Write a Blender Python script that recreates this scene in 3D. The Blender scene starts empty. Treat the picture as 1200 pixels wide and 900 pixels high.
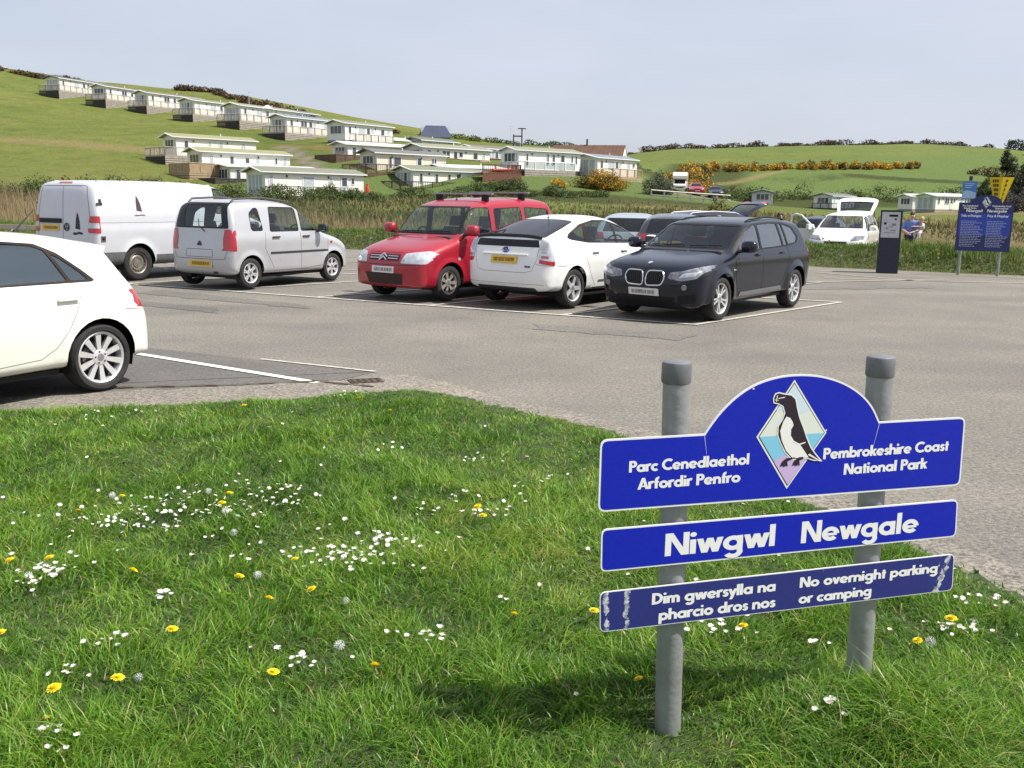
import bpy, bmesh, math, random
import numpy as np
from mathutils import Vector, Matrix
from mathutils.bvhtree import BVHTree
from math import sin, cos, pi, radians as RD

random.seed(11)
RNG = np.random.default_rng(11)
S = bpy.context.scene
COL = S.collection

# ------------------------------------------------------------------ camera
cam = bpy.data.objects.new('camera', bpy.data.cameras.new('camera'))
COL.objects.link(cam)
cam.data.sensor_fit = 'HORIZONTAL'
cam.data.sensor_width = 36.0
cam.data.lens = 36.0 * 1110 / 1200
cam.data.clip_start = 0.05
cam.data.clip_end = 6000
cam.location = (0, 0, 1.75)
_pitch, _roll = math.atan(215 / 1110), RD(0.9)
cam.matrix_world = (Matrix.Translation((0, 0, 1.75)) @ Matrix.Rotation(pi / 2 - _pitch, 4, 'X') @ Matrix.Rotation(_roll, 4, 'Z'))
S.camera = cam
S.render.resolution_x, S.render.resolution_y = 1024, 768

# ------------------------------------------------------------------ light
SUN_AZ = RD(-13)      # from +X towards +Y (behind the cars, on the right)
SUN_EL = RD(56)
w = bpy.data.worlds.new('World')
S.world = w
w.use_nodes = True
nt = w.node_tree
nt.nodes.clear()
sky = nt.nodes.new('ShaderNodeTexSky')
sky.sky_type = 'NISHITA'
sky.sun_disc = False
sky.sun_elevation = SUN_EL
sky.sun_rotation = pi / 2 - SUN_AZ
sky.air_density = 1.0
sky.dust_density = 2.6
sky.ozone_density = 1.3
# thin high cloud: soft wisps mixed over the sky by direction
tc = nt.nodes.new('ShaderNodeTexCoord')
mp = nt.nodes.new('ShaderNodeMapping')
mp.inputs['Scale'].default_value = (1.6, 1.6, 4.5)
nt.links.new(tc.outputs['Generated'], mp.inputs['Vector'])
nz = nt.nodes.new('ShaderNodeTexNoise')
nz.inputs['Scale'].default_value = 2.2
nz.inputs['Detail'].default_value = 7
nz.inputs['Roughness'].default_value = 0.55
nt.links.new(mp.outputs['Vector'], nz.inputs['Vector'])
cr = nt.nodes.new('ShaderNodeValToRGB')
cr.color_ramp.elements[0].position = 0.36
cr.color_ramp.elements[0].color = (0.62, 0.62, 0.62, 1)
cr.color_ramp.elements[1].position = 0.72
cr.color_ramp.elements[1].color = (0.84, 0.84, 0.84, 1)
nt.links.new(nz.outputs['Fac'], cr.inputs['Fac'])
mx = nt.nodes.new('ShaderNodeMixRGB')
mx.inputs['Color2'].default_value = (5.5, 5.8, 6.65, 1)
nt.links.new(cr.outputs['Color'], mx.inputs['Fac'])
nt.links.new(sky.outputs['Color'], mx.inputs['Color1'])
bg = nt.nodes.new('ShaderNodeBackground')
bg.inputs['Strength'].default_value = 0.10
nt.links.new(mx.outputs['Color'], bg.inputs['Color'])
wo = nt.nodes.new('ShaderNodeOutputWorld')
nt.links.new(bg.outputs['Background'], wo.inputs['Surface'])

sl = bpy.data.lights.new('sun', 'SUN')
sl.energy = 5.0
sl.angle = RD(0.6)
sl.color = (1.0, 0.95, 0.87)
so = bpy.data.objects.new('sun', sl)
COL.objects.link(so)
so.location = (30, 20, 60)
_sd = Vector((cos(SUN_AZ) * cos(SUN_EL), sin(SUN_AZ) * cos(SUN_EL), sin(SUN_EL)))
so.rotation_euler = _sd.to_track_quat('Z', 'Y').to_euler()

S.view_settings.view_transform = 'Standard'
S.view_settings.look = 'None'
S.view_settings.exposure = 0.45
S.view_settings.gamma = 1
S.view_settings.use_curve_mapping = False
S.render.engine = 'CYCLES'
S.cycles.max_bounces = 6
S.cycles.transparent_max_bounces = 12
S.cycles.caustics_reflective = False
S.cycles.caustics_refractive = False
S.cycles.use_denoising = True

# ------------------------------------------------------------------ materials
MATS = {}

def mat(name, col, rough=0.6, metal=0.0, coat=0.0, var=0.0, scale=8.0, col2=None, bump=0.0, bscale=40.0, spec=0.5, trans=0.0, inside=None, detail=5, flake=0.0):
    """Procedural surface: noise between col and col2, optional bump, translucency, other colour on the inner face."""
    if name in MATS:
        return MATS[name]
    m = bpy.data.materials.new(name)
    m.use_nodes = True
    t = m.node_tree
    b = t.nodes['Principled BSDF']
    b.inputs['Base Color'].default_value = (*col, 1)
    b.inputs['Roughness'].default_value = rough
    b.inputs['Metallic'].default_value = metal
    b.inputs['Specular IOR Level'].default_value = spec
    if coat:
        b.inputs['Coat Weight'].default_value = coat
        b.inputs['Coat Roughness'].default_value = 0.04
    co = t.nodes.new('ShaderNodeTexCoord')
    if var or col2:
        n = t.nodes.new('ShaderNodeTexNoise')
        n.inputs['Scale'].default_value = scale
        n.inputs['Detail'].default_value = detail
        n.inputs['Roughness'].default_value = 0.6
        t.links.new(co.outputs['Object'], n.inputs['Vector'])
        r = t.nodes.new('ShaderNodeValToRGB')
        r.color_ramp.elements[0].position = 0.32
        r.color_ramp.elements[1].position = 0.68
        c2 = col2 if col2 else tuple(min(1, c * (1 + var)) for c in col)
        c1 = col if col2 else tuple(c * (1 - var) for c in col)
        r.color_ramp.elements[0].color = (*c1, 1)
        r.color_ramp.elements[1].color = (*c2, 1)
        t.links.new(n.outputs['Fac'], r.inputs['Fac'])
        t.links.new(r.outputs['Color'], b.inputs['Base Color'])
    if bump:
        n2 = t.nodes.new('ShaderNodeTexNoise')
        n2.inputs['Scale'].default_value = bscale
        n2.inputs['Detail'].default_value = 4
        t.links.new(co.outputs['Object'], n2.inputs['Vector'])
        bp = t.nodes.new('ShaderNodeBump')
        bp.inputs['Strength'].default_value = bump
        bp.inputs['Distance'].default_value = 0.02
        t.links.new(n2.outputs['Fac'], bp.inputs['Height'])
        t.links.new(bp.outputs['Normal'], b.inputs['Normal'])
    out = t.nodes['Material Output']
    last = b.outputs['BSDF']
    if trans:
        tr = t.nodes.new('ShaderNodeBsdfTranslucent')
        tr.inputs['Color'].default_value = (*[min(1, c * 1.6) for c in col], 1)
        ms = t.nodes.new('ShaderNodeMixShader')
        ms.inputs['Fac'].default_value = trans
        t.links.new(last, ms.inputs[1])
        t.links.new(tr.outputs['BSDF'], ms.inputs[2])
        last = ms.outputs['Shader']
    if inside:
        ge = t.nodes.new('ShaderNodeNewGeometry')
        d = t.nodes.new('ShaderNodeBsdfDiffuse')
        d.inputs['Color'].default_value = (*inside, 1)
        ms = t.nodes.new('ShaderNodeMixShader')
        t.links.new(ge.outputs['Backfacing'], ms.inputs['Fac'])
        t.links.new(last, ms.inputs[1])
        t.links.new(d.outputs['BSDF'], ms.inputs[2])
        last = ms.outputs['Shader']
    t.links.new(last, out.inputs['Surface'])
    MATS[name] = m
    return m

def glass(name, tint=(0.78, 0.85, 0.83), refl=1.0, floor=0.075, gcol=(0.95, 0.97, 1)):
    if name in MATS:
        return MATS[name]
    m = bpy.data.materials.new(name)
    m.use_nodes = True
    t = m.node_tree
    t.nodes.remove(t.nodes['Principled BSDF'])
    a = t.nodes.new('ShaderNodeBsdfTransparent')
    a.inputs['Color'].default_value = (*tint, 1)
    g = t.nodes.new('ShaderNodeBsdfGlossy')
    g.inputs['Roughness'].default_value = 0.02
    g.inputs['Color'].default_value = (*gcol, 1)
    ge = t.nodes.new('ShaderNodeNewGeometry')
    dt = t.nodes.new('ShaderNodeVectorMath'); dt.operation = 'DOT_PRODUCT'
    t.links.new(ge.outputs['Normal'], dt.inputs[0]); t.links.new(ge.outputs['Incoming'], dt.inputs[1])
    def mth(op, src, v, swap=False):
        n = t.nodes.new('ShaderNodeMath'); n.operation = op
        t.links.new(src, n.inputs[1 if swap else 0])
        if v is not None: n.inputs[0 if swap else 1].default_value = v
        return n.outputs[0]
    c = mth('SUBTRACT', mth('ABSOLUTE', dt.outputs['Value'], None), 1.0, True)
    c = mth('POWER', c, 5.0)
    mu = t.nodes.new('ShaderNodeMath')
    mu.operation = 'MULTIPLY_ADD'
    mu.inputs[1].default_value = .9
    mu.inputs[2].default_value = floor * refl
    t.links.new(c, mu.inputs[0])
    ms = t.nodes.new('ShaderNodeMixShader')
    t.links.new(mu.outputs[0], ms.inputs['Fac'])
    t.links.new(a.outputs['BSDF'], ms.inputs[1])
    t.links.new(g.outputs['BSDF'], ms.inputs[2])
    t.links.new(ms.outputs['Shader'], t.nodes['Material Output'].inputs['Surface'])
    MATS[name] = m
    return m

M_TRIM = mat('black_trim', (0.012, 0.012, 0.013), 0.5, spec=0.25)
M_PLASTIC = mat('dark_plastic', (0.03, 0.031, 0.033), 0.6)
M_RUBBER = mat('tyre_rubber', (0.022, 0.021, 0.020), 0.85, var=0.35, scale=14, bump=0.2, bscale=60)
M_ALLOY = mat('alloy_silver', (0.72, 0.72, 0.73), 0.35, 0.55, var=0.08, scale=20)
M_STEEL = mat('steel_wheel', (0.24, 0.22, 0.19), 0.5, 0.5, var=0.3, scale=25)
M_CHROME = mat('chrome', (0.75, 0.75, 0.76), 0.15, 1.0)
M_REDLENS = mat('red_lens', (0.42, 0.012, 0.02), 0.15, coat=1.0)
M_CLEAR = mat('clear_lens', (0.52, 0.54, 0.56), 0.10, 0.3, coat=1.0, var=0.22, scale=9, detail=2)
M_DARKLENS = mat('headlight_lens', (0.20, 0.21, 0.23), 0.1, 0.2, coat=1.0, var=0.6, scale=16)
M_AMBER = mat('amber_lens', (0.6, 0.18, 0.02), 0.2, coat=1.0)
M_YPLATE = mat('yellow_plate', (0.75, 0.48, 0.02), 0.4)
M_WPLATE = mat('white_plate', (0.72, 0.72, 0.70), 0.4)
M_SMUDGE = mat('plate_smudge', (0.30, 0.28, 0.27), 0.5, var=0.6, scale=30)
M_YSMUDGE = mat('plate_smudge_dark', (0.30, 0.16, 0.02), 0.5, var=0.6, scale=30)
M_SEAT = mat('seat_cloth', (0.07, 0.071, 0.078), 0.9, var=0.2, scale=20)
M_GLASS = glass('car_glass')
M_GLASSD = glass('tinted_car_glass', (0.22, 0.25, 0.26))
M_BLACKGLASS = mat('black_glass', (0.008, 0.008, 0.010), 0.06, coat=0.15, spec=.35)
DARK_IN = (0.10, 0.10, 0.098)

def paint(name, col, rough=0.35, metal=0.0, coat=0.8, spec=0.5):
    return mat(name, col, rough, metal, coat, var=0.03, scale=3, inside=DARK_IN, spec=spec)

# ------------------------------------------------------------------ object helpers
def link(o, parent=None):
    COL.objects.link(o)
    if parent is not None:
        o.parent = parent
    return o

def props(o, label=None, cat=None, group=None, kind=None):
    if label: o['label'] = label
    if cat: o['category'] = cat
    if group: o['group'] = group
    if kind: o['kind'] = kind
    return o

def thing(name, label, cat, loc=(0, 0, 0), rz=0.0, group=None, scale=1.0):
    o = bpy.data.objects.new(name, None)
    o.empty_display_size = 0.2
    o.location = loc
    o.rotation_euler = (0, 0, rz)
    o.scale = (scale,) * 3
    link(o)
    return props(o, label, cat, group)

def mesh_obj(name, verts, faces, mats, parent=None, midx=None, smooth=False, loc=None):
    me = bpy.data.meshes.new(name)
    me.from_pydata([tuple(v) for v in verts], [], [tuple(f) for f in faces])
    for m in (mats if isinstance(mats, (list, tuple)) else [mats]):
        me.materials.append(m)
    if midx is not None:
        me.polygons.foreach_set('material_index', midx)
    if smooth:
        me.polygons.foreach_set('use_smooth', [True] * len(me.polygons))
    o = bpy.data.objects.new(name, me)
    if loc is not None:
        o.location = loc
    return link(o, parent)

class MB:
    """Collects simple solids, then links them as ONE mesh object."""
    def __init__(s):
        s.v, s.f, s.m, s.mats = [], [], [], []
        s.M = Matrix.Identity(4)
    def _mi(s, m):
        if m not in s.mats: s.mats.append(m)
        return s.mats.index(m)
    def add(s, vs, fs, m):
        o = len(s.v)
        s.v += [tuple(s.M @ Vector(v)) for v in vs]
        s.f += [tuple(o + i for i in f) for f in fs]
        s.m += [s._mi(m)] * len(fs)
    def box(s, a, b, m, bev=0.0):
        x0, y0, z0 = a; x1, y1, z1 = b
        if bev <= 0:
            vs = [(x0, y0, z0), (x1, y0, z0), (x1, y1, z0), (x0, y1, z0), (x0, y0, z1), (x1, y0, z1), (x1, y1, z1), (x0, y1, z1)]
            s.add(vs, [(3, 2, 1, 0), (4, 5, 6, 7), (0, 1, 5, 4), (1, 2, 6, 5), (2, 3, 7, 6), (3, 0, 4, 7)], m)
            return
        bm = bmesh.new()
        bmesh.ops.create_cube(bm, size=1)
        for v in bm.verts:
            v.co = Vector(((x0 + x1) / 2 + v.co.x * (x1 - x0), (y0 + y1) / 2 + v.co.y * (y1 - y0), (z0 + z1) / 2 + v.co.z * (z1 - z0)))
        bmesh.ops.bevel(bm, geom=list(bm.edges), offset=bev, segments=2, affect='EDGES', profile=0.6)
        bm.verts.index_update()
        s.add([v.co.copy() for v in bm.verts], [[v.index for v in f.verts] for f in bm.faces], m)
        bm.free()
    def tube(s, pts, r, m, n=8, caps=True):
        pts = [Vector(p) for p in pts]
        rs = r if isinstance(r, (list, tuple)) else [r] * len(pts)
        vs, fs = [], []
        up = Vector((0, 0, 1))
        for i, p in enumerate(pts):
            t = (pts[min(i + 1, len(pts) - 1)] - pts[max(i - 1, 0)]).normalized()
            a = t.cross(up)
            if a.length < 1e-3: a = t.cross(Vector((1, 0, 0)))
            a.normalize()
            b = a.cross(t).normalized()
            for k in range(n):
                an = 2 * pi * k / n
                vs.append(p + (a * cos(an) + b * sin(an)) * rs[i])
        for i in range(len(pts) - 1):
            for k in range(n):
                fs.append((i * n + k, i * n + (k + 1) % n, (i + 1) * n + (k + 1) % n, (i + 1) * n + k))
        if caps:
            fs.append(tuple(range(n - 1, -1, -1)))
            fs.append(tuple((len(pts) - 1) * n + k for k in range(n)))
        s.add(vs, fs, m)
    def prism(s, poly, off, m, axis='y', center=0.0):
        """polygon in the plane across `axis`, thick along it from center-off to center+off"""
        n = len(poly)
        def P(u, v, t):
            return (u, t, v) if axis == 'y' else ((t, u, v) if axis == 'x' else (u, v, t))
        vs = [P(u, v, center - off) for u, v in poly] + [P(u, v, center + off) for u, v in poly]
        fs = [tuple(range(n)), tuple(range(2 * n - 1, n - 1, -1))]
        fs += [(i, i + n, (i + 1) % n + n, (i + 1) % n) for i in range(n)]
        s.add(vs, fs, m)
    def lathe(s, prof, m, n=32, axis='y', c=(0, 0, 0)):
        """profile [(radius, t)] turned about `axis` through c"""
        vs, fs = [], []
        for r, t in prof:
            for k in range(n):
                a = 2 * pi * k / n
                u, v = r * cos(a), r * sin(a)
                vs.append((c[0] + u, c[1] + t, c[2] + v) if axis == 'y' else (c[0] + u, c[1] + v, c[2] + t))
        for i in range(len(prof) - 1):
            for k in range(n):
                fs.append((i * n + k, i * n + (k + 1) % n, (i + 1) * n + (k + 1) % n, (i + 1) * n + k))
        s.add(vs, fs, m)
    def build(s, name, parent=None, smooth=False, loc=None):
        o = mesh_obj(name, s.v, s.f, s.mats, parent, s.m, smooth, loc)
        if any(m.name.endswith('_paint') for m in s.mats) and name != 'tailgate':
            bm = bmesh.new(); bm.from_mesh(o.data)
            bmesh.ops.recalc_face_normals(bm, faces=bm.faces); bm.to_mesh(o.data); bm.free()
        if smooth:
            try: o.data.set_sharp_from_angle(angle=RD(38))
            except Exception: pass
        return o

def smoothstep(a, b, x):
    t = np.clip((x - a) / (b - a), 0, 1)
    return t * t * (3 - 2 * t)

_perm = np.random.default_rng(5).random((256, 256))
def vnoise(x, y, sc=1.0):
    """2-D value noise, 0..1"""
    x = np.asarray(x, float) * sc + 77.3; y = np.asarray(y, float) * sc + 31.7
    xi = np.floor(x).astype(int); yi = np.floor(y).astype(int)
    fx = x - xi; fy = y - yi
    fx = fx * fx * (3 - 2 * fx); fy = fy * fy * (3 - 2 * fy)
    g = lambda a, b: _perm[a % 256, b % 256]
    return (g(xi, yi) * (1 - fx) + g(xi + 1, yi) * fx) * (1 - fy) + (g(xi, yi + 1) * (1 - fx) + g(xi + 1, yi + 1) * fx) * fy

def in_poly(px, py, poly):
    px = np.asarray(px, float); py = np.asarray(py, float)
    ins = np.zeros(px.shape, bool)
    n = len(poly)
    for i in range(n):
        x0, y0 = poly[i]; x1, y1 = poly[(i + 1) % n]
        if y0 == y1: continue
        c = ((y0 > py) != (y1 > py)) & (px < (x1 - x0) * (py - y0) / (y1 - y0) + x0)
        ins ^= c
    return ins

def seg_dist(px, py, poly, closed=True):
    px = np.asarray(px, float); py = np.asarray(py, float)
    d = np.full(px.shape, 1e9)
    n = len(poly)
    for i in range(n if closed else n - 1):
        x0, y0 = poly[i]; x1, y1 = poly[(i + 1) % n]
        dx, dy = x1 - x0, y1 - y0
        t = np.clip(((px - x0) * dx + (py - y0) * dy) / max(dx * dx + dy * dy, 1e-12), 0, 1)
        d = np.minimum(d, np.hypot(px - x0 - t * dx, py - y0 - t * dy))
    return d

def rp(pts, r, k=3):
    """round the corners of a polygon"""
    out = []
    n = len(pts)
    for i in range(n):
        p0, p, p1 = Vector(pts[i - 1]), Vector(pts[i]), Vector(pts[(i + 1) % n])
        a = (p0 - p); b = (p1 - p)
        ra = min(r, a.length * .45, b.length * .45)
        A = p + a.normalized() * ra; B = p + b.normalized() * ra
        for j in range(k + 1):
            t = j / k
            out.append(tuple(A * (1 - t) ** 2 + p * 2 * t * (1 - t) + B * t ** 2))
    return out

def shrink(poly, d):
    """inset a polygon by d"""
    n = len(poly)
    ar = sum(poly[i][0] * poly[(i + 1) % n][1] - poly[(i + 1) % n][0] * poly[i][1] for i in range(n))
    sg = 1 if ar > 0 else -1
    out = []
    for i in range(n):
        p0, p, p1 = Vector(poly[i - 1]), Vector(poly[i]), Vector(poly[(i + 1) % n])
        e0 = (p - p0).normalized(); e1 = (p1 - p).normalized()
        n0 = Vector((-e0.y, e0.x)) * sg; n1 = Vector((-e1.y, e1.x)) * sg
        b = n0 + n1
        b = b / max(b.length_squared, 0.25) * 2
        out.append(tuple(p + b * d))
    return out
# ------------------------------------------------------------------ terrain heights
# (x, y, z) of the hillside, the valley floor and the ridges
CTRL = [
    (-87.5, 188.7, 19.9), (-74.6, 179.1, 17.4), (-65.9, 176.1, 16.1), (-54.2, 165.4, 13.9), (-42.7, 152.1, 12.0), (-34.2, 146.1, 10.4),
    (-24.1, 137.9, 9.3), (-42.1, 120.9, 5.9), (-35.0, 108.5, 3.8), (-31.4, 106.0, 3.3), (-23.5, 91.0, 1.75), (-20.7, 120.2, 6.4), (-16.1, 112.9, 5.0),
    (-11.5, 121.5, 6.9), (-5.4, 133.9, 7.3), (0.4, 120.0, 4.9), (-11.5, 109.4, 2.9), (10.6, 125.5, 4.9), (-3.0, 104.0, 2.6), (8.0, 108.0, 2.8),
    (14.0, 104.0, 1.9), (22.4, 102.6, 1.6), (20.5, 123.3, 3.3), (34.0, 122.0, 1.3), (38.0, 145.0, .7), (59.3, 180.5, 0.6), (71.1, 163.2, 0.9), (65.3, 135.0, 1.2),
    (90.0, 150.0, 1.6), (50.0, 110.0, 0.8), (30.0, 80.0, 0.4), (60.0, 70.0, 0.3), (20.0, 60.0, 0.5), (0.0, 75.0, 1.2), (-20.0, 68.0, 1.3),
    (-35.3, 66.2, 1.9), (-28.0, 69.6, 2.0), (-60.0, 75.0, 2.6), (-26.0, 48.5, 0.6), (-10.0, 50.0, 0.3), (5.0, 50.0, 0.2), (15.0, 42.0, 0.0), (30.0, 42.0, 0.0),
    (-30, 40, 0.0), (0, 36, 0.0), (-30, 20, 0.0), (0, 15, 0.0), (30, 20, 0.0), (30, -20, 0.0), (-30, -20, 0.0), (0, -40, 0.0), (60, 30, 0.0), (-60, 30, 0.3), (-60, -20, 0), (60, -30, 0),
    # left ridge
    (-112, 213, 27.8), (-101, 212, 25.8), (-88, 214, 25.2), (-74, 212, 24.0), (-62, 206, 22.6), (-52, 195, 19.3), (-44, 184, 17.4), (-36, 174, 14.9),
    (-24, 168, 12.8), (-15, 164, 11.8), (-6, 165, 11.3), (6, 165, 10.7), (14, 165, 10.2),
    # right ridge and its slope
    (40, 322, 18.0), (55, 322, 19.3), (84, 325, 20.8), (115, 332, 22.2), (140, 340, 22.8), (160, 335, 21.8), (180, 345, 19.0), (210, 340, 16),
    (37.4, 216.8, 8.9), (99.3, 240.3, 11.2), (70, 230, 10.4), (130, 250, 11.5), (120, 200, 5.0), (80, 195, 3.2), (30, 170, 4.2), (140, 190, 3.5),
    # beyond
    (-120, 300, 26), (-40, 280, 14), (20, 300, 12), (100, 420, 18), (200, 420, 14), (-160, 210, 32), (-150, 120, 16), (-100, 110, 7.5), (-80, 150, 13), (-60, 130, 8.5),
    (0, 420, 8), (-160, 320, 28), (250, 250, 8), (250, 150, 2), (-150, 60, 4),
]

def _tps():
    P = np.array(CTRL, float)
    n = len(P)
    xy = P[:, :2] / 100
    r = np.hypot(xy[:, None, 0] - xy[None, :, 0], xy[:, None, 1] - xy[None, :, 1])
    K = np.where(r > 0, r * r * np.log(r + 1e-9), 0) + np.eye(n) * 2e-4
    Q = np.concatenate([np.ones((n, 1)), xy], 1)
    A = np.block([[K, Q], [Q.T, np.zeros((3, 3))]])
    return np.linalg.solve(A, np.concatenate([P[:, 2], [0, 0, 0]])), xy
_TW, _TXY = _tps()

# the edge of the tarmac on its far side
BANK = [(-40, 50), (-22, 42.5), (-12, 36.6), (-5.3, 32.9), (1.5, 30.4), (8.4, 27.9), (10.8, 26.4), (13.2, 25.2), (20, 23.0), (40, 17)]

def beyond_bank(x, y):
    bx = np.array([p[0] for p in BANK]); by = np.array([p[1] for p in BANK])
    return np.asarray(y, float) - np.interp(x, bx, by)

def tz(x, y):
    x = np.asarray(x, float); y = np.asarray(y, float)
    X = np.stack([x.ravel() / 100, y.ravel() / 100], 1)
    z = np.zeros(len(X))
    for k in range(0, len(X), 4000):
        c = X[k:k + 4000]
        r2 = (c[:, None, 0] - _TXY[None, :, 0]) ** 2 + (c[:, None, 1] - _TXY[None, :, 1]) ** 2
        z[k:k + 4000] = (0.5 * r2 * np.log(r2 + 1e-12)) @ _TW[:-3] + _TW[-3] + c @ _TW[-2:]
    z = z.reshape(x.shape)
    far = np.hypot(x, y)
    z = z * (1 - smoothstep(380, 620, far)) + 4 * smoothstep(380, 620, far)
    z = z + (vnoise(x, y, 1 / 14.) - .5) * 0.5 * smoothstep(60, 110, far)
    # flat where the tarmac lies
    b = beyond_bank(x, y)
    k = smoothstep(-1.0, 22.0, b)
    flat = np.where(b < 0, -0.05, 0.0)
    dip = -.17 * smoothstep(1.5, 4, b) * (1 - smoothstep(14, 34, b)) * smoothstep(4, 9, x)
    return flat * (1 - k) + np.where(b < 0, -0.05, z) * k + dip

# ------------------------------------------------------------------ ground sheet
def axis_pts(lo, hi, step, far, n):
    core = np.arange(lo, hi + .01, step)
    g = np.geomspace(step, far, n)
    return np.concatenate([lo - np.cumsum(g)[::-1], core, hi + np.cumsum(g)])

def ground_material():
    m = bpy.data.materials.new('pasture')
    m.use_nodes = True
    t = m.node_tree
    b = t.nodes['Principled BSDF']
    b.inputs['Roughness'].default_value = 0.95
    b.inputs['Specular IOR Level'].default_value = 0.1
    co = t.nodes.new('ShaderNodeTexCoord')
    def noise(sc, detail=6, rough=.6):
        n = t.nodes.new('ShaderNodeTexNoise')
        n.inputs['Scale'].default_value = sc; n.inputs['Detail'].default_value = detail; n.inputs['Roughness'].default_value = rough
        t.links.new(co.outputs['Object'], n.inputs['Vector'])
        return n
    def ramp(src, stops):
        r = t.nodes.new('ShaderNodeValToRGB')
        e = r.color_ramp.elements
        while len(e) < len(stops): e.new(.5)
        for k, (p, c) in enumerate(stops):
            e[k].position = p; e[k].color = (*c, 1)
        t.links.new(src, r.inputs['Fac'])
        return r
    def mix(f, a, c, typ='MIX'):
        x = t.nodes.new('ShaderNodeMixRGB'); x.blend_type = typ
        if isinstance(f, float): x.inputs['Fac'].default_value = f
        else: t.links.new(f, x.inputs['Fac'])
        t.links.new(a, x.inputs['Color1'])
        if isinstance(c, tuple): x.inputs['Color2'].default_value = (*c, 1)
        else: t.links.new(c, x.inputs['Color2'])
        return x
    big = ramp(noise(.035, 6).outputs['Fac'], [(.3, (.10, .135, .034)), (.5, (.145, .17, .045)), (.72, (.175, .182, .056))])
    mid = ramp(noise(.35, 8, .7).outputs['Fac'], [(.25, (.55, .6, .5)), (.5, (1, 1, 1)), (.8, (1.35, 1.25, 1.1))])
    c = mix(.8, big.outputs['Color'], mid.outputs['Color'], 'MULTIPLY')
    fine = ramp(noise(3.0, 6, .8).outputs['Fac'], [(.3, (.6, .62, .55)), (.7, (1.3, 1.3, 1.2))])
    c = mix(.7, c.outputs['Color'], fine.outputs['Color'], 'MULTIPLY')
    for nm, col in (('lush', (.115, .160, .050)), ('rough', (.06, .072, .026)), ('straw', (.24, .185, .095)), ('earth', (.23, .125, .06)), ('track', (.21, .18, .15))):
        at = t.nodes.new('ShaderNodeAttribute'); at.attribute_name = nm
        n = noise(.9, 6, .7)
        ad = t.nodes.new('ShaderNodeMath'); ad.operation = 'MULTIPLY_ADD'
        ad.inputs[1].default_value = 1.0
        sb = t.nodes.new('ShaderNodeMath'); sb.operation = 'SUBTRACT'; sb.inputs[1].default_value = .5
        t.links.new(n.outputs['Fac'], sb.inputs[0])
        t.links.new(at.outputs['Fac'], ad.inputs[0]); t.links.new(sb.outputs[0], ad.inputs[2])
        cl = t.nodes.new('ShaderNodeMapRange'); cl.inputs['From Min'].default_value = .25; cl.inputs['From Max'].default_value = .75
        t.links.new(ad.outputs[0], cl.inputs['Value'])
        c2 = mix(.55, fine.outputs['Color'], col, 'MIX')
        cc = t.nodes.new('ShaderNodeMixRGB'); cc.blend_type = 'MULTIPLY'; cc.inputs['Fac'].default_value = .6
        cc.inputs['Color1'].default_value = (*col, 1); t.links.new(fine.outputs['Color'], cc.inputs['Color2'])
        c = mix(cl.outputs['Result'], c.outputs['Color'], cc.outputs['Color'])
    t.links.new(c.outputs['Color'], b.inputs['Base Color'])
    bn = noise(1.6, 8, .75)
    bp = t.nodes.new('ShaderNodeBump'); bp.inputs['Strength'].default_value = .9; bp.inputs['Distance'].default_value = .5
    t.links.new(bn.outputs['Fac'], bp.inputs['Height']); t.links.new(bp.outputs['Normal'], b.inputs['Normal'])
    return m

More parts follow.
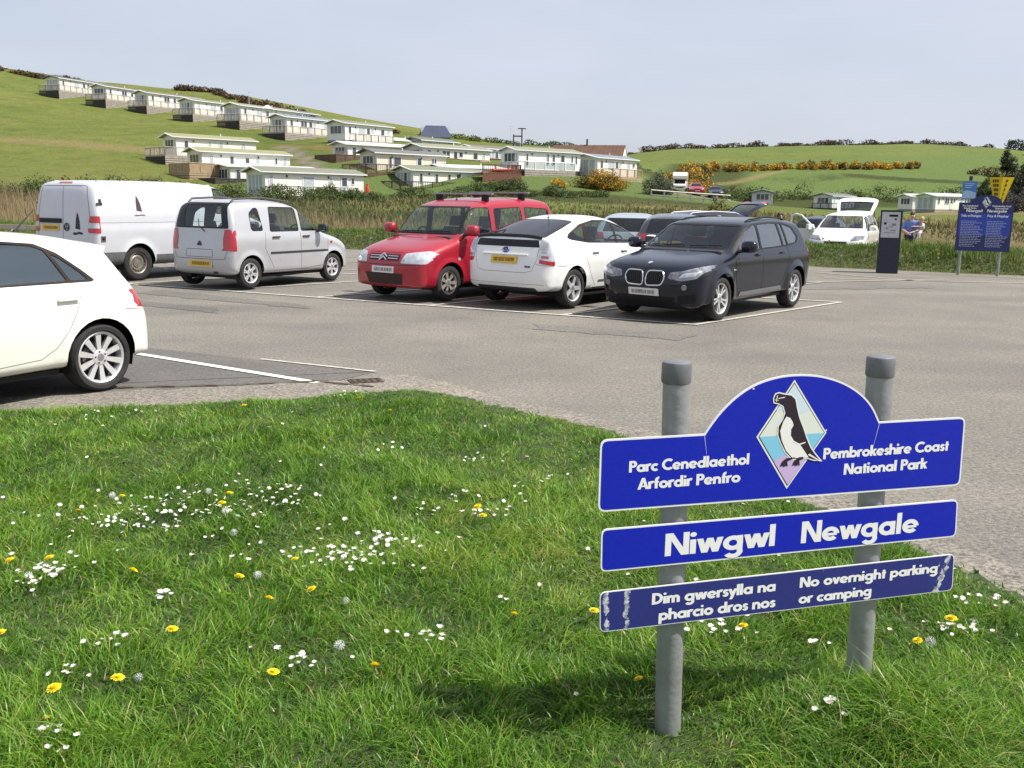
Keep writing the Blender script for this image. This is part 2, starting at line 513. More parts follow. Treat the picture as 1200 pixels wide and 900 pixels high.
def build_ground():
    xs = axis_pts(-140, 200, 2.0, 400, 14)
    ys = axis_pts(-20, 400, 2.0, 400, 14)
    X, Y = np.meshgrid(xs, ys)
    Z = tz(X, Y)
    nx, ny = len(xs), len(ys)
    idx = np.arange(nx * ny).reshape(ny, nx)
    F = np.stack([idx[:-1, :-1], idx[:-1, 1:], idx[1:, 1:], idx[1:, :-1]], -1).reshape(-1, 4)
    me = bpy.data.meshes.new('ground')
    me.from_pydata(np.stack([X, Y, Z], -1).reshape(-1, 3).tolist(), [], F.tolist())
    me.polygons.foreach_set('use_smooth', [True] * len(me.polygons))
    x, y = X.ravel(), Y.ravel()
    b = beyond_bank(x, y)
    lines = {
        # reed and rough ground behind the bank, field foot, hedge feet
        'rough': np.maximum.reduce([
            smoothstep(0, 3, b) * (1 - smoothstep(24, 34, y - 0.05 * x - 38)) * .9,
            .8 * (1 - smoothstep(4, 12, seg_dist(x, y, [(-90, 62), (-30, 64), (-18, 72)], False))),
            .75 * (1 - smoothstep(4, 10, seg_dist(x, y, [(-20, 84), (-12, 96), (-2, 98), (16, 100)], False))),
            .8 * (1 - smoothstep(2, 6, seg_dist(x, y, [(40, 205), (60, 212), (75, 222)], False))) * vnoise(x, y, .15),
            .8 * (1 - smoothstep(3, 10, seg_dist(x, y, [(26, 150), (60, 192), (110, 190), (160, 190)], False))),
            .8 * (1 - smoothstep(2, 5, seg_dist(x, y, [(78, 222), (100, 214), (130, 206)], False))),
            .9 * (1 - smoothstep(4, 14, seg_dist(x, y, [(18, 160), (36, 190), (46, 230)], False)))]),
        'straw': np.maximum.reduce([
            smoothstep(2, 6, b) * (1 - smoothstep(14, 22, b)),
            .65 * (1 - smoothstep(1, 4, seg_dist(x, y, [(-110, 126), (-60, 128), (-44, 128)], False))),
            .9 * (1 - smoothstep(5, 16, seg_dist(x, y, [(40, 138), (70, 128), (110, 132)], False))),
            .62 * smoothstep(12, 18, b) * smoothstep(4, 14, x) * (1 - smoothstep(60, 90, b)),
            .6 * (1 - smoothstep(.5, 2.5, seg_dist(x, y, [(42, 200), (62, 226), (66, 236)], False)))]),
        'earth': np.maximum.reduce([
            .8 * (1 - smoothstep(.5, 1.8, seg_dist(x, y, [(-33, 136), (-26, 131), (-21, 127)], False))),
            .7 * (1 - smoothstep(.2, 1.2, np.abs(b - .3)))]),
        'lush': np.maximum.reduce([
            1 - smoothstep(8, 22, seg_dist(x, y, [(-16, 104), (6, 108), (14, 112)], False)),
            .8 * (1 - smoothstep(20, 60, seg_dist(x, y, [(30, 140), (70, 215), (140, 250)], False))),
            .5 * smoothstep(240, 300, y)]),
        'track': np.maximum.reduce([
            .8 - .8 * smoothstep(.9, 1.8, seg_dist(x, y, [(-13, 92), (-18, 100), (-25, 118), (-32, 134)], False)),
            .8 * (1 - smoothstep(1.5, 3, seg_dist(x, y, [(18, 119.5), (27, 119.5)], False)))]),
    }
    for k, v in lines.items():
        a = me.attributes.new(k, 'FLOAT', 'POINT')
        a.data.foreach_set('value', v.astype(np.float32))
    me.materials.append(ground_material())
    o = bpy.data.objects.new('ground', me)
    link(o)
    props(o, kind='structure')
build_ground()

# ------------------------------------------------------------------ car park
def tarmac_material(name, base, speck, patch=True):
    m = bpy.data.materials.new(name); m.use_nodes = True
    t = m.node_tree; b = t.nodes['Principled BSDF']
    b.inputs['Roughness'].default_value = .9; b.inputs['Specular IOR Level'].default_value = .25
    co = t.nodes.new('ShaderNodeTexCoord')
    def noise(sc, d=5, r=.6, st=None):
        n = t.nodes.new('ShaderNodeTexNoise'); n.inputs['Scale'].default_value = sc; n.inputs['Detail'].default_value = d; n.inputs['Roughness'].default_value = r
        if st:
            mp = t.nodes.new('ShaderNodeMapping'); mp.inputs['Scale'].default_value = st; mp.inputs['Rotation'].default_value = (0, 0, RD(26))
            t.links.new(co.outputs['Object'], mp.inputs['Vector']); t.links.new(mp.outputs['Vector'], n.inputs['Vector'])
        else: t.links.new(co.outputs['Object'], n.inputs['Vector'])
        return n
    def mul(a, n, lo, hi, p0=.3, p1=.7):
        r = t.nodes.new('ShaderNodeValToRGB')
        r.color_ramp.elements[0].position = p0; r.color_ramp.elements[0].color = (*lo, 1)
        r.color_ramp.elements[1].position = p1; r.color_ramp.elements[1].color = (*hi, 1)
        t.links.new(n.outputs['Fac'], r.inputs['Fac'])
        x = t.nodes.new('ShaderNodeMixRGB'); x.blend_type = 'MULTIPLY'; x.inputs['Fac'].default_value = 1
        if isinstance(a, tuple): x.inputs['Color1'].default_value = (*a, 1)
        else: t.links.new(a, x.inputs['Color1'])
        t.links.new(r.outputs['Color'], x.inputs['Color2'])
        return x.outputs['Color']
    c = mul(base, noise(34, 6, .85), (1 - speck * 1.5,) * 3, (1 + speck * 1.1,) * 3, .40, .60)
    c = mul(c, noise(14, 4, .7), (.86, .86, .87), (1.1, 1.1, 1.08))
    c = mul(c, noise(.55, 6, .65), (.80, .81, .83), (1.12, 1.11, 1.09))
    if patch:
        c = mul(c, noise(.35, 5, .6, (.45, 1.3, 1)), (.87, .88, .90), (1.05, 1.04, 1.03), .36, .60)
        c = mul(c, noise(1.3, 6, .7), (.9, .9, .9), (1.03, 1.02, 1.0), .25, .4)
    t.links.new(c, b.inputs['Base Color'])
    n = noise(110, 4, .7)
    bp = t.nodes.new('ShaderNodeBump'); bp.inputs['Strength'].default_value = .7; bp.inputs['Distance'].default_value = .012
    t.links.new(n.outputs['Fac'], bp.inputs['Height']); t.links.new(bp.outputs['Normal'], b.inputs['Normal'])
    return m

def sheet(name, poly, z, m, kind='structure'):
    o = mesh_obj(name, [(x, y, z) for x, y in poly], [tuple(range(len(poly)))], m)
    bm = bmesh.new(); bm.from_mesh(o.data)
    bmesh.ops.triangulate(bm, faces=bm.faces)
    bm.normal_update()
    for f in bm.faces:
        if f.normal.z < 0: f.normal_flip()
    bm.to_mesh(o.data); bm.free()
    return props(o, kind=kind)

def ragged(pts, amp, step=.25, seed=1):
    r = random.Random(seed); out = []
    for a, b in zip(pts[:-1], pts[1:]):
        L = math.hypot(b[0] - a[0], b[1] - a[1]); n = max(1, int(L / step))
        for k in range(n):
            t = k / n
            out.append((a[0] + (b[0] - a[0]) * t + r.uniform(-amp, amp), a[1] + (b[1] - a[1]) * t + r.uniform(-amp, amp)))
    out.append(pts[-1]); return out

M_TAR = tarmac_material('worn_tarmac', (.205, .193, .172), .30)
M_TAR2 = tarmac_material('newer_tarmac', (.148, .142, .135), .2)
M_GRAV = tarmac_material('gravel_edge', (.245, .225, .195), .40)
M_PAINT = mat('road_paint', (.58, .56, .50), .8, col2=(.30, .285, .255), scale=16, detail=8)
M_PAINTY = mat('faded_road_paint', (.42, .39, .30), .85, col2=(.27, .25, .21), scale=9, detail=8)

def patch(pts, z, m, amp=.06, seed=1):
    return sheet('tarmac_patch', ragged(pts + pts[:1], amp, .2, seed)[:-1], z, m)
M_PATCH = tarmac_material('patched_tarmac', (.160, .154, .143), .26)
M_STAIN = tarmac_material('stained_tarmac', (.182, .174, .159), .30)
patch([(-6.9, 17.1), (-3.2, 15.0), (-3.4, 15.6), (-6.6, 17.7)], .005, M_PATCH, .07, 41)
patch([(-6.6, 15.6), (-4.5, 14.3), (-4.7, 14.9), (-6.2, 15.9)], .005, M_PATCH, .06, 42)
patch([(.35, 13.6), (2.45, 12.65), (2.15, 12.2), (.3, 13.0)], .005, M_STAIN, .08, 43)
patch([(5.5, 19.8), (9.3, 20.9), (9.4, 21.5), (5.6, 20.4)], .005, M_STAIN, .1, 44)

far_edge = ragged(BANK, .18, .6, 4)
sheet('car_park', far_edge[::-1] + [(-60, 60), (-60, -30), (60, -30), (60, 12)], 0.0, M_TAR)
# darker relaid bay where the nearest car stands, and its gravelly margin
bay = [(-12, 14.65), (-8.0, 12.65), (-4.28, 10.9), (-2.62, 10.12), (-1.42, 9.55)] + ragged([(-1.42, 9.55), (-1.75, 8.95), (-2.3, 8.72), (-3.3, 8.32), (-4.5, 7.9), (-12, 6.2)], .05, .3, 5)
sheet('relaid_bay', bay, 0.004, M_TAR2)
gm = ragged([(-1.0, 9.4), (-1.7, 9.06), (-2.3, 8.8), (-3.3, 8.42), (-4.5, 8.0), (-8, 7.05)], .05, .2, 8) + ragged([(-8, 6.0), (-3.4, 7.3), (-1.5, 8.0), (-.6, 8.1), (.6, 7.1), (1.9, 4.9), (2.6, 3.2)], .02, .3, 3) + ragged([(2.95, 3.2), (2.3, 4.95), (1.35, 6.75), (.75, 7.55), (-.25, 8.55), (-.6, 9.0), (-1.0, 9.4)], .07, .2, 6)
sheet('gravel_margin', gm, 0.008, M_GRAV)

# cracked edging between the relaid bay and the verge, and a rusty drain cover
_e = MB()
for _a, _b in (((-4.6, 8.32), (-2.62, 8.72)), ((-2.62, 8.72), (-1.78, 9.0)), ((-1.92, 8.98), (-1.30, 8.74))):
    _p = ragged([_a, _b], .012, .12, 31)
    for _i in range(len(_p) - 1):
        _v0, _v1 = Vector(_p[_i]), Vector(_p[_i + 1]); _n = Vector((-(_v1 - _v0).y, (_v1 - _v0).x)).normalized() * (.012 + .01 * ((_i * 7) % 3))
        _e.add([(*(_v0 - _n), .016), (*(_v1 - _n), .016), (*(_v1 + _n), .016), (*(_v0 + _n), .016)], [(0, 1, 2, 3)], mat('crack_earth', (.085, .06, .04), .95, var=.4, scale=12))
props(_e.build('edging_crack'), kind='structure')
_d = MB()
_d.box((-.16, -.10, 0), (.16, .10, .014), mat('rusty_iron', (.085, .055, .038), .8, .3, var=.5, scale=18), .003)
for _k in range(5): _d.box((-.14 + .06 * _k, -.08, .0145), (-.115 + .06 * _k, .08, .018), mat('rusty_iron_dark', (.03, .022, .018), .9))
_o = _d.build('drain_cover', None, loc=(-1.42, 9.02, .004)); _o.rotation_euler = (0, 0, .35)
props(_o, 'small rusty drain cover set in the tarmac at the tip of the verge', 'drain cover')

def stripe(mb, a, b, wd, m, z=.012, wear=0):
    a, b = Vector(a), Vector(b)
    d = (b - a).normalized(); n = Vector((-d.y, d.x)) * wd / 2
    L = (b - a).length; k = max(1, int(L / .5))
    for i in range(k):
        p, q = a + d * L * i / k, a + d * L * (i + 1) / k
        vs = [(*(p - n), z), (*(q - n), z), (*(q + n), z), (*(p + n), z)]
        mb.add(vs, [(0, 1, 2, 3)], m)

mk = MB()
P0 = Vector((2.67, 13.79)); UR = Vector((-.898, .439)); UB = Vector((.680, .733))
stripe(mk, P0 + UR * -.05, P0 + UR * 17, .10, M_PAINT)
for k, (s, ln) in enumerate([(0, 4.9), (2.14, 5.0), (4.55, 5.0), (6.9, 5.0), (9.2, 4.9), (11.6, 5), (14, 5)]):
    a = P0 + UR * s + UB * .06
    stripe(mk, a, a + UB * ln, .09, M_PAINT)
stripe(mk, P0 + UB * 4.95 + UR * .06, P0 + UB * 4.95 + UR * 17, .09, M_PAINT)
for s in (2.4, 4.8, 7.2, 9.6, 12, 14.4):
    a = P0 + UB * 5.05 + UR * s
    stripe(mk, a, a + UB * 4.7, .08, M_PAINTY)
stripe(mk, (-4.35, 10.53), (-1.86, 8.90), .095, mat('bright_paint', (.72, .71, .66), .7, var=.12, scale=20))
stripe(mk, (-2.75, 10.20), (-1.40, 9.545), .05, M_PAINT)
for a, b in (((6.7, 21.9), (10.7, 23.4)), ((7.6, 23.2), (12.0, 22.6)), ((12.0, 22.6), (16.5, 24.2)), ((8.0, 25.2), (9.6, 22.9)), ((7.1, 26.3), (14.2, 24.0)), ((6.0, 24.4), (7.4, 26.2))):
    stripe(mk, a, b, .10, M_PAINTY)
o = mk.build('parking_lines'); props(o, kind='structure')

# ------------------------------------------------------------------ grass verge in front
VERGE = [(-9, 5.4), (-4.6, 7.35), (-3.41, 7.68), (-2.55, 7.9), (-1.95, 8.13), (-1.54, 8.35), (-.95, 8.62), (-.62, 8.49), (0, 7.89), (.55, 7.39), (.8, 7.12), (1.22, 6.52), (1.5, 5.91), (1.94, 5.1), (2.18, 4.55), (2.45, 3.9), (2.75, 3.0), (3.2, 1.5), (3.6, -3), (-9, -3)]
VR = ragged(VERGE[:17], .035, .12, 12) + VERGE[17:]

def vz(x, y):
    x = np.asarray(x, float); y = np.asarray(y, float)
    d = np.where(in_poly(x, y, VERGE), seg_dist(x, y, VERGE), 0)
    z = .028 * smoothstep(0, .3, d)
    z = z + .10 * np.exp(-(((x - 1.25) / .42) ** 2 + ((y - 2.95) / .34) ** 2)) * 1.0
    z = z - .045 * np.exp(-(((x - .56) / .30) ** 2 + ((y - 2.78) / .30) ** 2))
    z = z + (vnoise(x, y, 1.6) - .5) * .05 * smoothstep(0, .5, d) + (vnoise(x, y, 5) - .5) * .025 * smoothstep(0, .3, d)
    return z

def build_verge():
    xs = np.arange(-9, 3.65, .07); ys = np.arange(-1.0, 8.8, .07)
    X, Y = np.meshgrid(xs, ys)
    ins = in_poly(X, Y, VR)
    # snap the outside ring of vertices onto the edge by keeping only cells with all corners inside
    Z = np.where(ins, vz(X, Y) + .006, 0)
    idx = -np.ones(X.shape, int)
    c = ins[:-1, :-1] & ins[:-1, 1:] & ins[1:, 1:] & ins[1:, :-1]
    used = np.zeros(X.shape, bool)
    for a, b in ((slice(None, -1), slice(None, -1)), (slice(None, -1), slice(1, None)), (slice(1, None), slice(1, None)), (slice(1, None), slice(None, -1))):
        used[a, b] |= c
    idx[used] = np.arange(used.sum())
    F = np.stack([idx[:-1, :-1], idx[:-1, 1:], idx[1:, 1:], idx[1:, :-1]], -1)[c]
    m = mat('verge_soil', (.045, .06, .018), .95, col2=(.028, .045, .012), scale=9, bump=.5, bscale=30)
    o = mesh_obj('verge', np.stack([X, Y, Z + .012], -1)[used].tolist(), F.tolist(), m, smooth=True)
    props(o, kind='structure')
build_verge()

# ------------------------------------------------------------------ blades of grass, reeds: one mesh each
def blades(name, x, y, z, h, wd, lean, leandir, m, seg=3, droop=1.0, tone=None, kind='stuff'):
    n = len(x)
    face = RNG.uniform(0, 2 * pi, n)
    t = np.linspace(0, 1, seg + 1)
    ax, ay = np.cos(face), np.sin(face)
    lx, ly = np.cos(leandir), np.sin(leandir)
    vs = np.zeros((n, 2 * seg + 1, 3), np.float32)
    for k in range(seg + 1):
        s = t[k]
        off = lean * (s ** (1 + droop)) * h
        zz = z + h * s * np.sqrt(np.clip(1 - (lean * s * .55) ** 2, .08, 1)) - np.clip(lean - .8, 0, 9) * h * .55 * s ** 3
        wk = wd * (1 - s ** 1.7) * .5
        cx, cy = x + lx * off, y + ly * off
        if k < seg:
            vs[:, 2 * k, 0] = cx - ax * wk; vs[:, 2 * k, 1] = cy - ay * wk; vs[:, 2 * k, 2] = zz
            vs[:, 2 * k + 1, 0] = cx + ax * wk; vs[:, 2 * k + 1, 1] = cy + ay * wk; vs[:, 2 * k + 1, 2] = zz
        else:
            vs[:, 2 * k, 0] = cx; vs[:, 2 * k, 1] = cy; vs[:, 2 * k, 2] = zz
    nv = 2 * seg + 1
    base = (np.arange(n) * nv)[:, None]
    q = np.concatenate([base + np.array([[2 * k, 2 * k + 1, 2 * k + 3, 2 * k + 2]]) for k in range(seg - 1)], 0)
    tr = base + np.array([[2 * seg - 2, 2 * seg - 1, 2 * seg]])
    me = bpy.data.meshes.new(name)
    me.vertices.add(n * nv)
    me.vertices.foreach_set('co', vs.ravel())
    nl = q.size + tr.size
    me.loops.add(nl)
    me.loops.foreach_set('vertex_index', np.concatenate([q.ravel(), tr.ravel()]).astype(np.int32))
    npoly = len(q) + len(tr)
    me.polygons.add(npoly)
    ls = np.concatenate([np.arange(len(q)) * 4, q.size + np.arange(len(tr)) * 3]).astype(np.int32)
    me.polygons.foreach_set('loop_start', ls)
    me.update(calc_edges=True)
    me.polygons.foreach_set('use_smooth', np.ones(npoly, bool))
    a = me.attributes.new('tone', 'FLOAT', 'POINT')
    tn = tone if tone is not None else RNG.random(n)
    a.data.foreach_set('value', np.repeat(tn.astype(np.float32), nv))
    a = me.attributes.new('along', 'FLOAT', 'POINT')
    a.data.foreach_set('value', np.tile(np.array([t[k // 2] for k in range(nv)], np.float32), n))
    me.materials.append(m)
    me.validate()
    o = bpy.data.objects.new(name, me)
    link(o)
    return props(o, kind=kind)

def blade_mat(name, stops, tip=None, trans=.35, rough=.5):
    m = bpy.data.materials.new(name); m.use_nodes = True
    t = m.node_tree; b = t.nodes['Principled BSDF']
    b.inputs['Roughness'].default_value = rough; b.inputs['Specular IOR Level'].default_value = .35
    at = t.nodes.new('ShaderNodeAttribute'); at.attribute_name = 'tone'
    r = t.nodes.new('ShaderNodeValToRGB'); e = r.color_ramp.elements
    while len(e) < len(stops): e.new(.5)
    for k, (p, c) in enumerate(stops): e[k].position = p; e[k].color = (*c, 1)
    t.links.new(at.outputs['Fac'], r.inputs['Fac'])
    c = r.outputs['Color']
    if tip:
        al = t.nodes.new('ShaderNodeAttribute'); al.attribute_name = 'along'
        pw = t.nodes.new('ShaderNodeMath'); pw.operation = 'POWER'; pw.inputs[1].default_value = 2.5
        t.links.new(al.outputs['Fac'], pw.inputs[0])
        sc = t.nodes.new('ShaderNodeMath'); sc.operation = 'MULTIPLY'; sc.inputs[1].default_value = .6
        t.links.new(pw.outputs[0], sc.inputs[0])
        x = t.nodes.new('ShaderNodeMixRGB'); t.links.new(sc.outputs[0], x.inputs['Fac'])
        t.links.new(c, x.inputs['Color1']); x.inputs['Color2'].default_value = (*tip, 1); c = x.outputs['Color']
    t.links.new(c, b.inputs['Base Color'])
    tr = t.nodes.new('ShaderNodeBsdfTranslucent'); t.links.new(c, tr.inputs['Color'])
    ms = t.nodes.new('ShaderNodeMixShader'); ms.inputs['Fac'].default_value = trans
    t.links.new(b.outputs['BSDF'], ms.inputs[1]); t.links.new(tr.outputs['BSDF'], ms.inputs[2])
    t.links.new(ms.outputs['Shader'], t.nodes['Material Output'].inputs['Surface'])
    return m

M_BLADE = blade_mat('grass_blade', [(0, (.036, .110, .008)), (.32, (.092, .235, .013)), (.65, (.180, .355, .024)), (.92, (.33, .43, .06)), (.97, (.46, .39, .17))], (.20, .33, .06), .38, .38)

def grass_verge():
    n = 330000
    # density falls with distance from the camera
    y = 1.2 + 7.5 * RNG.random(n) ** 1.25
    x = RNG.uniform(-1, 1, n) * (y * .62 + .6)
    x = np.where(x < -9, -8.9, x)
    k = in_poly(x, y, VERGE) & (seg_dist(x, y, VERGE[:18], False) > RNG.random(n) * .16)
    x, y = x[k], y[k]; n = len(x)
    c1 = vnoise(x, y, 2.3); c2 = vnoise(x + 9, y - 4, 7.0); c3 = vnoise(x - 20, y + 7, .9)
    edge = smoothstep(0, .5, seg_dist(x, y, VERGE[:17], False))
    tuss = np.exp(-(((x - 1.18) / .42) ** 2 + ((y - 2.62) / .34) ** 2))
    h = (.034 + .105 * c1 ** 1.3 * c2 + .014 * c3) * (.45 + .55 * edge) * RNG.uniform(.55, 1.35, n) + tuss * RNG.uniform(.02, .15, n)
    h = h * (1 - .45 * np.exp(-(((x - .56) / .25) ** 2 + ((y - 2.72) / .22) ** 2)))
    ld = 2 * pi * vnoise(x + 3, y + 50, 3.2) * 1.6 + RNG.normal(0, 1.3, n)
    lean = np.clip(RNG.gamma(2.2, .34, n) + .25, .1, 1.7) + tuss * .35
    dist = np.hypot(x, y)
    wd = RNG.uniform(.0032, .0072, n) * (.75 + .25 * dist / 3)
    tone = np.clip(.43 + .5 * (c3 - .5) + .6 * (c2 - .5) - .35 * (c1 - .5) + RNG.normal(0, .23, n), 0, .94)
    dry = RNG.random(n) < .045 + .12 * (1 - edge) + .05 * tuss
    tone = np.where(dry, 1.0, tone)
    blades('grass', x, y, vz(x, y) + .008, h, wd, lean, ld, M_BLADE, 3, 1.0, tone)
grass_verge()

# rough grass on the bank at the far side of the tarmac
M_BANKG = blade_mat('bank_grass', [(0, (.07, .125, .022)), (.4, (.12, .205, .035)), (.8, (.175, .25, .055)), (1, (.26, .23, .10))], (.22, .25, .08), .3, .7)
M_REED = blade_mat('reed', [(0, (.11, .09, .045)), (.5, (.22, .17, .09)), (1, (.34, .27, .16))], (.40, .32, .20), .3, .8)
M_SCRUB = blade_mat('rough_scrub', [(0, (.06, .075, .025)), (.5, (.125, .13, .048)), (1, (.24, .20, .09))], None, .25, .8)

def bank_profile(b, x):
    """height of the bank above the tarmac as a function of the distance behind its foot"""
    hh = np.interp(x, [-26, -20, -10, -4, 3, 7, 10, 20], [.20, .28, .48, .58, .60, .55, .55, .55])
    return hh * smoothstep(-.05, 1.3, b) * (1 - smoothstep(1.9, 4.2, b)) + .12 * (vnoise(x, b, .9) - .5) * smoothstep(.2, 1, b)

def build_bank():
    xs = np.arange(-40, 40.1, .4); bs = np.concatenate([np.arange(-.2, 3.2, .2), np.arange(3.4, 8.1, .6)])
    X, B = np.meshgrid(xs, bs)
    bx = np.array([p[0] for p in BANK]); by = np.array([p[1] for p in BANK])
    Y = np.interp(X, bx, by) + B
    Z = bank_profile(B, X) - .03
    Z[-1] = -.4
    ny, nx = X.shape
    idx = np.arange(nx * ny).reshape(ny, nx)
    F = np.stack([idx[:-1, :-1], idx[:-1, 1:], idx[1:, 1:], idx[1:, :-1]], -1).reshape(-1, 4)
    m = mat('bank_soil', (.075, .065, .03), .95, col2=(.06, .085, .022), scale=1.4, bump=.6, bscale=6)
    o = mesh_obj('bank', np.stack([X, Y, Z], -1).reshape(-1, 3).tolist(), F.tolist(), m, smooth=True)
    props(o, kind='structure')
    n = 90000
    x = RNG.uniform(-30, 26, n); b = RNG.random(n) ** 1.2 * 4.2 + .15
    y = np.interp(x, bx, by) + b
    k = np.abs(x) < y * .66 + 2
    x, y, b = x[k], y[k], b[k]; n = len(x)
    c = vnoise(x, y, .8); c2 = vnoise(x, y, 2.6)
    h = (.10 + .26 * c * c2 + .07 * c) * RNG.uniform(.6, 1.4, n) * (.35 + .65 * smoothstep(.1, .9, b))
    tone = np.clip(.45 + (c2 - .5) * .7 + RNG.normal(0, .2, n) + .25 * (1 - smoothstep(.1, .7, b)), 0, 1)
    blades('bank_grass', x, y, bank_profile(b, x) - .03, h, RNG.uniform(.012, .035, n), RNG.gamma(2, .25, n), RNG.uniform(0, 6.3, n), M_BANKG, 2, 1, tone)
build_bank()

def build_reeds():
    n = 62000
    x = RNG.uniform(-46, 60, n); y = RNG.uniform(33, 66, n)
    b = beyond_bank(x, y)
    c = vnoise(x, y, .22); c2 = vnoise(x, y, .9)
    left = x < 4
    k = (b > 4.5) & (b < np.where(left, 17, 20)) & (np.abs(x) < y * .62 + 2) & (RNG.random(n) < .35 + .8 * c)
    k &= ~((x > 8) & (x < 20) & (b < 13))          # parked cars stand in here
    x, y, b, c, c2 = x[k], y[k], b[k], c[k], c2[k]; n = len(x)
    hl = np.interp(x, [-40, -18, -8, 0, 8, 20, 40], [1.25, 1.15, .95, .75, .5, .5, .5])
    h = hl * (.45 + .75 * c2 * c + .15 * c) * RNG.uniform(.7, 1.25, n)
    blades('reeds', x, y, tz(x, y) - .05, h, RNG.uniform(.018, .05, n), RNG.gamma(2, .10, n), RNG.normal(2.6, 1.0, n), M_REED, 2, 1, np.clip(RNG.normal(.5, .25, n), 0, 1))
    n = 56000
    x = RNG.uniform(-60, 70, n); y = RNG.uniform(48, 104, n)
    b = beyond_bank(x, y)
    c = vnoise(x + 40, y, .13); c2 = vnoise(x, y + 9, .5)
    up = np.interp(x, [-60, -30, -20, -12, 0, 14, 40, 70], [70, 68, 80, 92, 97, 98, 84, 80])
    k = (b > 15) & (y < up) & (np.abs(x) < y * .62 + 2) & (RNG.random(n) < .15 + 1.1 * c)
    x, y, c, c2 = x[k], y[k], c[k], c2[k]; n = len(x)
    h = (.18 + .6 * c * c2) * RNG.uniform(.6, 1.4, n)
    blades('scrub', x, y, tz(x, y) - .05, h, RNG.uniform(.05, .14, n), RNG.gamma(2, .2, n), RNG.uniform(0, 6.3, n), M_SCRUB, 2, 1, np.clip(c2 + RNG.normal(0, .25, n), 0, 1))
build_reeds()
# ------------------------------------------------------------------ car builder
def chaikin(P, it=2):
    P = np.array(P, float)
    for _ in range(it):
        a, b = P[:-1], P[1:]
        Q = np.empty((2 * len(a), P.shape[1]))
        Q[0::2] = .75 * a + .25 * b; Q[1::2] = .25 * a + .75 * b
        P = np.concatenate([P[:1], Q, P[-1:]])
    return P

SHELLS = {}

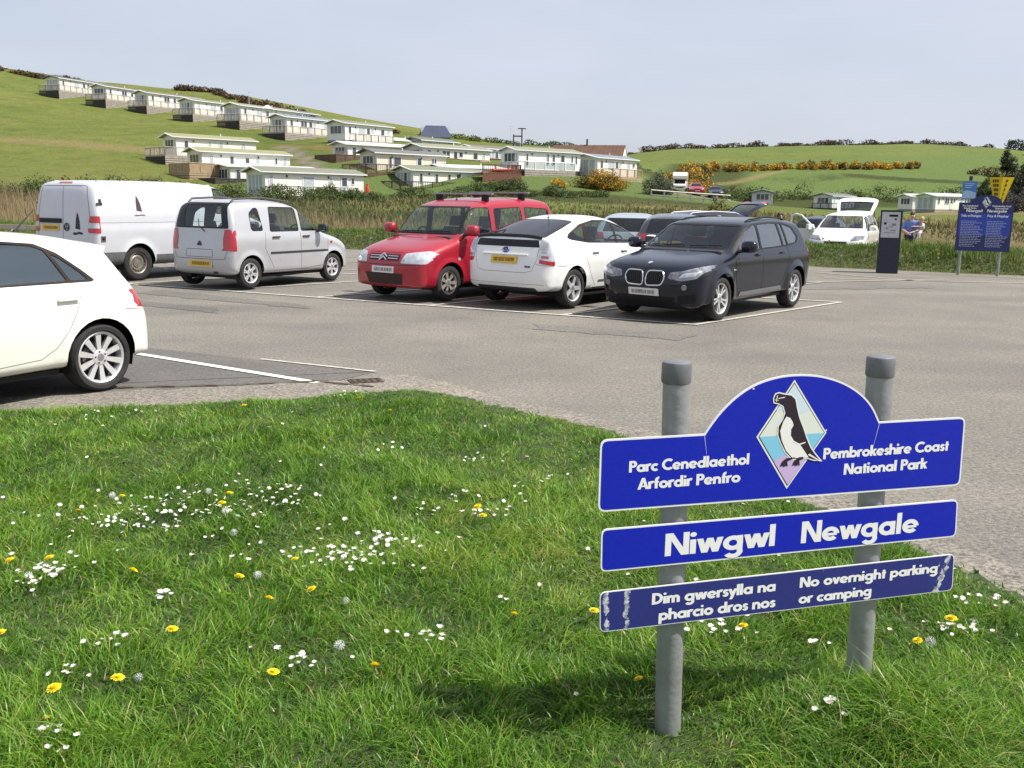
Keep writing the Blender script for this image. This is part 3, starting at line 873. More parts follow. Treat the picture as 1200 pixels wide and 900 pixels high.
class Car:
    """Body = side silhouette swelled to its width, then its skin is split along the windows, lamps, doors."""
    def __init__(s, spec):
        s.sp = spec
        s.shell()
        s.tags = [None]
    def W(s, x, z):
        sp = s.sp
        zt = [p[0] for p in sp['W']]; wt = [p[1] for p in sp['W']]
        w = np.interp(z, zt, wt)
        w = (w + np.interp(z - .04, zt, wt) + np.interp(z + .04, zt, wt)) / 3
        if 'plan' in sp:
            w = w * np.interp(x, [p[0] for p in sp['plan']], [p[1] for p in sp['plan']])
        r = sp['tyre'] + .045
        for xa in (sp['wb'] / 2, -sp['wb'] / 2):
            d = np.hypot(x - xa, z - sp['tyre'])
            w = w + sp.get('flare', .018) * (1 - smoothstep(r, r + .11, d)) * (z < r + sp['tyre'] + .1)
        return w
    def G(s, x, z):
        A, B = s.poly[:-1], s.poly[1:]
        best = np.full(np.shape(x), 9.0)
        for a, b in zip(A, B):
            dx, dz = b[0] - a[0], b[1] - a[1]
            px, pz = x - a[0], z - a[1]
            t = np.minimum(np.maximum((px * dx + pz * dz) / max(dx * dx + dz * dz, 1e-12), 0), 1)
            px -= t * dx; pz -= t * dz
            best = np.minimum(best, np.sqrt(px * px + pz * pz) / (a[2] + (b[2] - a[2]) * t))
        ins = in_poly(x, z, [(p[0], p[1]) for p in s.poly[:-1]])
        n = s.sp.get('n', 3.0)
        g = (1 - (1 - np.clip(best, 0, 1)) ** n) ** (1 / n)
        return np.where(ins, g, 0)
    def shell(s):
        sp = s.sp
        if sp.get('reuse') in SHELLS: return s.grow(*SHELLS[sp['reuse']])
        top = chaikin(sp['top'], 2)
        s.poly = np.concatenate([top, top[:1]])
        x0, x1 = top[:, 0].min(), top[:, 0].max()
        u = np.linspace(0, 1, 92)
        e = .5 - .5 * np.cos(pi * u)
        xs = x0 + .004 + (x1 - x0 - .008) * (.55 * e + .45 * u)
        # vertical range of the silhouette at each station
        def zrange(x):
            zz = []
            for a, b in zip(s.poly[:-1], s.poly[1:]):
                if (a[0] - x) * (b[0] - x) <= 0 and a[0] != b[0]:
                    zz.append(a[1] + (b[1] - a[1]) * (x - a[0]) / (b[0] - a[0]))
            return min(zz), max(zz)
        K = 60
        th = np.linspace(-pi / 2, pi / 2, K)
        zr = np.array([zrange(x) for x in xs])
        zc = ((zr[:, 0] + zr[:, 1]) / 2)[:, None]; hh = ((zr[:, 1] - zr[:, 0]) / 2)[:, None]
        X = np.repeat(xs[:, None], K, 1)
        ct, st = np.cos(th)[None], np.sin(th)[None]
        lo, hi = np.zeros(X.shape), np.full(X.shape, 1.5)
        for _ in range(19):
            r = (lo + hi) / 2
            z = zc + r * st * hh
            o = r * ct - s.W(X, z) * s.G(X, z) >= 0
            hi = np.where(o, r, hi); lo = np.where(o, lo, r)
        r = (lo + hi) / 2
        Y = r * ct; Z = zc + r * st * hh
        Z[:, 0], Z[:, -1] = zr[:, 0], zr[:, 1]; Y[:, 0] = Y[:, -1] = 0
        V = np.stack([X, Y, Z], -1)
        n = len(xs)
        verts = []
        ring = 2 * K - 2
        for i in range(n):
            for k in range(K): verts.append(tuple(V[i, k]))
            for k in range(K - 2, 0, -1): verts.append((V[i, k, 0], -V[i, k, 1], V[i, k, 2]))
        faces = []
        for i in range(n - 1):
            for k in range(ring):
                a, b = i * ring + k, i * ring + (k + 1) % ring
                faces.append((a, a + ring, b + ring, b))
        faces.append(tuple(range(ring)))
        faces.append(tuple(range((n - 1) * ring + ring - 1, (n - 1) * ring - 1, -1)))
        if sp.get('reuse'): SHELLS[sp['reuse']] = (verts, faces)
        s.grow(verts, faces)
    def grow(s, verts, faces):
        bm = bmesh.new()
        vv = [bm.verts.new(v) for v in verts]
        for f in faces: bm.faces.new([vv[i] for i in f])
        bmesh.ops.recalc_face_normals(bm, faces=bm.faces)
        bm.normal_update()
        s.bm = bm
        s.lay = bm.faces.layers.int.new('tag')
        s.bvh = BVHTree.FromBMesh(bm)
        s.root = None
    # ---- split the skin
    def cut(s, axis, sign, poly, name, m, off=0.0, thr=.12, only=None, parent=None, keep=True, lim=None):
        bm, lay = s.bm, s.lay
        ax = 'xyz'.index(axis)
        iu, iv = [(1, 2), (0, 2), (0, 1)][ax]
        us = [p[0] for p in poly]; vs = [p[1] for p in poly]
        ulo, uhi, vlo, vhi = min(us), max(us), min(vs), max(vs)
        cand = []
        for f in bm.faces:
            if f.normal[ax] * sign < thr: continue
            c0 = f.verts[0].co
            if not (ulo - .3 < c0[iu] < uhi + .3 and vlo - .3 < c0[iv] < vhi + .3): continue
            if only is not None and f[lay] not in only: continue
            if lim is not None and not lim(f.calc_center_median()): continue
            a = [v.co[iu] for v in f.verts]; b = [v.co[iv] for v in f.verts]
            if max(a) < ulo or min(a) > uhi or max(b) < vlo or min(b) > vhi: continue
            cand.append(f)
        n = len(poly)
        for i in range(n):
            p, q = poly[i], poly[(i + 1) % n]
            du, dv = q[0] - p[0], q[1] - p[1]
            if du * du + dv * dv < 1e-10: continue
            co = [0, 0, 0]; no = [0, 0, 0]
            co[iu], co[iv] = p; no[iu], no[iv] = -dv, du
            # only faces near this edge
            e0, e1 = min(p[0], q[0]) - 1e-4, max(p[0], q[0]) + 1e-4
            g0, g1 = min(p[1], q[1]) - 1e-4, max(p[1], q[1]) + 1e-4
            near = []
            for f in cand:
                a = [v.co[iu] for v in f.verts]; b = [v.co[iv] for v in f.verts]
                if not (max(a) < e0 or min(a) > e1 or max(b) < g0 or min(b) > g1): near.append(f)
            if not near: continue
            ns = set(near)
            es = {e for f in near for e in f.edges}; vt = {v for f in near for v in f.verts}
            r = bmesh.ops.bisect_plane(bm, geom=near + list(es) + list(vt), plane_co=co, plane_no=no, dist=1e-6)
            new = [g for g in r['geom'] if isinstance(g, bmesh.types.BMFace)]
            cand = [f for f in cand if f.is_valid and f not in ns] + new
        tag = len(s.tags)
        s.tags.append(dict(name=name, mat=m, off=off, parent=parent, keep=keep))
        cand = [f for f in cand if f.is_valid]
        if cand:
            cs = np.array([f.calc_center_median()[:] for f in cand])
            ins = in_poly(cs[:, iu], cs[:, iv], poly)
            for f, k in zip(cand, ins):
                if k: f[lay] = tag
        return tag
    def both(s, poly, name, m, **k):
        return s.cut('y', 1, poly, name, m, **k), s.cut('y', -1, poly, name, m, **k)
    def hit(s, axis, sign, u, v):
        ax = 'xyz'.index(axis)
        iu, iv = [(1, 2), (0, 2), (0, 1)][ax]
        o = [0, 0, 0]; d = [0, 0, 0]
        o[iu], o[iv] = u, v; o[ax] = 6.0 * sign; d[ax] = -sign
        h = s.bvh.ray_cast(Vector(o), Vector(d))
        if h[0] is None: return None, None
        n = h[1]
        if n[ax] * sign < 0: n = -n
        return h[0], n
    def strip(s, mb, axis, sign, pts, wd, m, off=.002, closed=False, step=.05, thick=0.0):
        P = [Vector(p) for p in pts]
        if closed: P.append(P[0])
        dense = []
        for a, b in zip(P[:-1], P[1:]):
            k = max(1, int((b - a).length / step))
            dense += [a + (b - a) * i / k for i in range(k)]
        dense.append(P[-1])
        H = [s.hit(axis, sign, p.x, p.y) for p in dense]
        H = [h for h in H if h[0] is not None]
        if len(H) < 2: return
        if thick > 0:
            mb.tube([h + n * off for h, n in H], thick, m, 6)
            return
        vs = []
        for i, (h, n) in enumerate(H):
            t = (H[min(i + 1, len(H) - 1)][0] - H[max(i - 1, 0)][0])
            if t.length < 1e-6: t = Vector((1, 0, 0))
            side = n.cross(t.normalized()) * wd / 2
            vs += [h + n * off - side, h + n * off + side]
        mb.add(vs, [(2 * i, 2 * i + 1, 2 * i + 3, 2 * i + 2) for i in range(len(H) - 1)], m)
    def frame(s, axis, sign, u, v, off=0.0):
        """matrix standing on the skin: local z = outward normal, local y = up along the skin"""
        h, n = s.hit(axis, sign, u, v)
        up = Vector((0, 0, 1)) if axis != 'z' else Vector((1, 0, 0))
        xx = up.cross(n).normalized(); yy = n.cross(xx).normalized()
        M = Matrix((xx, yy, n)).transposed().to_4x4()
        M.translation = h + n * off
        return M
    def finish(s, body_mat):
        bm = s.bm
        sp = s.sp
        # wheel openings
        r = sp['tyre'] + .045
        for xa in (sp['wb'] / 2, -sp['wb'] / 2):
            c = [(xa + r * cos(a), sp['tyre'] + .01 + r * sin(a)) for a in np.linspace(0, 2 * pi, 29)[:-1]]
            for sg in (1, -1):
                s.cut('y', sg, c, 'wheel_arch', M_TRIM, thr=-.9, keep=False, lim=lambda p, sg=sg: p.y * sg > .42)
        bm.normal_update()
        bm.verts.index_update()
        groups = {}
        for f in bm.faces: groups.setdefault(f[s.lay], []).append(f)
        objs = {}
        for tag in sorted(groups):
            info = s.tags[tag] if tag else dict(name='body', mat=body_mat, off=0, parent=None, keep=True)
            if not info['keep']: continue
            mp = {}; vs = []; ns = []; fs = []
            for f in groups[tag]:
                q = []
                for v in f.verts:
                    if v.index not in mp:
                        mp[v.index] = len(vs); vs.append(v.co + v.normal * info['off']); ns.append(v.normal.copy())
                    q.append(mp[v.index])
                fs.append(q)
            par = objs.get(info['parent']) if info['parent'] else s.root
            o = mesh_obj(info['name'], vs, fs, info['mat'], par or s.root, smooth=True)
            o.data.normals_split_custom_set_from_vertices([n[:] for n in ns])
            objs[tag] = o
        s.objs = objs
        bm.free()
        return objs

def tyre_mesh(r, w, rr):
    mb = MB()
    h = w / 2
    mb.lathe([(rr, -h * .80), (rr + .012, -h * .96), ((r + rr) / 2 + .01, -h), (r - .022, -h * .95), (r - .006, -h * .82), (r, -h * .55), (r, h * .55), (r - .006, h * .82), (r - .022, h * .95), ((r + rr) / 2 + .01, h), (rr + .012, h * .96), (rr, h * .80)], M_RUBBER, 44)
    return mb

def rim_mesh(style, rr, w, m):
    """rim seen from +y"""
    mb = MB(); h = w / 2
    mb.lathe([(rr, -h * .8), (rr - .02, -h * .3), (rr - .03, h * .35), (rr - .022, h * .74), (rr - .008, h * .84), (rr, h * .80)], m, 40)
    mb.lathe([(rr - .028, h * .05), (.03, h * .02), (.001, h * .02)], M_TRIM, 32)                        # dark drum behind
    mb.lathe([(rr * .62, h * .10), (rr * .60, h * .16), (.05, h * .16)], mat('brake_disc', (.16, .155, .15), .5, .6), 28)
    R = rr - .018
    def spoke(a, w0, w1, r0=.05, r1=None, y0=.62, y1=.70, dep=.035, skew=0.0):
        r1 = r1 or R
        ca, sa = cos(a), sin(a)
        vs = []
        for (rad, ww, yy, sk) in ((r0, w0, y0, 0), ((r0 + r1) / 2, (w0 + w1) / 2, (y0 + y1) / 2 - .03, skew * .5), (r1, w1, y1, skew)):
            for sd, dy in ((-1, 0), (1, 0), (.7, -1), (-.7, -1)):
                t = sd * ww / 2 + sk
                vs.append((rad * ca - t * sa, h * yy + dy * dep, rad * sa + t * ca))
        fs = []
        for k in range(2):
            b = 4 * k
            for j in range(4): fs.append((b + j, b + (j + 1) % 4, b + 4 + (j + 1) % 4, b + 4 + j))
        fs += [(3, 2, 1, 0), (8, 9, 10, 11)]
        mb.add(vs, fs, m)
    if style == 'ten':
        for k in range(10): spoke(2 * pi * k / 10 + .1, .034, .056)
    elif style == 'five_double':
        for k in range(5):
            a = 2 * pi * k / 5 + .3
            spoke(a + .15, .028, .026, skew=.012); spoke(a - .15, .028, .026, skew=-.012)
    elif style == 'five':
        for k in range(5):
            a = 2 * pi * k / 5 + .25
            spoke(a, .075, .058); spoke(a + .10, .01, .03, r0=rr * .55); spoke(a - .10, .01, .03, r0=rr * .55)
    elif style == 'six':
        for k in range(6):
            a = 2 * pi * k / 6 + .2
            spoke(a, .034, .062); 
    elif style == 'six_double':
        for k in range(6):
            a = 2 * pi * k / 6 + .2
            spoke(a + .13, .022, .03); spoke(a - .13, .022, .03)
    elif style == 'seven':
        for k in range(7): spoke(2 * pi * k / 7 + .2, .034, .075, r0=.055)
    elif style == 'steel':
        mb.lathe([(rr - .025, h * .45), (rr * .80, h * .42), (rr * .66, h * .62), (rr * .5, h * .60), (rr * .42, h * .40), (.10, h * .38), (.09, h * .62), (.02, h * .66), (.001, h * .66)], m, 40)
        for k in range(16):
            a = 2 * pi * k / 16
            spoke(a, .022, .022, r0=rr * .74, r1=rr * .86, y0=.52, y1=.50, dep=.004)
        for k in range(16):
            a = 2 * pi * (k + .5) / 16
            c = Vector((cos(a), 0, sin(a))) * rr * .80
            mb.box((c.x - .012, h * .41, c.z - .012), (c.x + .012, h * .445, c.z + .012), M_TRIM)
    if style != 'steel':
        mb.lathe([(.075, h * .50), (.072, h * .64), (.06, h * .68), (.034, h * .69)], m, 24)
        mb.lathe([(.034, h * .70), (.001, h * .72)], mat('hub_cap', (.30, .30, .31), .35, .6), 20)
        for k in range(5):
            a = 2 * pi * k / 5 + .6
            mb.lathe([(.009, h * .66), (.009, h * .70), (.001, h * .70)], M_PLASTIC, 8, c=(.052 * cos(a), 0, .052 * sin(a)))
    return mb

def add_wheels(root, sp, m=None):
    r, w = sp['tyre'], sp.get('tw', .205)
    rr = sp.get('rim', r - .095)
    ty = tm = rm = None
    for xa in (sp['wb'] / 2, -sp['wb'] / 2):
        for sg in (1, -1):
            if tm is None:
                o = tyre_mesh(r, w, rr).build('wheel', root, True); tm = o.data
                q = rim_mesh(sp['wheel'], rr, w, m or M_ALLOY).build('rim', o, True); rm = q.data
            else:
                o = bpy.data.objects.new('wheel', tm); link(o, root)
                q = bpy.data.objects.new('rim', rm); link(q, o)
            o.location = (xa, sg * (sp['track'] - w / 2), r)
            o.rotation_euler = (0, random.uniform(0, 1), 0 if sg > 0 else pi)
            if sg < 0: o.rotation_euler = (0, random.uniform(0, 1), pi)
    # liners and floor, dark
    mb = MB()
    ra = r + .043
    for xa in (sp['wb'] / 2, -sp['wb'] / 2):
        for sg in (1, -1):
            vs = []; fs = []
            an = np.linspace(-.35, pi + .35, 18)
            for a in an:
                for y in (sp['track'] - .035, sp['track'] - .36):
                    vs.append((xa + ra * cos(a), sg * y, r + .01 + ra * sin(a)))
            for i in range(17): fs.append((2 * i, 2 * i + 1, 2 * i + 3, 2 * i + 2))
            fs.append(tuple(2 * i + 1 for i in range(18)))
            mb.add(vs, fs, M_TRIM)
    fl = sp['floor']
    mb.box((-sp['wb'] / 2 - r * .6, -sp['track'] + .33, fl), (sp['wb'] / 2 + r * .6, sp['track'] - .33, fl + .05), M_TRIM)
    mb.box((-sp['wb'] / 2 + ra + .03, -sp['track'] + .09, fl), (sp['wb'] / 2 - ra - .03, sp['track'] - .09, fl + .045), M_TRIM)
    for xa in (sp['wb'] / 2, -sp['wb'] / 2):
        mb.tube([(xa, -sp['track'] + .2, r), (xa, sp['track'] - .2, r)], .045, M_TRIM, 8)
    mb.build('underbody', root)

def seat_mesh(parent, name, x, y, z, wd, bh=.62):
    mb = MB()
    mb.box((x - .24, y - wd / 2, z), (x + .26, y + wd / 2, z + .16), M_SEAT, .04)
    mb.M = Matrix.Translation((x - .22, y, z + .14)) @ Matrix.Rotation(RD(-18), 4, 'Y')
    mb.box((-.06, -wd / 2, 0), (.07, wd / 2, bh), M_SEAT, .04)
    if wd < .7: mb.box((-.045, -.13, bh + .03), (.045, .13, bh + .22), M_SEAT, .03)
    else:
        for yy in (-wd * .3, wd * .3): mb.box((-.04, yy - .12, bh + .02), (.04, yy + .12, bh + .17), M_SEAT, .03)
    return mb.build(name, parent)

def interior(root, sp, zf, xs, xr, zbelt, xdash):
    """front seats at xs, rear bench at xr, dashboard at xdash; right-hand drive"""
    for y in (.36, -.36): seat_mesh(root, 'seat', xs, y, zf, .48)
    if xr is not None: seat_mesh(root, 'rear_bench', xr, 0, zf, 1.15, .52)
    mb = MB()
    ww = np.interp(zbelt, [p[0] for p in sp['W']], [p[1] for p in sp['W']]) - .10
    mb.box((xdash - .18, -ww, zbelt - .35), (xdash + .20, ww, zbelt - .03), M_PLASTIC, .06)
    mb.build('dashboard', root)
    mb = MB()
    c = Vector((xdash - .34, -.36, zbelt - .06))
    ring = [c + Vector((.08 * sin(a), .18 * cos(a), .165 * sin(a))) for a in np.linspace(0, 2 * pi, 21)]
    mb.tube(ring, .015, M_TRIM, 6, False)
    mb.tube([c, c + Vector((.2, 0, -.09))], .03, M_TRIM, 6)
    mb.box((c.x - .012, c.y - .16, c.z - .03), (c.x + .012, c.y + .16, c.z + .02), M_TRIM)
    mb.build('steering_wheel', root)

def door_mirror(car, x, z, sg, m, sz=1.0):
    h, n = car.hit('y', sg, x, z)
    mb = MB()
    y0 = h.y
    mb.tube([(h.x, y0 - sg * .02, z), (h.x - .01, y0 + sg * .10, z + .02)], .028, M_PLASTIC, 8)
    bm = bmesh.new()
    bmesh.ops.create_uvsphere(bm, u_segments=14, v_segments=10, radius=1)
    for v in bm.verts:
        c = v.co.copy()
        q = lambda t, p=.62: math.copysign(abs(t) ** p, t)
        v.co = Vector((h.x + .00 + q(c.x) * .055 * sz + (.03 * sz if c.x > 0 else 0) * abs(c.x), y0 + sg * (.165 * sz) + q(c.y) * .115 * sz, z + .075 * sz + q(c.z) * .085 * sz))
    bm.verts.index_update()
    mb.add([v.co.copy() for v in bm.verts], [[v.index for v in f.verts] for f in bm.faces], m)
    bm.free()
    o = mb.build('door_mirror', car.root, True)
    mb = MB()
    xg = h.x - .060 * sz
    yc = y0 + sg * .165 * sz
    mb.add([(xg, yc - .095 * sz, z + .015), (xg, yc + .095 * sz, z + .015), (xg, yc + .09 * sz, z + .135 * sz), (xg, yc - .09 * sz, z + .135 * sz)], [(0, 1, 2, 3)], mat('mirror_glass', (.5, .52, .55), .05, 1.0))
    mb.build('mirror_glass', o)
    return o

def door_handle(car, x, z, sg, m, parent=None, pocket=True):
    M = car.frame('y', sg, x, z, .0)
    mb = MB(); mb.M = M
    if pocket:
        mb.lathe([(.062, .0015), (.055, .004), (.001, -.004)], m, 18, axis='z')
    mb.box((-.10, -.014, .006), (.10, .014, .034), m, .008)
    return mb.build('handle', parent or car.root, True)

def plate(car, axis, sign, u, v, yellow, wide=.52, high=.111, off=.012):
    M = car.frame(axis, sign, u, v, off)
    mb = MB(); mb.M = M
    mb.box((-wide / 2, -high / 2, -.012), (wide / 2, high / 2, .004), M_YPLATE if yellow else M_WPLATE, .003)
    mb.M = M @ Matrix.Translation((0, 0, .0055))
    r = random.Random(int(u * 100 + v * 1000 + sign * 7 + (91 if yellow else 0)))
    x = -wide * .40
    while x < wide * .38:
        ww = r.uniform(.03, .07)
        mb.add([(x, -high * .27, 0), (x + ww, -high * .27, 0), (x + ww, high * .27, 0), (x, high * .27, 0)], [(0, 1, 2, 3)], M_YSMUDGE if yellow else M_SMUDGE)
        x += ww + r.choice((.0, .004, .012))
    return mb.build('number_plate', car.root)

def wiper(car, axis, sign, pts, parent=None):
    mb = MB()
    car.strip(mb, axis, sign, pts, .02, M_TRIM, .018, thick=.008, step=.06)
    return mb.build('wiper', car.root)

def aerial(car, x, y, L=.35, lean=-.35, name='aerial'):
    h, n = car.hit('z', 1, x, y)
    mb = MB()
    mb.tube([h, h + Vector((0, 0, .02))], [.02, .012], M_TRIM, 8)
    mb.tube([h + Vector((0, 0, .015)), h + Vector((lean * L, 0, L))], [.006, .003], M_TRIM, 6)
    return mb.build(name, car.root)

def gaps(car, lines, name='panel_gap', wd=.008, m=None):
    mb = MB()
    for axis, sign, pts in lines:
        for sg in ((1, -1) if sign == 0 else (sign,)):
            car.strip(mb, axis, sg, pts, wd, m or mat('gap_shadow', (.02, .02, .02), .8), .0015)
    return mb.build(name, car.root)

def mirror_pts(p): return [(-a, b) for a, b in p]

def window_set(car, dlo, panes, trim=M_TRIM, g=None, rec=-.006, name='side_window'):
    car.both(dlo, 'window_trim', trim, thr=.2)
    t = []
    for p in panes: t += car.both(p, name, g or M_GLASS, off=rec, thr=.2)
    return t
P_CREAM = paint('cream_white_paint', (.80, .79, .71), .3)
P_WHITE = paint('white_paint', (.80, .80, .79), .3)
P_VAN = paint('van_white_paint', (.58, .59, .63), .38, .15, coat=.4)
P_SILVER = paint('silver_paint', (.52, .53, .55), .36, .4, .5)
P_RED = paint('red_paint', (.36, .012, .028), .32, .15)
P_BLACKBLUE = paint('blue_black_paint', (.005, .0075, .018), .22, .0, .55, .3)
P_GREY = paint('grey_paint', (.055, .062, .075), .3, .4)
P_NAVY = paint('navy_paint', (.012, .018, .045), .3, .0, .4, .3)
P_PALE = paint('pale_blue_silver_paint', (.45, .50, .54), .34, .4)
M_GREYPL = mat('grey_bumper_plastic', (.10, .105, .11), .6, var=.15, scale=10)

def place(spec, name, label, cat, loc, yaw, sc=1.0, group=None):
    c = Car(spec)
    c.root = thing(name, label, cat, (loc[0], loc[1], loc[2] if len(loc) > 2 else 0.012), RD(yaw), group, sc)
    return c

# ================================================================== nearest car: cream white hatchback, nose out of the picture
def car_cream():
    sp = dict(wb=2.469, tyre=.302, rim=.234, track=.86, tw=.215, floor=.20, n=3.0, wheel='ten', flare=.02,
        top=[(1.90, .20, .12), (1.98, .35, .45), (2.02, .52, .5), (1.99, .66, .45), (1.90, .78, .35), (1.7, .86, .25), (1.3, .95, .2), (.98, .995, .18), (.88, 1.01, .2), (.2, 1.335, .2), (0, 1.385, .16),
             (-.4, 1.42, .15), (-.9, 1.405, .15), (-1.25, 1.355, .15), (-1.48, 1.305, .16), (-1.54, 1.26, .2), (-1.64, 1.11, .24), (-1.75, .95, .28), (-1.83, .82, .32), (-1.91, .68, .38), (-1.935, .5, .4), (-1.91, .36, .3), (-1.84, .24, .12), (-1.6, .22, .1), (1.6, .19, .1)],
        W=[(.15, .80), (.28, .83), (.5, .858), (.74, .866), (.86, .85), (.93, .825), (1.0, .785), (1.2, .70), (1.35, .62), (1.42, .58)])
    c = place(sp, 'parked_car', 'cream white hatchback at the left edge with only its rear half in view', 'car', (-5.02, 7.71), 240)
    M_REARGLASS = glass('light_car_glass', (.60, .76, .76), 1.0, .22, (.80, .97, 1.0))
    # door and windows
    c.both(rp([(-.26, .99), (-1.10, .99), (-1.02, .80), (-.90, .55), (-.66, .36), (-.26, .34)], .04), 'door', P_CREAM, thr=.2)
    d1 = c.both(rp([(.86, .99), (-.24, .99), (-.24, .34), (.86, .34)], .05), 'door', P_CREAM, thr=.2)
    dlo = rp([(.72, .985), (.25, 1.25), (-.1, 1.325), (-.5, 1.345), (-.80, 1.318), (-.97, 1.235), (-1.16, 1.08), (-1.25, .995), (-1.22, .978)], .02)
    window_set(c, dlo, [rp([(.62, 1.0), (.24, 1.235), (-.1, 1.305), (-.21, 1.31), (-.21, .998)], .02), rp([(-.27, .998), (-.27, 1.315), (-.5, 1.325), (-.76, 1.302), (-.86, 1.26), (-.985, 1.0)], .02), rp([(-.91, 1.225), (-.98, 1.19), (-1.13, 1.065), (-1.19, 1.0), (-1.02, 1.0)], .015)], trim=mat('window_rubber', (.022, .014, .012), .5, spec=.2), g=M_REARGLASS)
    tw = rp([(-.60, 1.0), (.60, 1.0), (.52, 1.25), (-.52, 1.25)], .05)
    c.cut('x', -1, tw, 'rear_window', M_BLACKGLASS)
    c.cut('x', 1, rp([(-.64, 1.03), (.64, 1.03), (.52, 1.32), (-.52, 1.32)], .05), 'windscreen', M_GLASS, off=-.004)
    for sg in (1, -1):
        c.cut('x', -1, rp([(sg * .42, .87), (sg * .88, .89), (sg * .88, .735), (sg * .74, .70), (sg * .44, .76)], .02), 'tail_light', M_REDLENS, thr=.25, off=.003)
        c.cut('x', 1, rp([(sg * .45, .62), (sg * .86, .70), (sg * .86, .82), (sg * .5, .72)], .02), 'headlight', M_DARKLENS)
    c.cut('x', 1, rp([(-.36, .36), (.36, .36), (.42, .62), (-.42, .62)], .05), 'grille', M_TRIM)
    c.finish(P_CREAM)
    add_wheels(c.root, sp)
    interior(c.root, sp, .30, .25, -.62, 1.0, .78)
    for sg in (1, -1):
        door_handle(c, -.93, .845, sg, P_CREAM, pocket=False)
        door_handle(c, .02, .845, sg, P_CREAM, pocket=False)
    # roof spoiler over the tailgate
    mb = MB()
    sec = []
    for y in np.linspace(-.56, .56, 9):
        dx = .05 * (y / .56) ** 2
        h, n = c.hit('z', 1, -1.30, float(y))
        h2, _ = c.hit('z', 1, -1.46, float(y))
        sec.append([(-1.30, y, h.z - .005), (-1.46, y, h2.z + .012), (-1.60 + dx, y, 1.29 - .02 * (y / .56) ** 2), (-1.59 + dx, y, 1.26 - .02 * (y / .56) ** 2), (-1.50, y, h2.z - .09)])
    vs = [p for s_ in sec for p in s_]; fs = []
    for i in range(8):
        for j in range(5): fs.append((i * 5 + j, (i + 1) * 5 + j, (i + 1) * 5 + (j + 1) % 5, i * 5 + (j + 1) % 5))
    fs += [tuple(range(5)), tuple(40 + k for k in range(4, -1, -1))]
    mb.add(vs, fs, P_CREAM); mb.build('roof_spoiler', c.root, True)
    gaps(c, [('y', 0, [(-.25, 1.0), (-.25, .34)]), ('y', 0, [(-1.10, .985), (-1.06, .86), (-1.0, .72), (-.92, .58), (-.80, .44), (-.66, .36), (-.26, .335), (.86, .335), (.88, .98)]), ('x', -1, [(-.74, .70), (-.5, .60), (.5, .60), (.74, .70)]), ('y', 0, [(-1.50, .72), (-1.72, .70)])], wd=.006, m=mat('soft_gap', (.20, .19, .16), .8))
    plate(c, 'x', -1, 0, .70, True)
    h, n = c.hit('z', 1, -1.05, 0)
    mb = MB(); mb.tube([h, h + Vector((0, 0, .03))], [.03, .016], M_TRIM, 8); mb.tube([h + Vector((0, 0, .02)), h + Vector((-.19, 0, .20))], [.008, .004], M_TRIM, 6); mb.build('aerial', c.root)
    for sg in (1, -1): door_mirror(c, .66, .97, sg, P_CREAM)
car_cream()

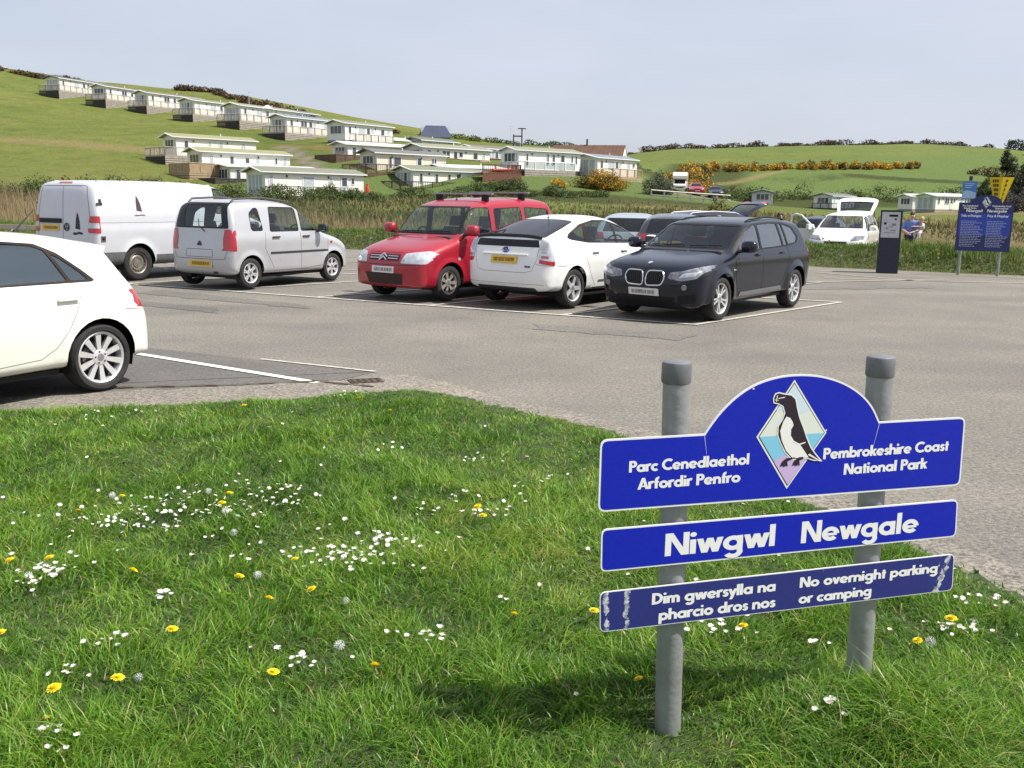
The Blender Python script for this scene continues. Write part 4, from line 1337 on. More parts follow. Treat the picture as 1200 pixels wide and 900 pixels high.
# ================================================================== long white panel van
def van_white():
    sp = dict(wb=3.00, tyre=.343, rim=.215, track=.915, tw=.215, floor=.30, n=4.2, wheel='steel', flare=.03,
        top=[(2.30, .25, .12), (2.38, .4, .35), (2.40, .6, .4), (2.37, .8, .4), (2.3, 1.0, .35), (2.15, 1.12, .3), (1.75, 1.25, .25), (1.65, 1.28, .22), (.98, 1.80, .17), (.75, 1.91, .17), (.4, 1.95, .18), (-.3, 1.965, .2), (-1.6, 1.96, .2), (-2.25, 1.945, .2), (-2.40, 1.88, .2), (-2.44, 1.6, .14),
             (-2.475, 1.1, .13), (-2.50, .7, .14), (-2.50, .5, .15), (-2.46, .33, .12), (-2.2, .31, .1), (2.1, .24, .1)],
        W=[(.2, .88), (.42, .925), (.7, .945), (1.02, .952), (1.08, .938), (1.3, .925), (1.6, .865), (1.8, .815), (1.97, .76)])
    c = place(sp, 'panel_van', 'long white panel van with dark sail emblems on its side and back', 'van', (-7.81, 21.45), 61, 1.03)
    lowp = [(-2.55, .25), (-1.75, .25), (-1.75, .58), (-2.55, .58)]
    c.both(lowp, 'bumper', M_GREYPL, thr=-.2)
    c.cut('x', -1, [(-.9, .36), (.9, .36), (.9, .58), (-.9, .58)], 'bumper', M_GREYPL)
    c.both([(-1.08, .3), (1.05, .3), (1.05, .50), (-1.08, .50)], 'sill_trim', M_GREYPL, thr=.2)
    c.both(rp([(1.85, 1.30), (1.08, 1.80), (.60, 1.86), (.58, 1.30)], .05), 'window_trim', M_TRIM, thr=.2)
    c.both(rp([(1.22, 1.32), (1.22, 1.68), (1.04, 1.78), (.63, 1.835), (.61, 1.32)], .04), 'side_window', M_GLASS, off=-.005, thr=.2)
    c.both(rp([(1.72, 1.32), (1.26, 1.63), (1.26, 1.32)], .03), 'side_window', M_GLASS, off=-.005, thr=.2)
    c.cut('x', 1, rp([(-.80, 1.3), (.80, 1.3), (.68, 1.80), (-.68, 1.80)], .06), 'windscreen', M_GLASS, off=-.004)
    for sg in (1, -1):
        c.cut('x', -1, rp([(sg * .795, .95), (sg * .98, .95), (sg * .98, 1.27), (sg * .80, 1.27)], .02), 'tail_light', M_REDLENS, thr=.1, off=.006)
        c.cut('x', -1, rp([(sg * .84, 1.04), (sg * .97, 1.04), (sg * .97, 1.14), (sg * .84, 1.14)], .01), 'reversing_lens', M_CLEAR, thr=.1, off=.009)
        c.cut('y', sg, rp([(-2.52, .95), (-2.36, .95), (-2.36, 1.27), (-2.52, 1.27)], .02), 'tail_light', M_REDLENS, thr=.1, off=.006)
        c.cut('y', sg, rp([(-2.52, 1.04), (-2.38, 1.04), (-2.38, 1.14), (-2.52, 1.14)], .01), 'reversing_lens', M_CLEAR, thr=.1, off=.009)
        c.cut('x', 1, rp([(sg * .5, .85), (sg * .9, .9), (sg * .9, 1.08), (sg * .55, 1.02)], .03), 'headlight', M_DARKLENS)
    c.cut('x', -1, rp([(-.20, 1.885), (.20, 1.885), (.18, 1.915), (-.18, 1.915)], .01), 'brake_light', M_REDLENS, thr=.05, off=.004)
    M_DECAL = mat('dark_decal', (.02, .015, .03), .5)
    sail = [(-.07, .10), (.075, .08), (.06, .25), (.02, .38), (-.02, .43), (-.05, .30)]
    hull = [(-.15, 0), (-.10, .03), (-.02, .02), (.02, .045), (.10, .035), (.16, .01), (.12, -.02), (.03, -.005), (-.06, -.03), (-.12, -.025)]
    for sg in (1, -1):
        for shp in (sail, hull):
            c.cut('y', sg, [(-1.42 + p[0] * (-sg) * .9, 1.28 + p[1] * .9 * (.45 if shp is hull else 1)) for p in shp], 'sail_emblem', mat('brown_decal', (.06, .03, .045), .5), thr=.2, off=.001)
    for shp in (sail, hull):
        c.cut('x', -1, [(-.43 - p[0] * 1.0, .93 + p[1] * .95) for p in shp], 'sail_emblem', M_DECAL, off=.001)
    c.finish(P_VAN)
    add_wheels(c.root, sp, M_STEEL)
    interior(c.root, sp, .75, .8, None, 1.32, 1.55)
    mb = MB()
    mb.box((.35, -.80, .4), (.38, .80, 1.75), M_PLASTIC); mb.build('bulkhead', c.root)
    G = mat('van_gap', (.12, .125, .14), .8)
    gaps(c, [('x', -1, [(.0, 1.83), (0, .62)]), ('x', -1, rp([(-.78, .61), (.78, .61), (.76, 1.3), (.66, 1.84), (-.66, 1.84), (-.76, 1.3)], .05) ), ('x', -1, [(.76, .61), (-.76, .61)])], wd=.012, m=G)
    gaps(c, [('y', 0, [(-2.40, 1.145), (2.1, 1.145)]), ('y', 0, [(.50, 1.88), (.48, .42)]), ('y', 0, [(1.9, 1.25), (1.75, .5)])], wd=.012, m=mat('van_side_gap', (.28, .285, .30), .8))
    mb = MB(); c.strip(mb, 'x', -1, [(-.0, .0)] * 1 or [], .01, M_TRIM) if False else None
    M = c.frame('x', -1, .37, 1.165, .008); mb.M = M
    mb.box((-.33, -.045, -.01), (.33, .045, .02), M_TRIM, .01); mb.build('plate_light_bar', c.root)
    plate(c, 'x', -1, .37, 1.03, True)
    # round badge with letter strokes
    mb = MB(); mb.M = c.frame('x', -1, -.11, 1.05, .006)
    ring = [Vector((.075 * cos(a), .075 * sin(a), 0)) for a in np.linspace(0, 2 * pi, 25)]
    mb.tube(ring, .008, M_PLASTIC, 6, False)
    for pl in ([(-.03, .066, 0), (0, .012, .001), (.03, .066, 0)], [(-.062, .04, 0), (-.032, -.06, 0), (0, .0, .001), (.032, -.06, 0), (.062, .04, 0)]): mb.tube(pl, .007, M_PLASTIC, 6)
    mb.build('badge', c.root)
    for sg in (1, -1):
        mb = MB(); mb.M = c.frame('y', sg, -2.32, 1.50, .004)
        mb.box((-.06, -.02, -.01), (.06, .02, .02), M_PLASTIC, .005); mb.M = c.frame('y', sg, -2.30, 1.52, .004); mb.box((-.02, -.02, 0), (.02, .07, .03), M_PLASTIC, .005); mb.build('door_hinge', c.root)
        mb = MB(); mb.M = c.frame('y', sg, -2.32, .84, .003)
        mb.box((-.055, -.055, -.004), (.055, .055, .004), P_VAN, .01); mb.lathe([(.03, .006), (.001, .006)], M_TRIM, 12, 'z', (.0, -.0, 0)); mb.build('fuel_flap', c.root)
        door_mirror(c, 1.52, 1.30, sg, M_PLASTIC, 1.3)
        door_handle(c, .72, 1.05, sg, M_PLASTIC)
    mb = MB()
    for k in range(6):
        x = -2.1 + k * .55
        for y in (-.62, .62):
            h, n = c.hit('z', 1, x, y); mb.box((h.x - .05, y - .02, h.z - .01), (h.x + .05, y + .02, h.z + .02), P_VAN)
    mb.build('roof_mount', c.root)
van_white()

# ================================================================== small tall silver hatchback
def car_silver():
    sp = dict(wb=2.36, tyre=.283, rim=.19, track=.80, tw=.175, floor=.18, n=3.6, wheel='six_double', flare=.022,
        top=[(1.74, .22, .12), (1.79, .35, .35), (1.81, .5, .42), (1.79, .65, .4), (1.72, .78, .35), (1.5, .90, .25), (1.1, .995, .2), (.92, 1.04, .18), (.36, 1.48, .16), (.16, 1.56, .15), (-.2, 1.62, .14), (-.8, 1.635, .15), (-1.3, 1.62, .16), (-1.50, 1.58, .17), (-1.58, 1.45, .14), (-1.62, 1.2, .13), (-1.645, .9, .15),
             (-1.68, .72, .2), (-1.695, .5, .24), (-1.68, .36, .2), (-1.6, .25, .1), (-1.4, .23, .1), (1.5, .2, .1)],
        W=[(.18, .75), (.32, .79), (.58, .808), (.84, .808), (.95, .795), (1.02, .772), (1.2, .735), (1.45, .668), (1.58, .62), (1.66, .57)])
    c = place(sp, 'parked_car', 'small tall silver hatchback with black side strips, beside the long van', 'car', (-5.12, 19.5, .03), 61.5, 1.02)
    c.both(rp([(.40, 1.0), (.98, .96), (.96, .34), (.22, .30), (.22, 1.0)], .03), 'door', P_SILVER, thr=.2)
    c.both(rp([(.20, 1.0), (-.78, 1.02), (-.80, .72), (-.62, .44), (-.54, .30), (.20, .30)], .03), 'door', P_SILVER, thr=.2)
    TR = mat('window_rubber', (.05, .028, .022), .5)
    for p in ([(.84, 1.03), (.70, 1.16), (.34, 1.45), (.26, 1.49), (.25, 1.03)], [(.19, 1.03), (.18, 1.49), (-.55, 1.50), (-.63, 1.03)], [(-.80, 1.05), (-.84, 1.48), (-.95, 1.48), (-1.10, 1.38), (-1.12, 1.10), (-1.08, 1.05)]):
        q = rp(p, .05)
        c.both(q, 'window_trim', TR, thr=.2)
        c.both(shrink(q, .018), 'side_window', M_GLASS, off=-.005, thr=.2)
    c.both([(.72, 1.03), (.87, 1.03), (.78, 1.10), (.72, 1.14)], 'mirror_quarter', M_TRIM, thr=.2)
    rw = rp([(-.68, 1.10), (.68, 1.10), (.62, 1.38), (.565, 1.57), (-.565, 1.57), (-.62, 1.38)], .05)
    c.cut('x', -1, rw, 'rear_window_frame', M_BLACKGLASS)
    c.cut('x', -1, rp([(-.53, 1.135), (.41, 1.135), (.41, 1.53), (-.46, 1.53)], .06), 'rear_window', M_GLASS, off=-.004)
    c.cut('x', 1, rp([(-.66, 1.06), (.66, 1.06), (.55, 1.50), (-.55, 1.50)], .06), 'windscreen', M_GLASS, off=-.004)
    for sg in (1, -1):
        c.cut('x', -1, rp([(sg * .71, .70), (sg * .86, .70), (sg * .86, 1.09), (sg * .755, 1.08)], .02), 'tail_light', M_REDLENS, thr=.12, off=.006)
        c.cut('y', sg, rp([(-1.72, .70), (-1.585, .71), (-1.57, .84), (-1.575, 1.09), (-1.72, 1.08)], .02), 'tail_light', M_REDLENS, thr=.12, off=.006)
        c.cut('x', 1, rp([(sg * .45, .62), (sg * .74, .66), (sg * .76, .82), (sg * .5, .76)], .03), 'headlight', M_CLEAR)
    c.cut('x', 1, rp([(-.3, .60), (.3, .60), (.34, .72), (-.34, .72)], .03), 'grille', M_TRIM)
    c.both([(-.66, .615), (1.0, .615), (1.0, .655), (-.66, .655)], 'side_strip', M_PLASTIC, thr=.2, off=.006)
    c.finish(P_SILVER)
    add_wheels(c.root, sp)
    interior(c.root, sp, .42, .28, -.62, 1.04, .86)
    for sg in (1, -1):
        door_handle(c, .12 if False else -.50, .93, sg, mat('brown_black_handle', (.05, .02, .02), .5), pocket=False)
        door_handle(c, .36, .93, sg, MATS['brown_black_handle'], pocket=False)
        door_mirror(c, .74, 1.02, sg, M_PLASTIC, .95)
        mb = MB()
        pts = [c.hit('z', 1, x, sg * .53)[0] + Vector((0, 0, d)) for x, d in ((-1.38, .0), (-1.30, .055), (-.6, .07), (.1, .06), (.25, .0))]
        mb.tube(pts, .02, mat('rail_grey', (.10, .09, .085), .4, .4), 8); mb.build('roof_rail', c.root)
        mb = MB(); mb.M = c.frame('y', sg, 1.12, .80, .004); mb.box((-.025, -.02, -.01), (.025, .02, .012), M_REDLENS, .006); mb.build('indicator', c.root)
    gaps(c, [('y', 0, [(.21, 1.02), (.21, .31)]), ('y', 0, [(1.03, .97), (1.0, .35), (.22, .295), (-.54, .30), (-.62, .44), (-.80, .72), (-.76, 1.03)]), ('x', -1, [(-.66, 1.0), (-.66, .66), (-.60, .545), (.60, .545), (.66, .66), (.66, 1.0)]), ('x', -1, rp([(-.34, .58), (.34, .58), (.32, .72), (-.32, .72)], .02) + [(-.34, .6)]), ('x', -1, [(-.76, .60), (-.62, .56)])], wd=.009, m=mat('silver_gap', (.10, .10, .11), .8))
    mb = MB(); mb.M = c.frame('x', -1, 0, .455, .004); mb.box((-.33, -.075, -.01), (.33, .075, .004), P_SILVER, .01); mb.build('plate_recess', c.root)
    plate(c, 'x', -1, -.03, .46, True)
    wiper(c, 'x', -1, [(-.12, 1.04), (.02, 1.15), (.04, 1.26)])
    mb = MB(); mb.M = c.frame('x', -1, 0, .82, .004)
    mb.prism([(-.05, -.035), (.05, -.035), (.055, .0), (0, .055), (-.055, .0)], .006, mat('badge_dark', (.05, .05, .06), .3, .5), 'z'); mb.build('badge', c.root)
    mb = MB(); mb.M = c.frame('x', -1, -.36, .30, .0) if c.hit('x', -1, -.36, .30)[0] else Matrix.Identity(4)
    mb.box((-.05, -.02, -.03), (.05, .02, .02), M_PLASTIC, .008); mb.build('fog_light', c.root)
car_silver()

# ================================================================== red leisure van with roof bars
def car_red():
    sp = dict(wb=2.693, tyre=.312, rim=.205, track=.845, tw=.19, floor=.20, n=3.4, wheel='seven', flare=.025,
        top=[(2.06, .24, .12), (2.12, .4, .38), (2.145, .55, .45), (2.13, .70, .42), (2.06, .83, .36), (1.9, .93, .3), (1.5, 1.04, .24), (1.18, 1.10, .2), (1.10, 1.125, .18), (.72, 1.57, .16), (.52, 1.67, .15), (.15, 1.765, .15), (-.5, 1.805, .16), (-1.2, 1.805, .17), (-1.7, 1.785, .17), (-1.86, 1.69, .16), (-1.91, 1.4, .14), (-1.94, 1.0, .14), (-1.97, .7, .16), (-1.98, .5, .18), (-1.93, .3, .1), (-1.7, .27, .1), (1.8, .21, .1)],
        W=[(.2, .80), (.38, .845), (.68, .862), (.93, .862), (1.04, .85), (1.12, .82), (1.4, .775), (1.6, .735), (1.8, .68)])
    c = place(sp, 'parked_car', 'red family van with roof bars facing the camera', 'car', (-.96, 18.08), 232.5, .995)
    c.both(rp([(1.12, 1.10), (.10, 1.12), (.10, .33), (.80, .33), (.88, .55), (.98, .72), (1.12, .80)], .03), 'door', P_RED, thr=.2)
    for p in ([(1.04, 1.14), (.92, 1.27), (.66, 1.56), (.50, 1.62), (.16, 1.62), (.14, 1.14)], [(.03, 1.15), (.03, 1.60), (-.80, 1.63), (-.84, 1.15)], [(-.93, 1.15), (-.90, 1.63), (-1.66, 1.60), (-1.74, 1.15)]):
        q = rp(p, .06)
        c.both(q, 'window_trim', M_TRIM, thr=.2)
        c.both(shrink(q, .016), 'side_window', M_GLASS, off=-.005, thr=.2)
    ws = rp([(-.74, 1.13), (.74, 1.13), (.64, 1.63), (-.64, 1.63)], .05)
    c.cut('x', 1, ws, 'windscreen_frame', M_TRIM)
    c.cut('x', 1, shrink(ws, .03), 'windscreen', M_GLASS, off=-.004)
    c.cut('x', -1, rp([(-.66, 1.10), (.66, 1.10), (.56, 1.62), (-.56, 1.62)], .05), 'rear_window', M_GLASS)
    for sg in (1, -1):
        c.cut('x', 1, rp([(sg * .40, .665), (sg * .84, .66), (sg * .88, .80), (sg * .80, .875), (sg * .46, .83)], .03), 'headlight', M_CLEAR, thr=.1, off=.004)
        c.cut('x', -1, rp([(sg * .72, .8), (sg * .9, .8), (sg * .9, 1.5), (sg * .72, 1.3)], .03), 'tail_light', M_REDLENS)
    c.cut('x', 1, rp([(-.36, .70), (.36, .70), (.37, .815), (-.37, .815)], .02), 'grille', mat('grille_red_dark', (.05, .006, .008), .5))
    c.cut('x', 1, rp([(-.40, .29), (.40, .29), (.46, .49), (-.46, .49)], .03), 'lower_grille', mat('intake_dark', (.03, .008, .01), .6))
    c.finish(P_RED)
    add_wheels(c.root, sp, mat('dusty_alloy', (.42, .40, .36), .45, .5, var=.2, scale=30))
    interior(c.root, sp, .50, .25, -.75, 1.14, 1.0)
    for sg in (1, -1):
        door_mirror(c, .93, 1.13, sg, P_RED, 1.15)
        door_handle(c, .22, 1.0, sg, P_RED)
        mb = MB(); mb.M = c.frame('y', sg, 1.12, .72, .002); mb.box((-.03, -.025, -.01), (.03, .025, .01), M_CLEAR, .006); mb.build('indicator', c.root)
    # chevrons and bright bars on the grille
    mb = MB()
    for z in (.735, .775):
        c.strip(mb, 'x', 1, [(-.33, z), (-.10, z + .004)], .014, M_CHROME, .012); c.strip(mb, 'x', 1, [(.33, z), (.10, z + .004)], .014, M_CHROME, .012)
    M = c.frame('x', 1, 0, .762, .02)
    mb.M = M
    for dy in (-.045, .01):
        mb.tube([(-.085, dy - .02, 0), (0, dy + .045, .004), (.085, dy - .02, 0)], .015, M_CHROME, 6)
    mb.build('chevron_badge', c.root)
    plate(c, 'x', 1, .0, .545, False)
    gaps(c, [('y', 0, [(1.13, 1.10), (1.13, .80), (.98, .72), (.88, .55), (.80, .33), (.10, .32), (.09, 1.12)]), ('y', 0, [(.05, 1.10), (.05, .33), (-.9, .33), (-.92, 1.1)]), ('x', 1, [(-.86, .645), (-.42, .63), (.42, .63), (.86, .645)]), ('x', 1, [(-.40, .84), (.40, .84)])], wd=.010, m=mat('red_gap', (.03, .004, .006), .8))
    # roof bars
    for x in (.05, -1.05):
        mb = MB()
        z = max(c.hit('z', 1, x, 0)[0].z, 1.7) + .075
        mb.box((x - .035, -.74, z), (x + .035, .74, z + .028), mat('bar_grey', (.30, .31, .32), .4, .6), .008)
        for sg in (1, -1):
            h, n = c.hit('z', 1, x, sg * .56)
            mb.box((x - .05, sg * .56 - .05, h.z - .02), (x + .05, sg * .56 + .06, z + .002), M_TRIM, .012)
        mb.build('roof_bar', c.root)
    wiper(c, 'x', 1, [(-.62, 1.165), (-.05, 1.175)]); wiper(c, 'x', 1, [(.05, 1.165), (.60, 1.18)])
    aerial(c, .20, 0, .12, -.3)
car_red()

# ================================================================== white liftback with split rear glass
def car_liftback():
    sp = dict(wb=2.70, tyre=.318, rim=.222, track=.855, tw=.20, floor=.17, n=3.5, wheel='five', flare=.022,
        top=[(2.18, .2, .12), (2.26, .35, .5), (2.29, .5, .55), (2.25, .62, .5), (2.12, .74, .4), (1.8, .87, .28), (1.45, .96, .22), (1.3, 1.0, .2), (.3, 1.40, .2), (.1, 1.45, .17), (-.25, 1.49, .16), (-.6, 1.478, .16), (-1.0, 1.415, .17), (-1.5, 1.285, .18), (-1.93, 1.165, .17), (-2.03, 1.135, .14), (-2.055, 1.07, .13), (-2.09, .93, .18), (-2.14, .76, .3), (-2.17, .6, .4), (-2.165, .45, .35), (-2.10, .30, .2), (-1.95, .25, .1), (1.9, .17, .1)],
        W=[(.18, .78), (.3, .82), (.52, .858), (.76, .868), (.90, .85), (1.0, .815), (1.2, .735), (1.38, .65), (1.49, .57)])
    c = place(sp, 'parked_car', 'white liftback with a split rear window and yellow plate', 'car', (1.14, 17.29, .022), 53, 1.01)
    c.both(rp([(.98, .98), (.02, 1.0), (.02, .30), (.80, .30), (.92, .6)], .03), 'door', P_WHITE, thr=.2)
    c.both(rp([(.0, 1.0), (-1.0, 1.02), (-1.02, .80), (-.86, .52), (-.66, .30), (.0, .30)], .03), 'door', P_WHITE, thr=.2)
    dlo = rp([(1.08, .985), (.35, 1.30), (-.1, 1.405), (-.5, 1.41), (-.95, 1.345), (-1.40, 1.195), (-1.48, 1.13), (-1.36, 1.095), (-.9, 1.04)], .04)
    TR = mat('window_rubber', (.05, .028, .022), .5)
    window_set(c, dlo, [rp([(.80, 1.005), (.70, 1.13), (.33, 1.275), (.06, 1.345), (.06, 1.015)], .02), rp([(1.0, .998), (.76, 1.09), (.84, 1.0)], .01), rp([(-.01, 1.02), (-.01, 1.365), (-.1, 1.385), (-.5, 1.388), (-.82, 1.335), (-.86, 1.05)], .03), rp([(-.96, 1.06), (-.93, 1.325), (-1.38, 1.178), (-1.435, 1.135), (-1.34, 1.115)], .02)], TR)
    # sloping back window, dark lower window, lamps
    c.cut('z', 1, rp([(-.98, -.54), (-.98, .54), (-1.4, .60), (-1.93, .64), (-1.93, -.64), (-1.4, -.60)], .04), 'rear_window', M_BLACKGLASS, thr=.3, off=.001)
    c.cut('x', -1, rp([(-.64, .985), (.64, .985), (.60, 1.10), (-.60, 1.10)], .02), 'lower_rear_window', M_BLACKGLASS, thr=.3)
    for sg in (1, -1):
        tl = [(sg * .665, .76), (sg * .90, .70), (sg * .90, 1.0), (sg * .76, 1.12), (sg * .635, 1.12)]
        c.cut('x', -1, rp(tl, .02), 'tail_light', M_CLEAR, thr=.16, off=.005)
        c.cut('x', -1, rp([(sg * .665, .74), (sg * .90, .70), (sg * .90, .765), (sg * .665, .80)], .008), 'red_lamp', M_REDLENS, thr=.16, off=.006)
        c.cut('x', -1, rp([(sg * .69, .82), (sg * .80, .815), (sg * .80, .855), (sg * .69, .86)], .008), 'red_lamp', mat('dim_red_lens', (.35, .08, .10), .2, coat=1.0), thr=.16, off=.006)
        for k in range(4):
            z = .90 + .048 * k
            c.cut('x', -1, rp([(sg * .68, z), (sg * .77, z), (sg * .77, z + .024), (sg * .68, z + .024)], .005), 'lamp_lens', mat('lens_grey', (.33, .33, .35), .2, coat=1), thr=.16, off=.006)
        c.cut('x', 1, rp([(sg * .45, .60), (sg * .82, .66), (sg * .82, .80), (sg * .6, .76)], .03), 'headlight', M_DARKLENS)
    c.cut('x', 1, rp([(-.68, 1.03), (.68, 1.03), (.55, 1.38), (-.55, 1.38)], .06), 'windscreen', M_GLASS, off=-.004)
    c.cut('x', -1, rp([(-.62, .25), (.62, .25), (.58, .345), (-.58, .345)], .02), 'rear_diffuser', M_PLASTIC)
    c.both([(-.75, .27), (.72, .27), (.72, .30), (-.75, .30)], 'sill_trim', M_PLASTIC, thr=.1)
    c.finish(P_WHITE)
    add_wheels(c.root, sp)
    interior(c.root, sp, .34, .30, -.62, 1.02, 1.0)
    for sg in (1, -1):
        door_mirror(c, .92, .985, sg, M_PLASTIC if False else P_WHITE, 1.0)
        mb = MB(); h, n = c.hit('y', sg, .92, 1.0); mb.box((.86, h.y - .06, .99), (.93, h.y + .06, 1.03), M_TRIM); mb.build('mirror_foot', c.root)
        for x in (-.72, .20): door_handle(c, x, .89, sg, P_WHITE)
    gaps(c, [('y', 0, [(.01, 1.01), (.01, .30)]), ('y', 0, [(1.0, .97), (.93, .6), (.80, .30), (-.66, .29), (-.86, .52), (-1.02, .80), (-.98, 1.03)]), ('x', -1, [(-.63, .97), (-.62, .80), (-.55, .62), (-.42, .585), (.42, .585), (.55, .62), (.62, .80), (.63, .97)]), ('y', 0, [(-1.86, .70), (-1.62, .69)]), ('x', -1, [(-.87, .70), (-.62, .72)]), ('x', -1, [(-.78, .40), (.78, .40)])], wd=.007, m=mat('white_gap', (.22, .22, .22), .8))
    for sg in (1, -1):
        mb = MB(); c.strip(mb, 'y', sg, [(.50, .415), (-.62, .405)], .03, M_GREYPL, .008); mb.build('side_strip', c.root)
    plate(c, 'x', -1, 0, .775, True, off=.02)
    mb = MB()
    c.strip(mb, 'x', -1, [(-.46, .862), (.46, .862)], .02, P_WHITE, .022, thick=.014); mb.build('plate_ledge', c.root, True)
    mb = MB(); mb.M = c.frame('x', -1, 0, .93, .008)
    for a, b in ((.062, .043), (.036, .02), (.02, .04)):
        mb.tube([Vector((a * cos(t), b * sin(t) + (.012 if b < .03 else 0), 0)) for t in np.linspace(0, 2 * pi, 21)], .0055, mat('badge_blue', (.02, .05, .30), .3, .4), 6, False)
    mb.build('badge', c.root)
    mb = MB(); mb.M = c.frame('x', -1, -.47, .68, .004); mb.box((-.05, -.014, 0), (-.005, .014, .004), M_PLASTIC); mb.box((.005, -.014, 0), (.05, .014, .004), M_PLASTIC); mb.build('letter_badge', c.root)
    # spoiler lip across the split of the glass
    mb = MB()
    P = [c.hit('z', 1, -1.975, float(y))[0] for y in np.linspace(-.64, .64, 11)]
    for dz in (0,): mb.tube([p + Vector((-.03, 0, .012)) for p in P], .028, M_BLACKGLASS, 8)
    mb.build('rear_spoiler', c.root, True)
    aerial(c, -.92, .0, .20, -.25)
    wiper(c, 'x', -1, [(.30, 1.10), (.34, 1.115)]) if False else None
    mb = MB(); h, n = c.hit('z', 1, -1.90, .30); mb.tube([h + Vector((-.08, 0, .03)), h + Vector((.02, 0, .05)), h + Vector((.22, .03, .065))], [.016, .012, .008], M_TRIM, 6); mb.build('wiper', c.root)
car_liftback()

# ================================================================== dark blue-black crossover
def car_crossover():
    sp = dict(wb=2.76, tyre=.335, rim=.242, track=.885, tw=.225, floor=.24, n=4.0, wheel='five_double', flare=.028,
        top=[(2.08, .19, .12), (2.18, .32, .45), (2.225, .46, .5), (2.225, .60, .5), (2.20, .74, .42), (2.12, .84, .34), (1.9, .92, .27), (1.5, .98, .22), (1.18, 1.03, .2), (1.06, 1.05, .18), (.42, 1.425, .15), (.2, 1.495, .13), (-.4, 1.545, .13), (-1.0, 1.54, .13), (-1.35, 1.53, .15), (-1.66, 1.495, .16), (-1.78, 1.42, .17), (-1.93, 1.18, .19), (-2.02, 1.02, .26), (-2.10, .86, .34), (-2.13, .70, .38), (-2.12, .5, .38), (-2.05, .32, .2), (-1.9, .27, .1), (1.8, .22, .1)],
        W=[(.2, .82), (.34, .865), (.58, .888), (.80, .895), (.93, .888), (1.0, .865), (1.07, .835), (1.25, .785), (1.45, .71), (1.56, .66)])
    c = place(sp, 'parked_car', 'dark blue-black crossover facing the camera at the end of the row', 'car', (3.33, 15.9), 231, .987)
    c.both(rp([(.98, 1.04), (.0, 1.06), (.0, .40), (.84, .40), (.95, .65)], .03), 'door', P_BLACKBLUE, thr=.2)
    c.both(rp([(-.02, 1.06), (-1.0, 1.08), (-1.04, .86), (-.88, .55), (-.70, .40), (-.02, .40)], .03), 'door', P_BLACKBLUE, thr=.2)
    dlo = rp([(1.02, 1.015), (.44, 1.365), (.1, 1.455), (-.6, 1.482), (-1.05, 1.468), (-1.38, 1.40), (-1.555, 1.215), (-1.46, 1.115), (-1.0, 1.065)], .05)
    LG = glass('pale_side_glass', (.5, .56, .57), 1.0, .30)
    window_set(c, dlo, [rp([(.80, 1.045), (.74, 1.14), (.42, 1.335), (.10, 1.43), (.04, 1.435), (.04, 1.06)], .02), rp([(-.03, 1.065), (-.03, 1.435), (-.6, 1.455), (-.76, 1.45), (-.84, 1.085)], .02), rp([(-.90, 1.085), (-.83, 1.44), (-.94, 1.44), (-1.03, 1.10)], .015), rp([(-1.09, 1.105), (-1.0, 1.44), (-1.34, 1.375), (-1.50, 1.215), (-1.43, 1.13)], .03)], g=LG)
    ws = rp([(-.75, 1.06), (.75, 1.06), (.645, 1.435), (-.645, 1.435)], .05)
    c.cut('x', 1, ws, 'windscreen_frame', M_TRIM)
    c.cut('x', 1, shrink(ws, .025), 'windscreen', glass('windscreen_glass', (.60, .66, .66), .8), off=-.004)
    c.cut('x', -1, rp([(-.66, 1.10), (.66, 1.10), (.55, 1.38), (-.55, 1.38)], .05), 'rear_window', M_GLASSD)
    for sg in (1, -1):
        c.cut('x', 1, rp([(sg * .40, .655), (sg * .62, .625), (sg * .82, .67), (sg * .90, .80), (sg * .88, .86), (sg * .62, .775), (sg * .42, .745)], .02), 'headlight', M_DARKLENS, thr=.08, off=.004)
        c.cut('x', 1, rp([(sg * .565, .665), (sg * .80, .705), (sg * .83, .77), (sg * .62, .735)], .02), 'lamp_lens', M_CLEAR, thr=.08, off=.006)
        c.cut('x', 1, rp([(sg * .028, .535), (sg * .30, .55), (sg * .345, .67), (sg * .30, .76), (sg * .05, .755), (sg * .022, .65)], .055), 'kidney_grille', M_TRIM, off=-.002)
        c.cut('x', 1, rp([(sg * .54, .27), (sg * .80, .31), (sg * .80, .44), (sg * .56, .41)], .02), 'side_intake', M_TRIM)
        c.cut('x', -1, rp([(sg * .62, .82), (sg * .92, .80), (sg * .92, .98), (sg * .84, 1.08), (sg * .66, 1.04)], .03), 'tail_light', M_REDLENS, thr=.1, off=.004)
    c.cut('x', 1, rp([(-.46, .22), (.46, .22), (.52, .385), (-.52, .385)], .03), 'lower_grille', M_TRIM)
    c.both([(-.82, .335), (.80, .335), (.76, .40), (-.75, .42)], 'sill_trim', mat('sill_grey', (.20, .21, .23), .4, .4), thr=.1, off=.008)
    c.finish(P_BLACKBLUE)
    add_wheels(c.root, sp)
    interior(c.root, sp, .46, .35, -.65, 1.08, .98)
    mb = MB()
    for sg in (1, -1):
        ring = rp([(sg * .028, .535), (sg * .30, .55), (sg * .345, .67), (sg * .30, .76), (sg * .05, .755), (sg * .022, .65)], .055)
        c.strip(mb, 'x', 1, ring, .02, M_CHROME, .008, closed=True, thick=.011)
    mb.build('grille_surround', c.root)
    for sg in (1, -1):
        mb = MB()
        for k in range(7):
            y = sg * (.065 + .037 * k)
            c.strip(mb, 'x', 1, [(y, .57), (y, .735)], .008, M_PLASTIC, .006)
        mb.build('grille_slats', c.root)
    plate(c, 'x', 1, 0, .445, False, off=.02)
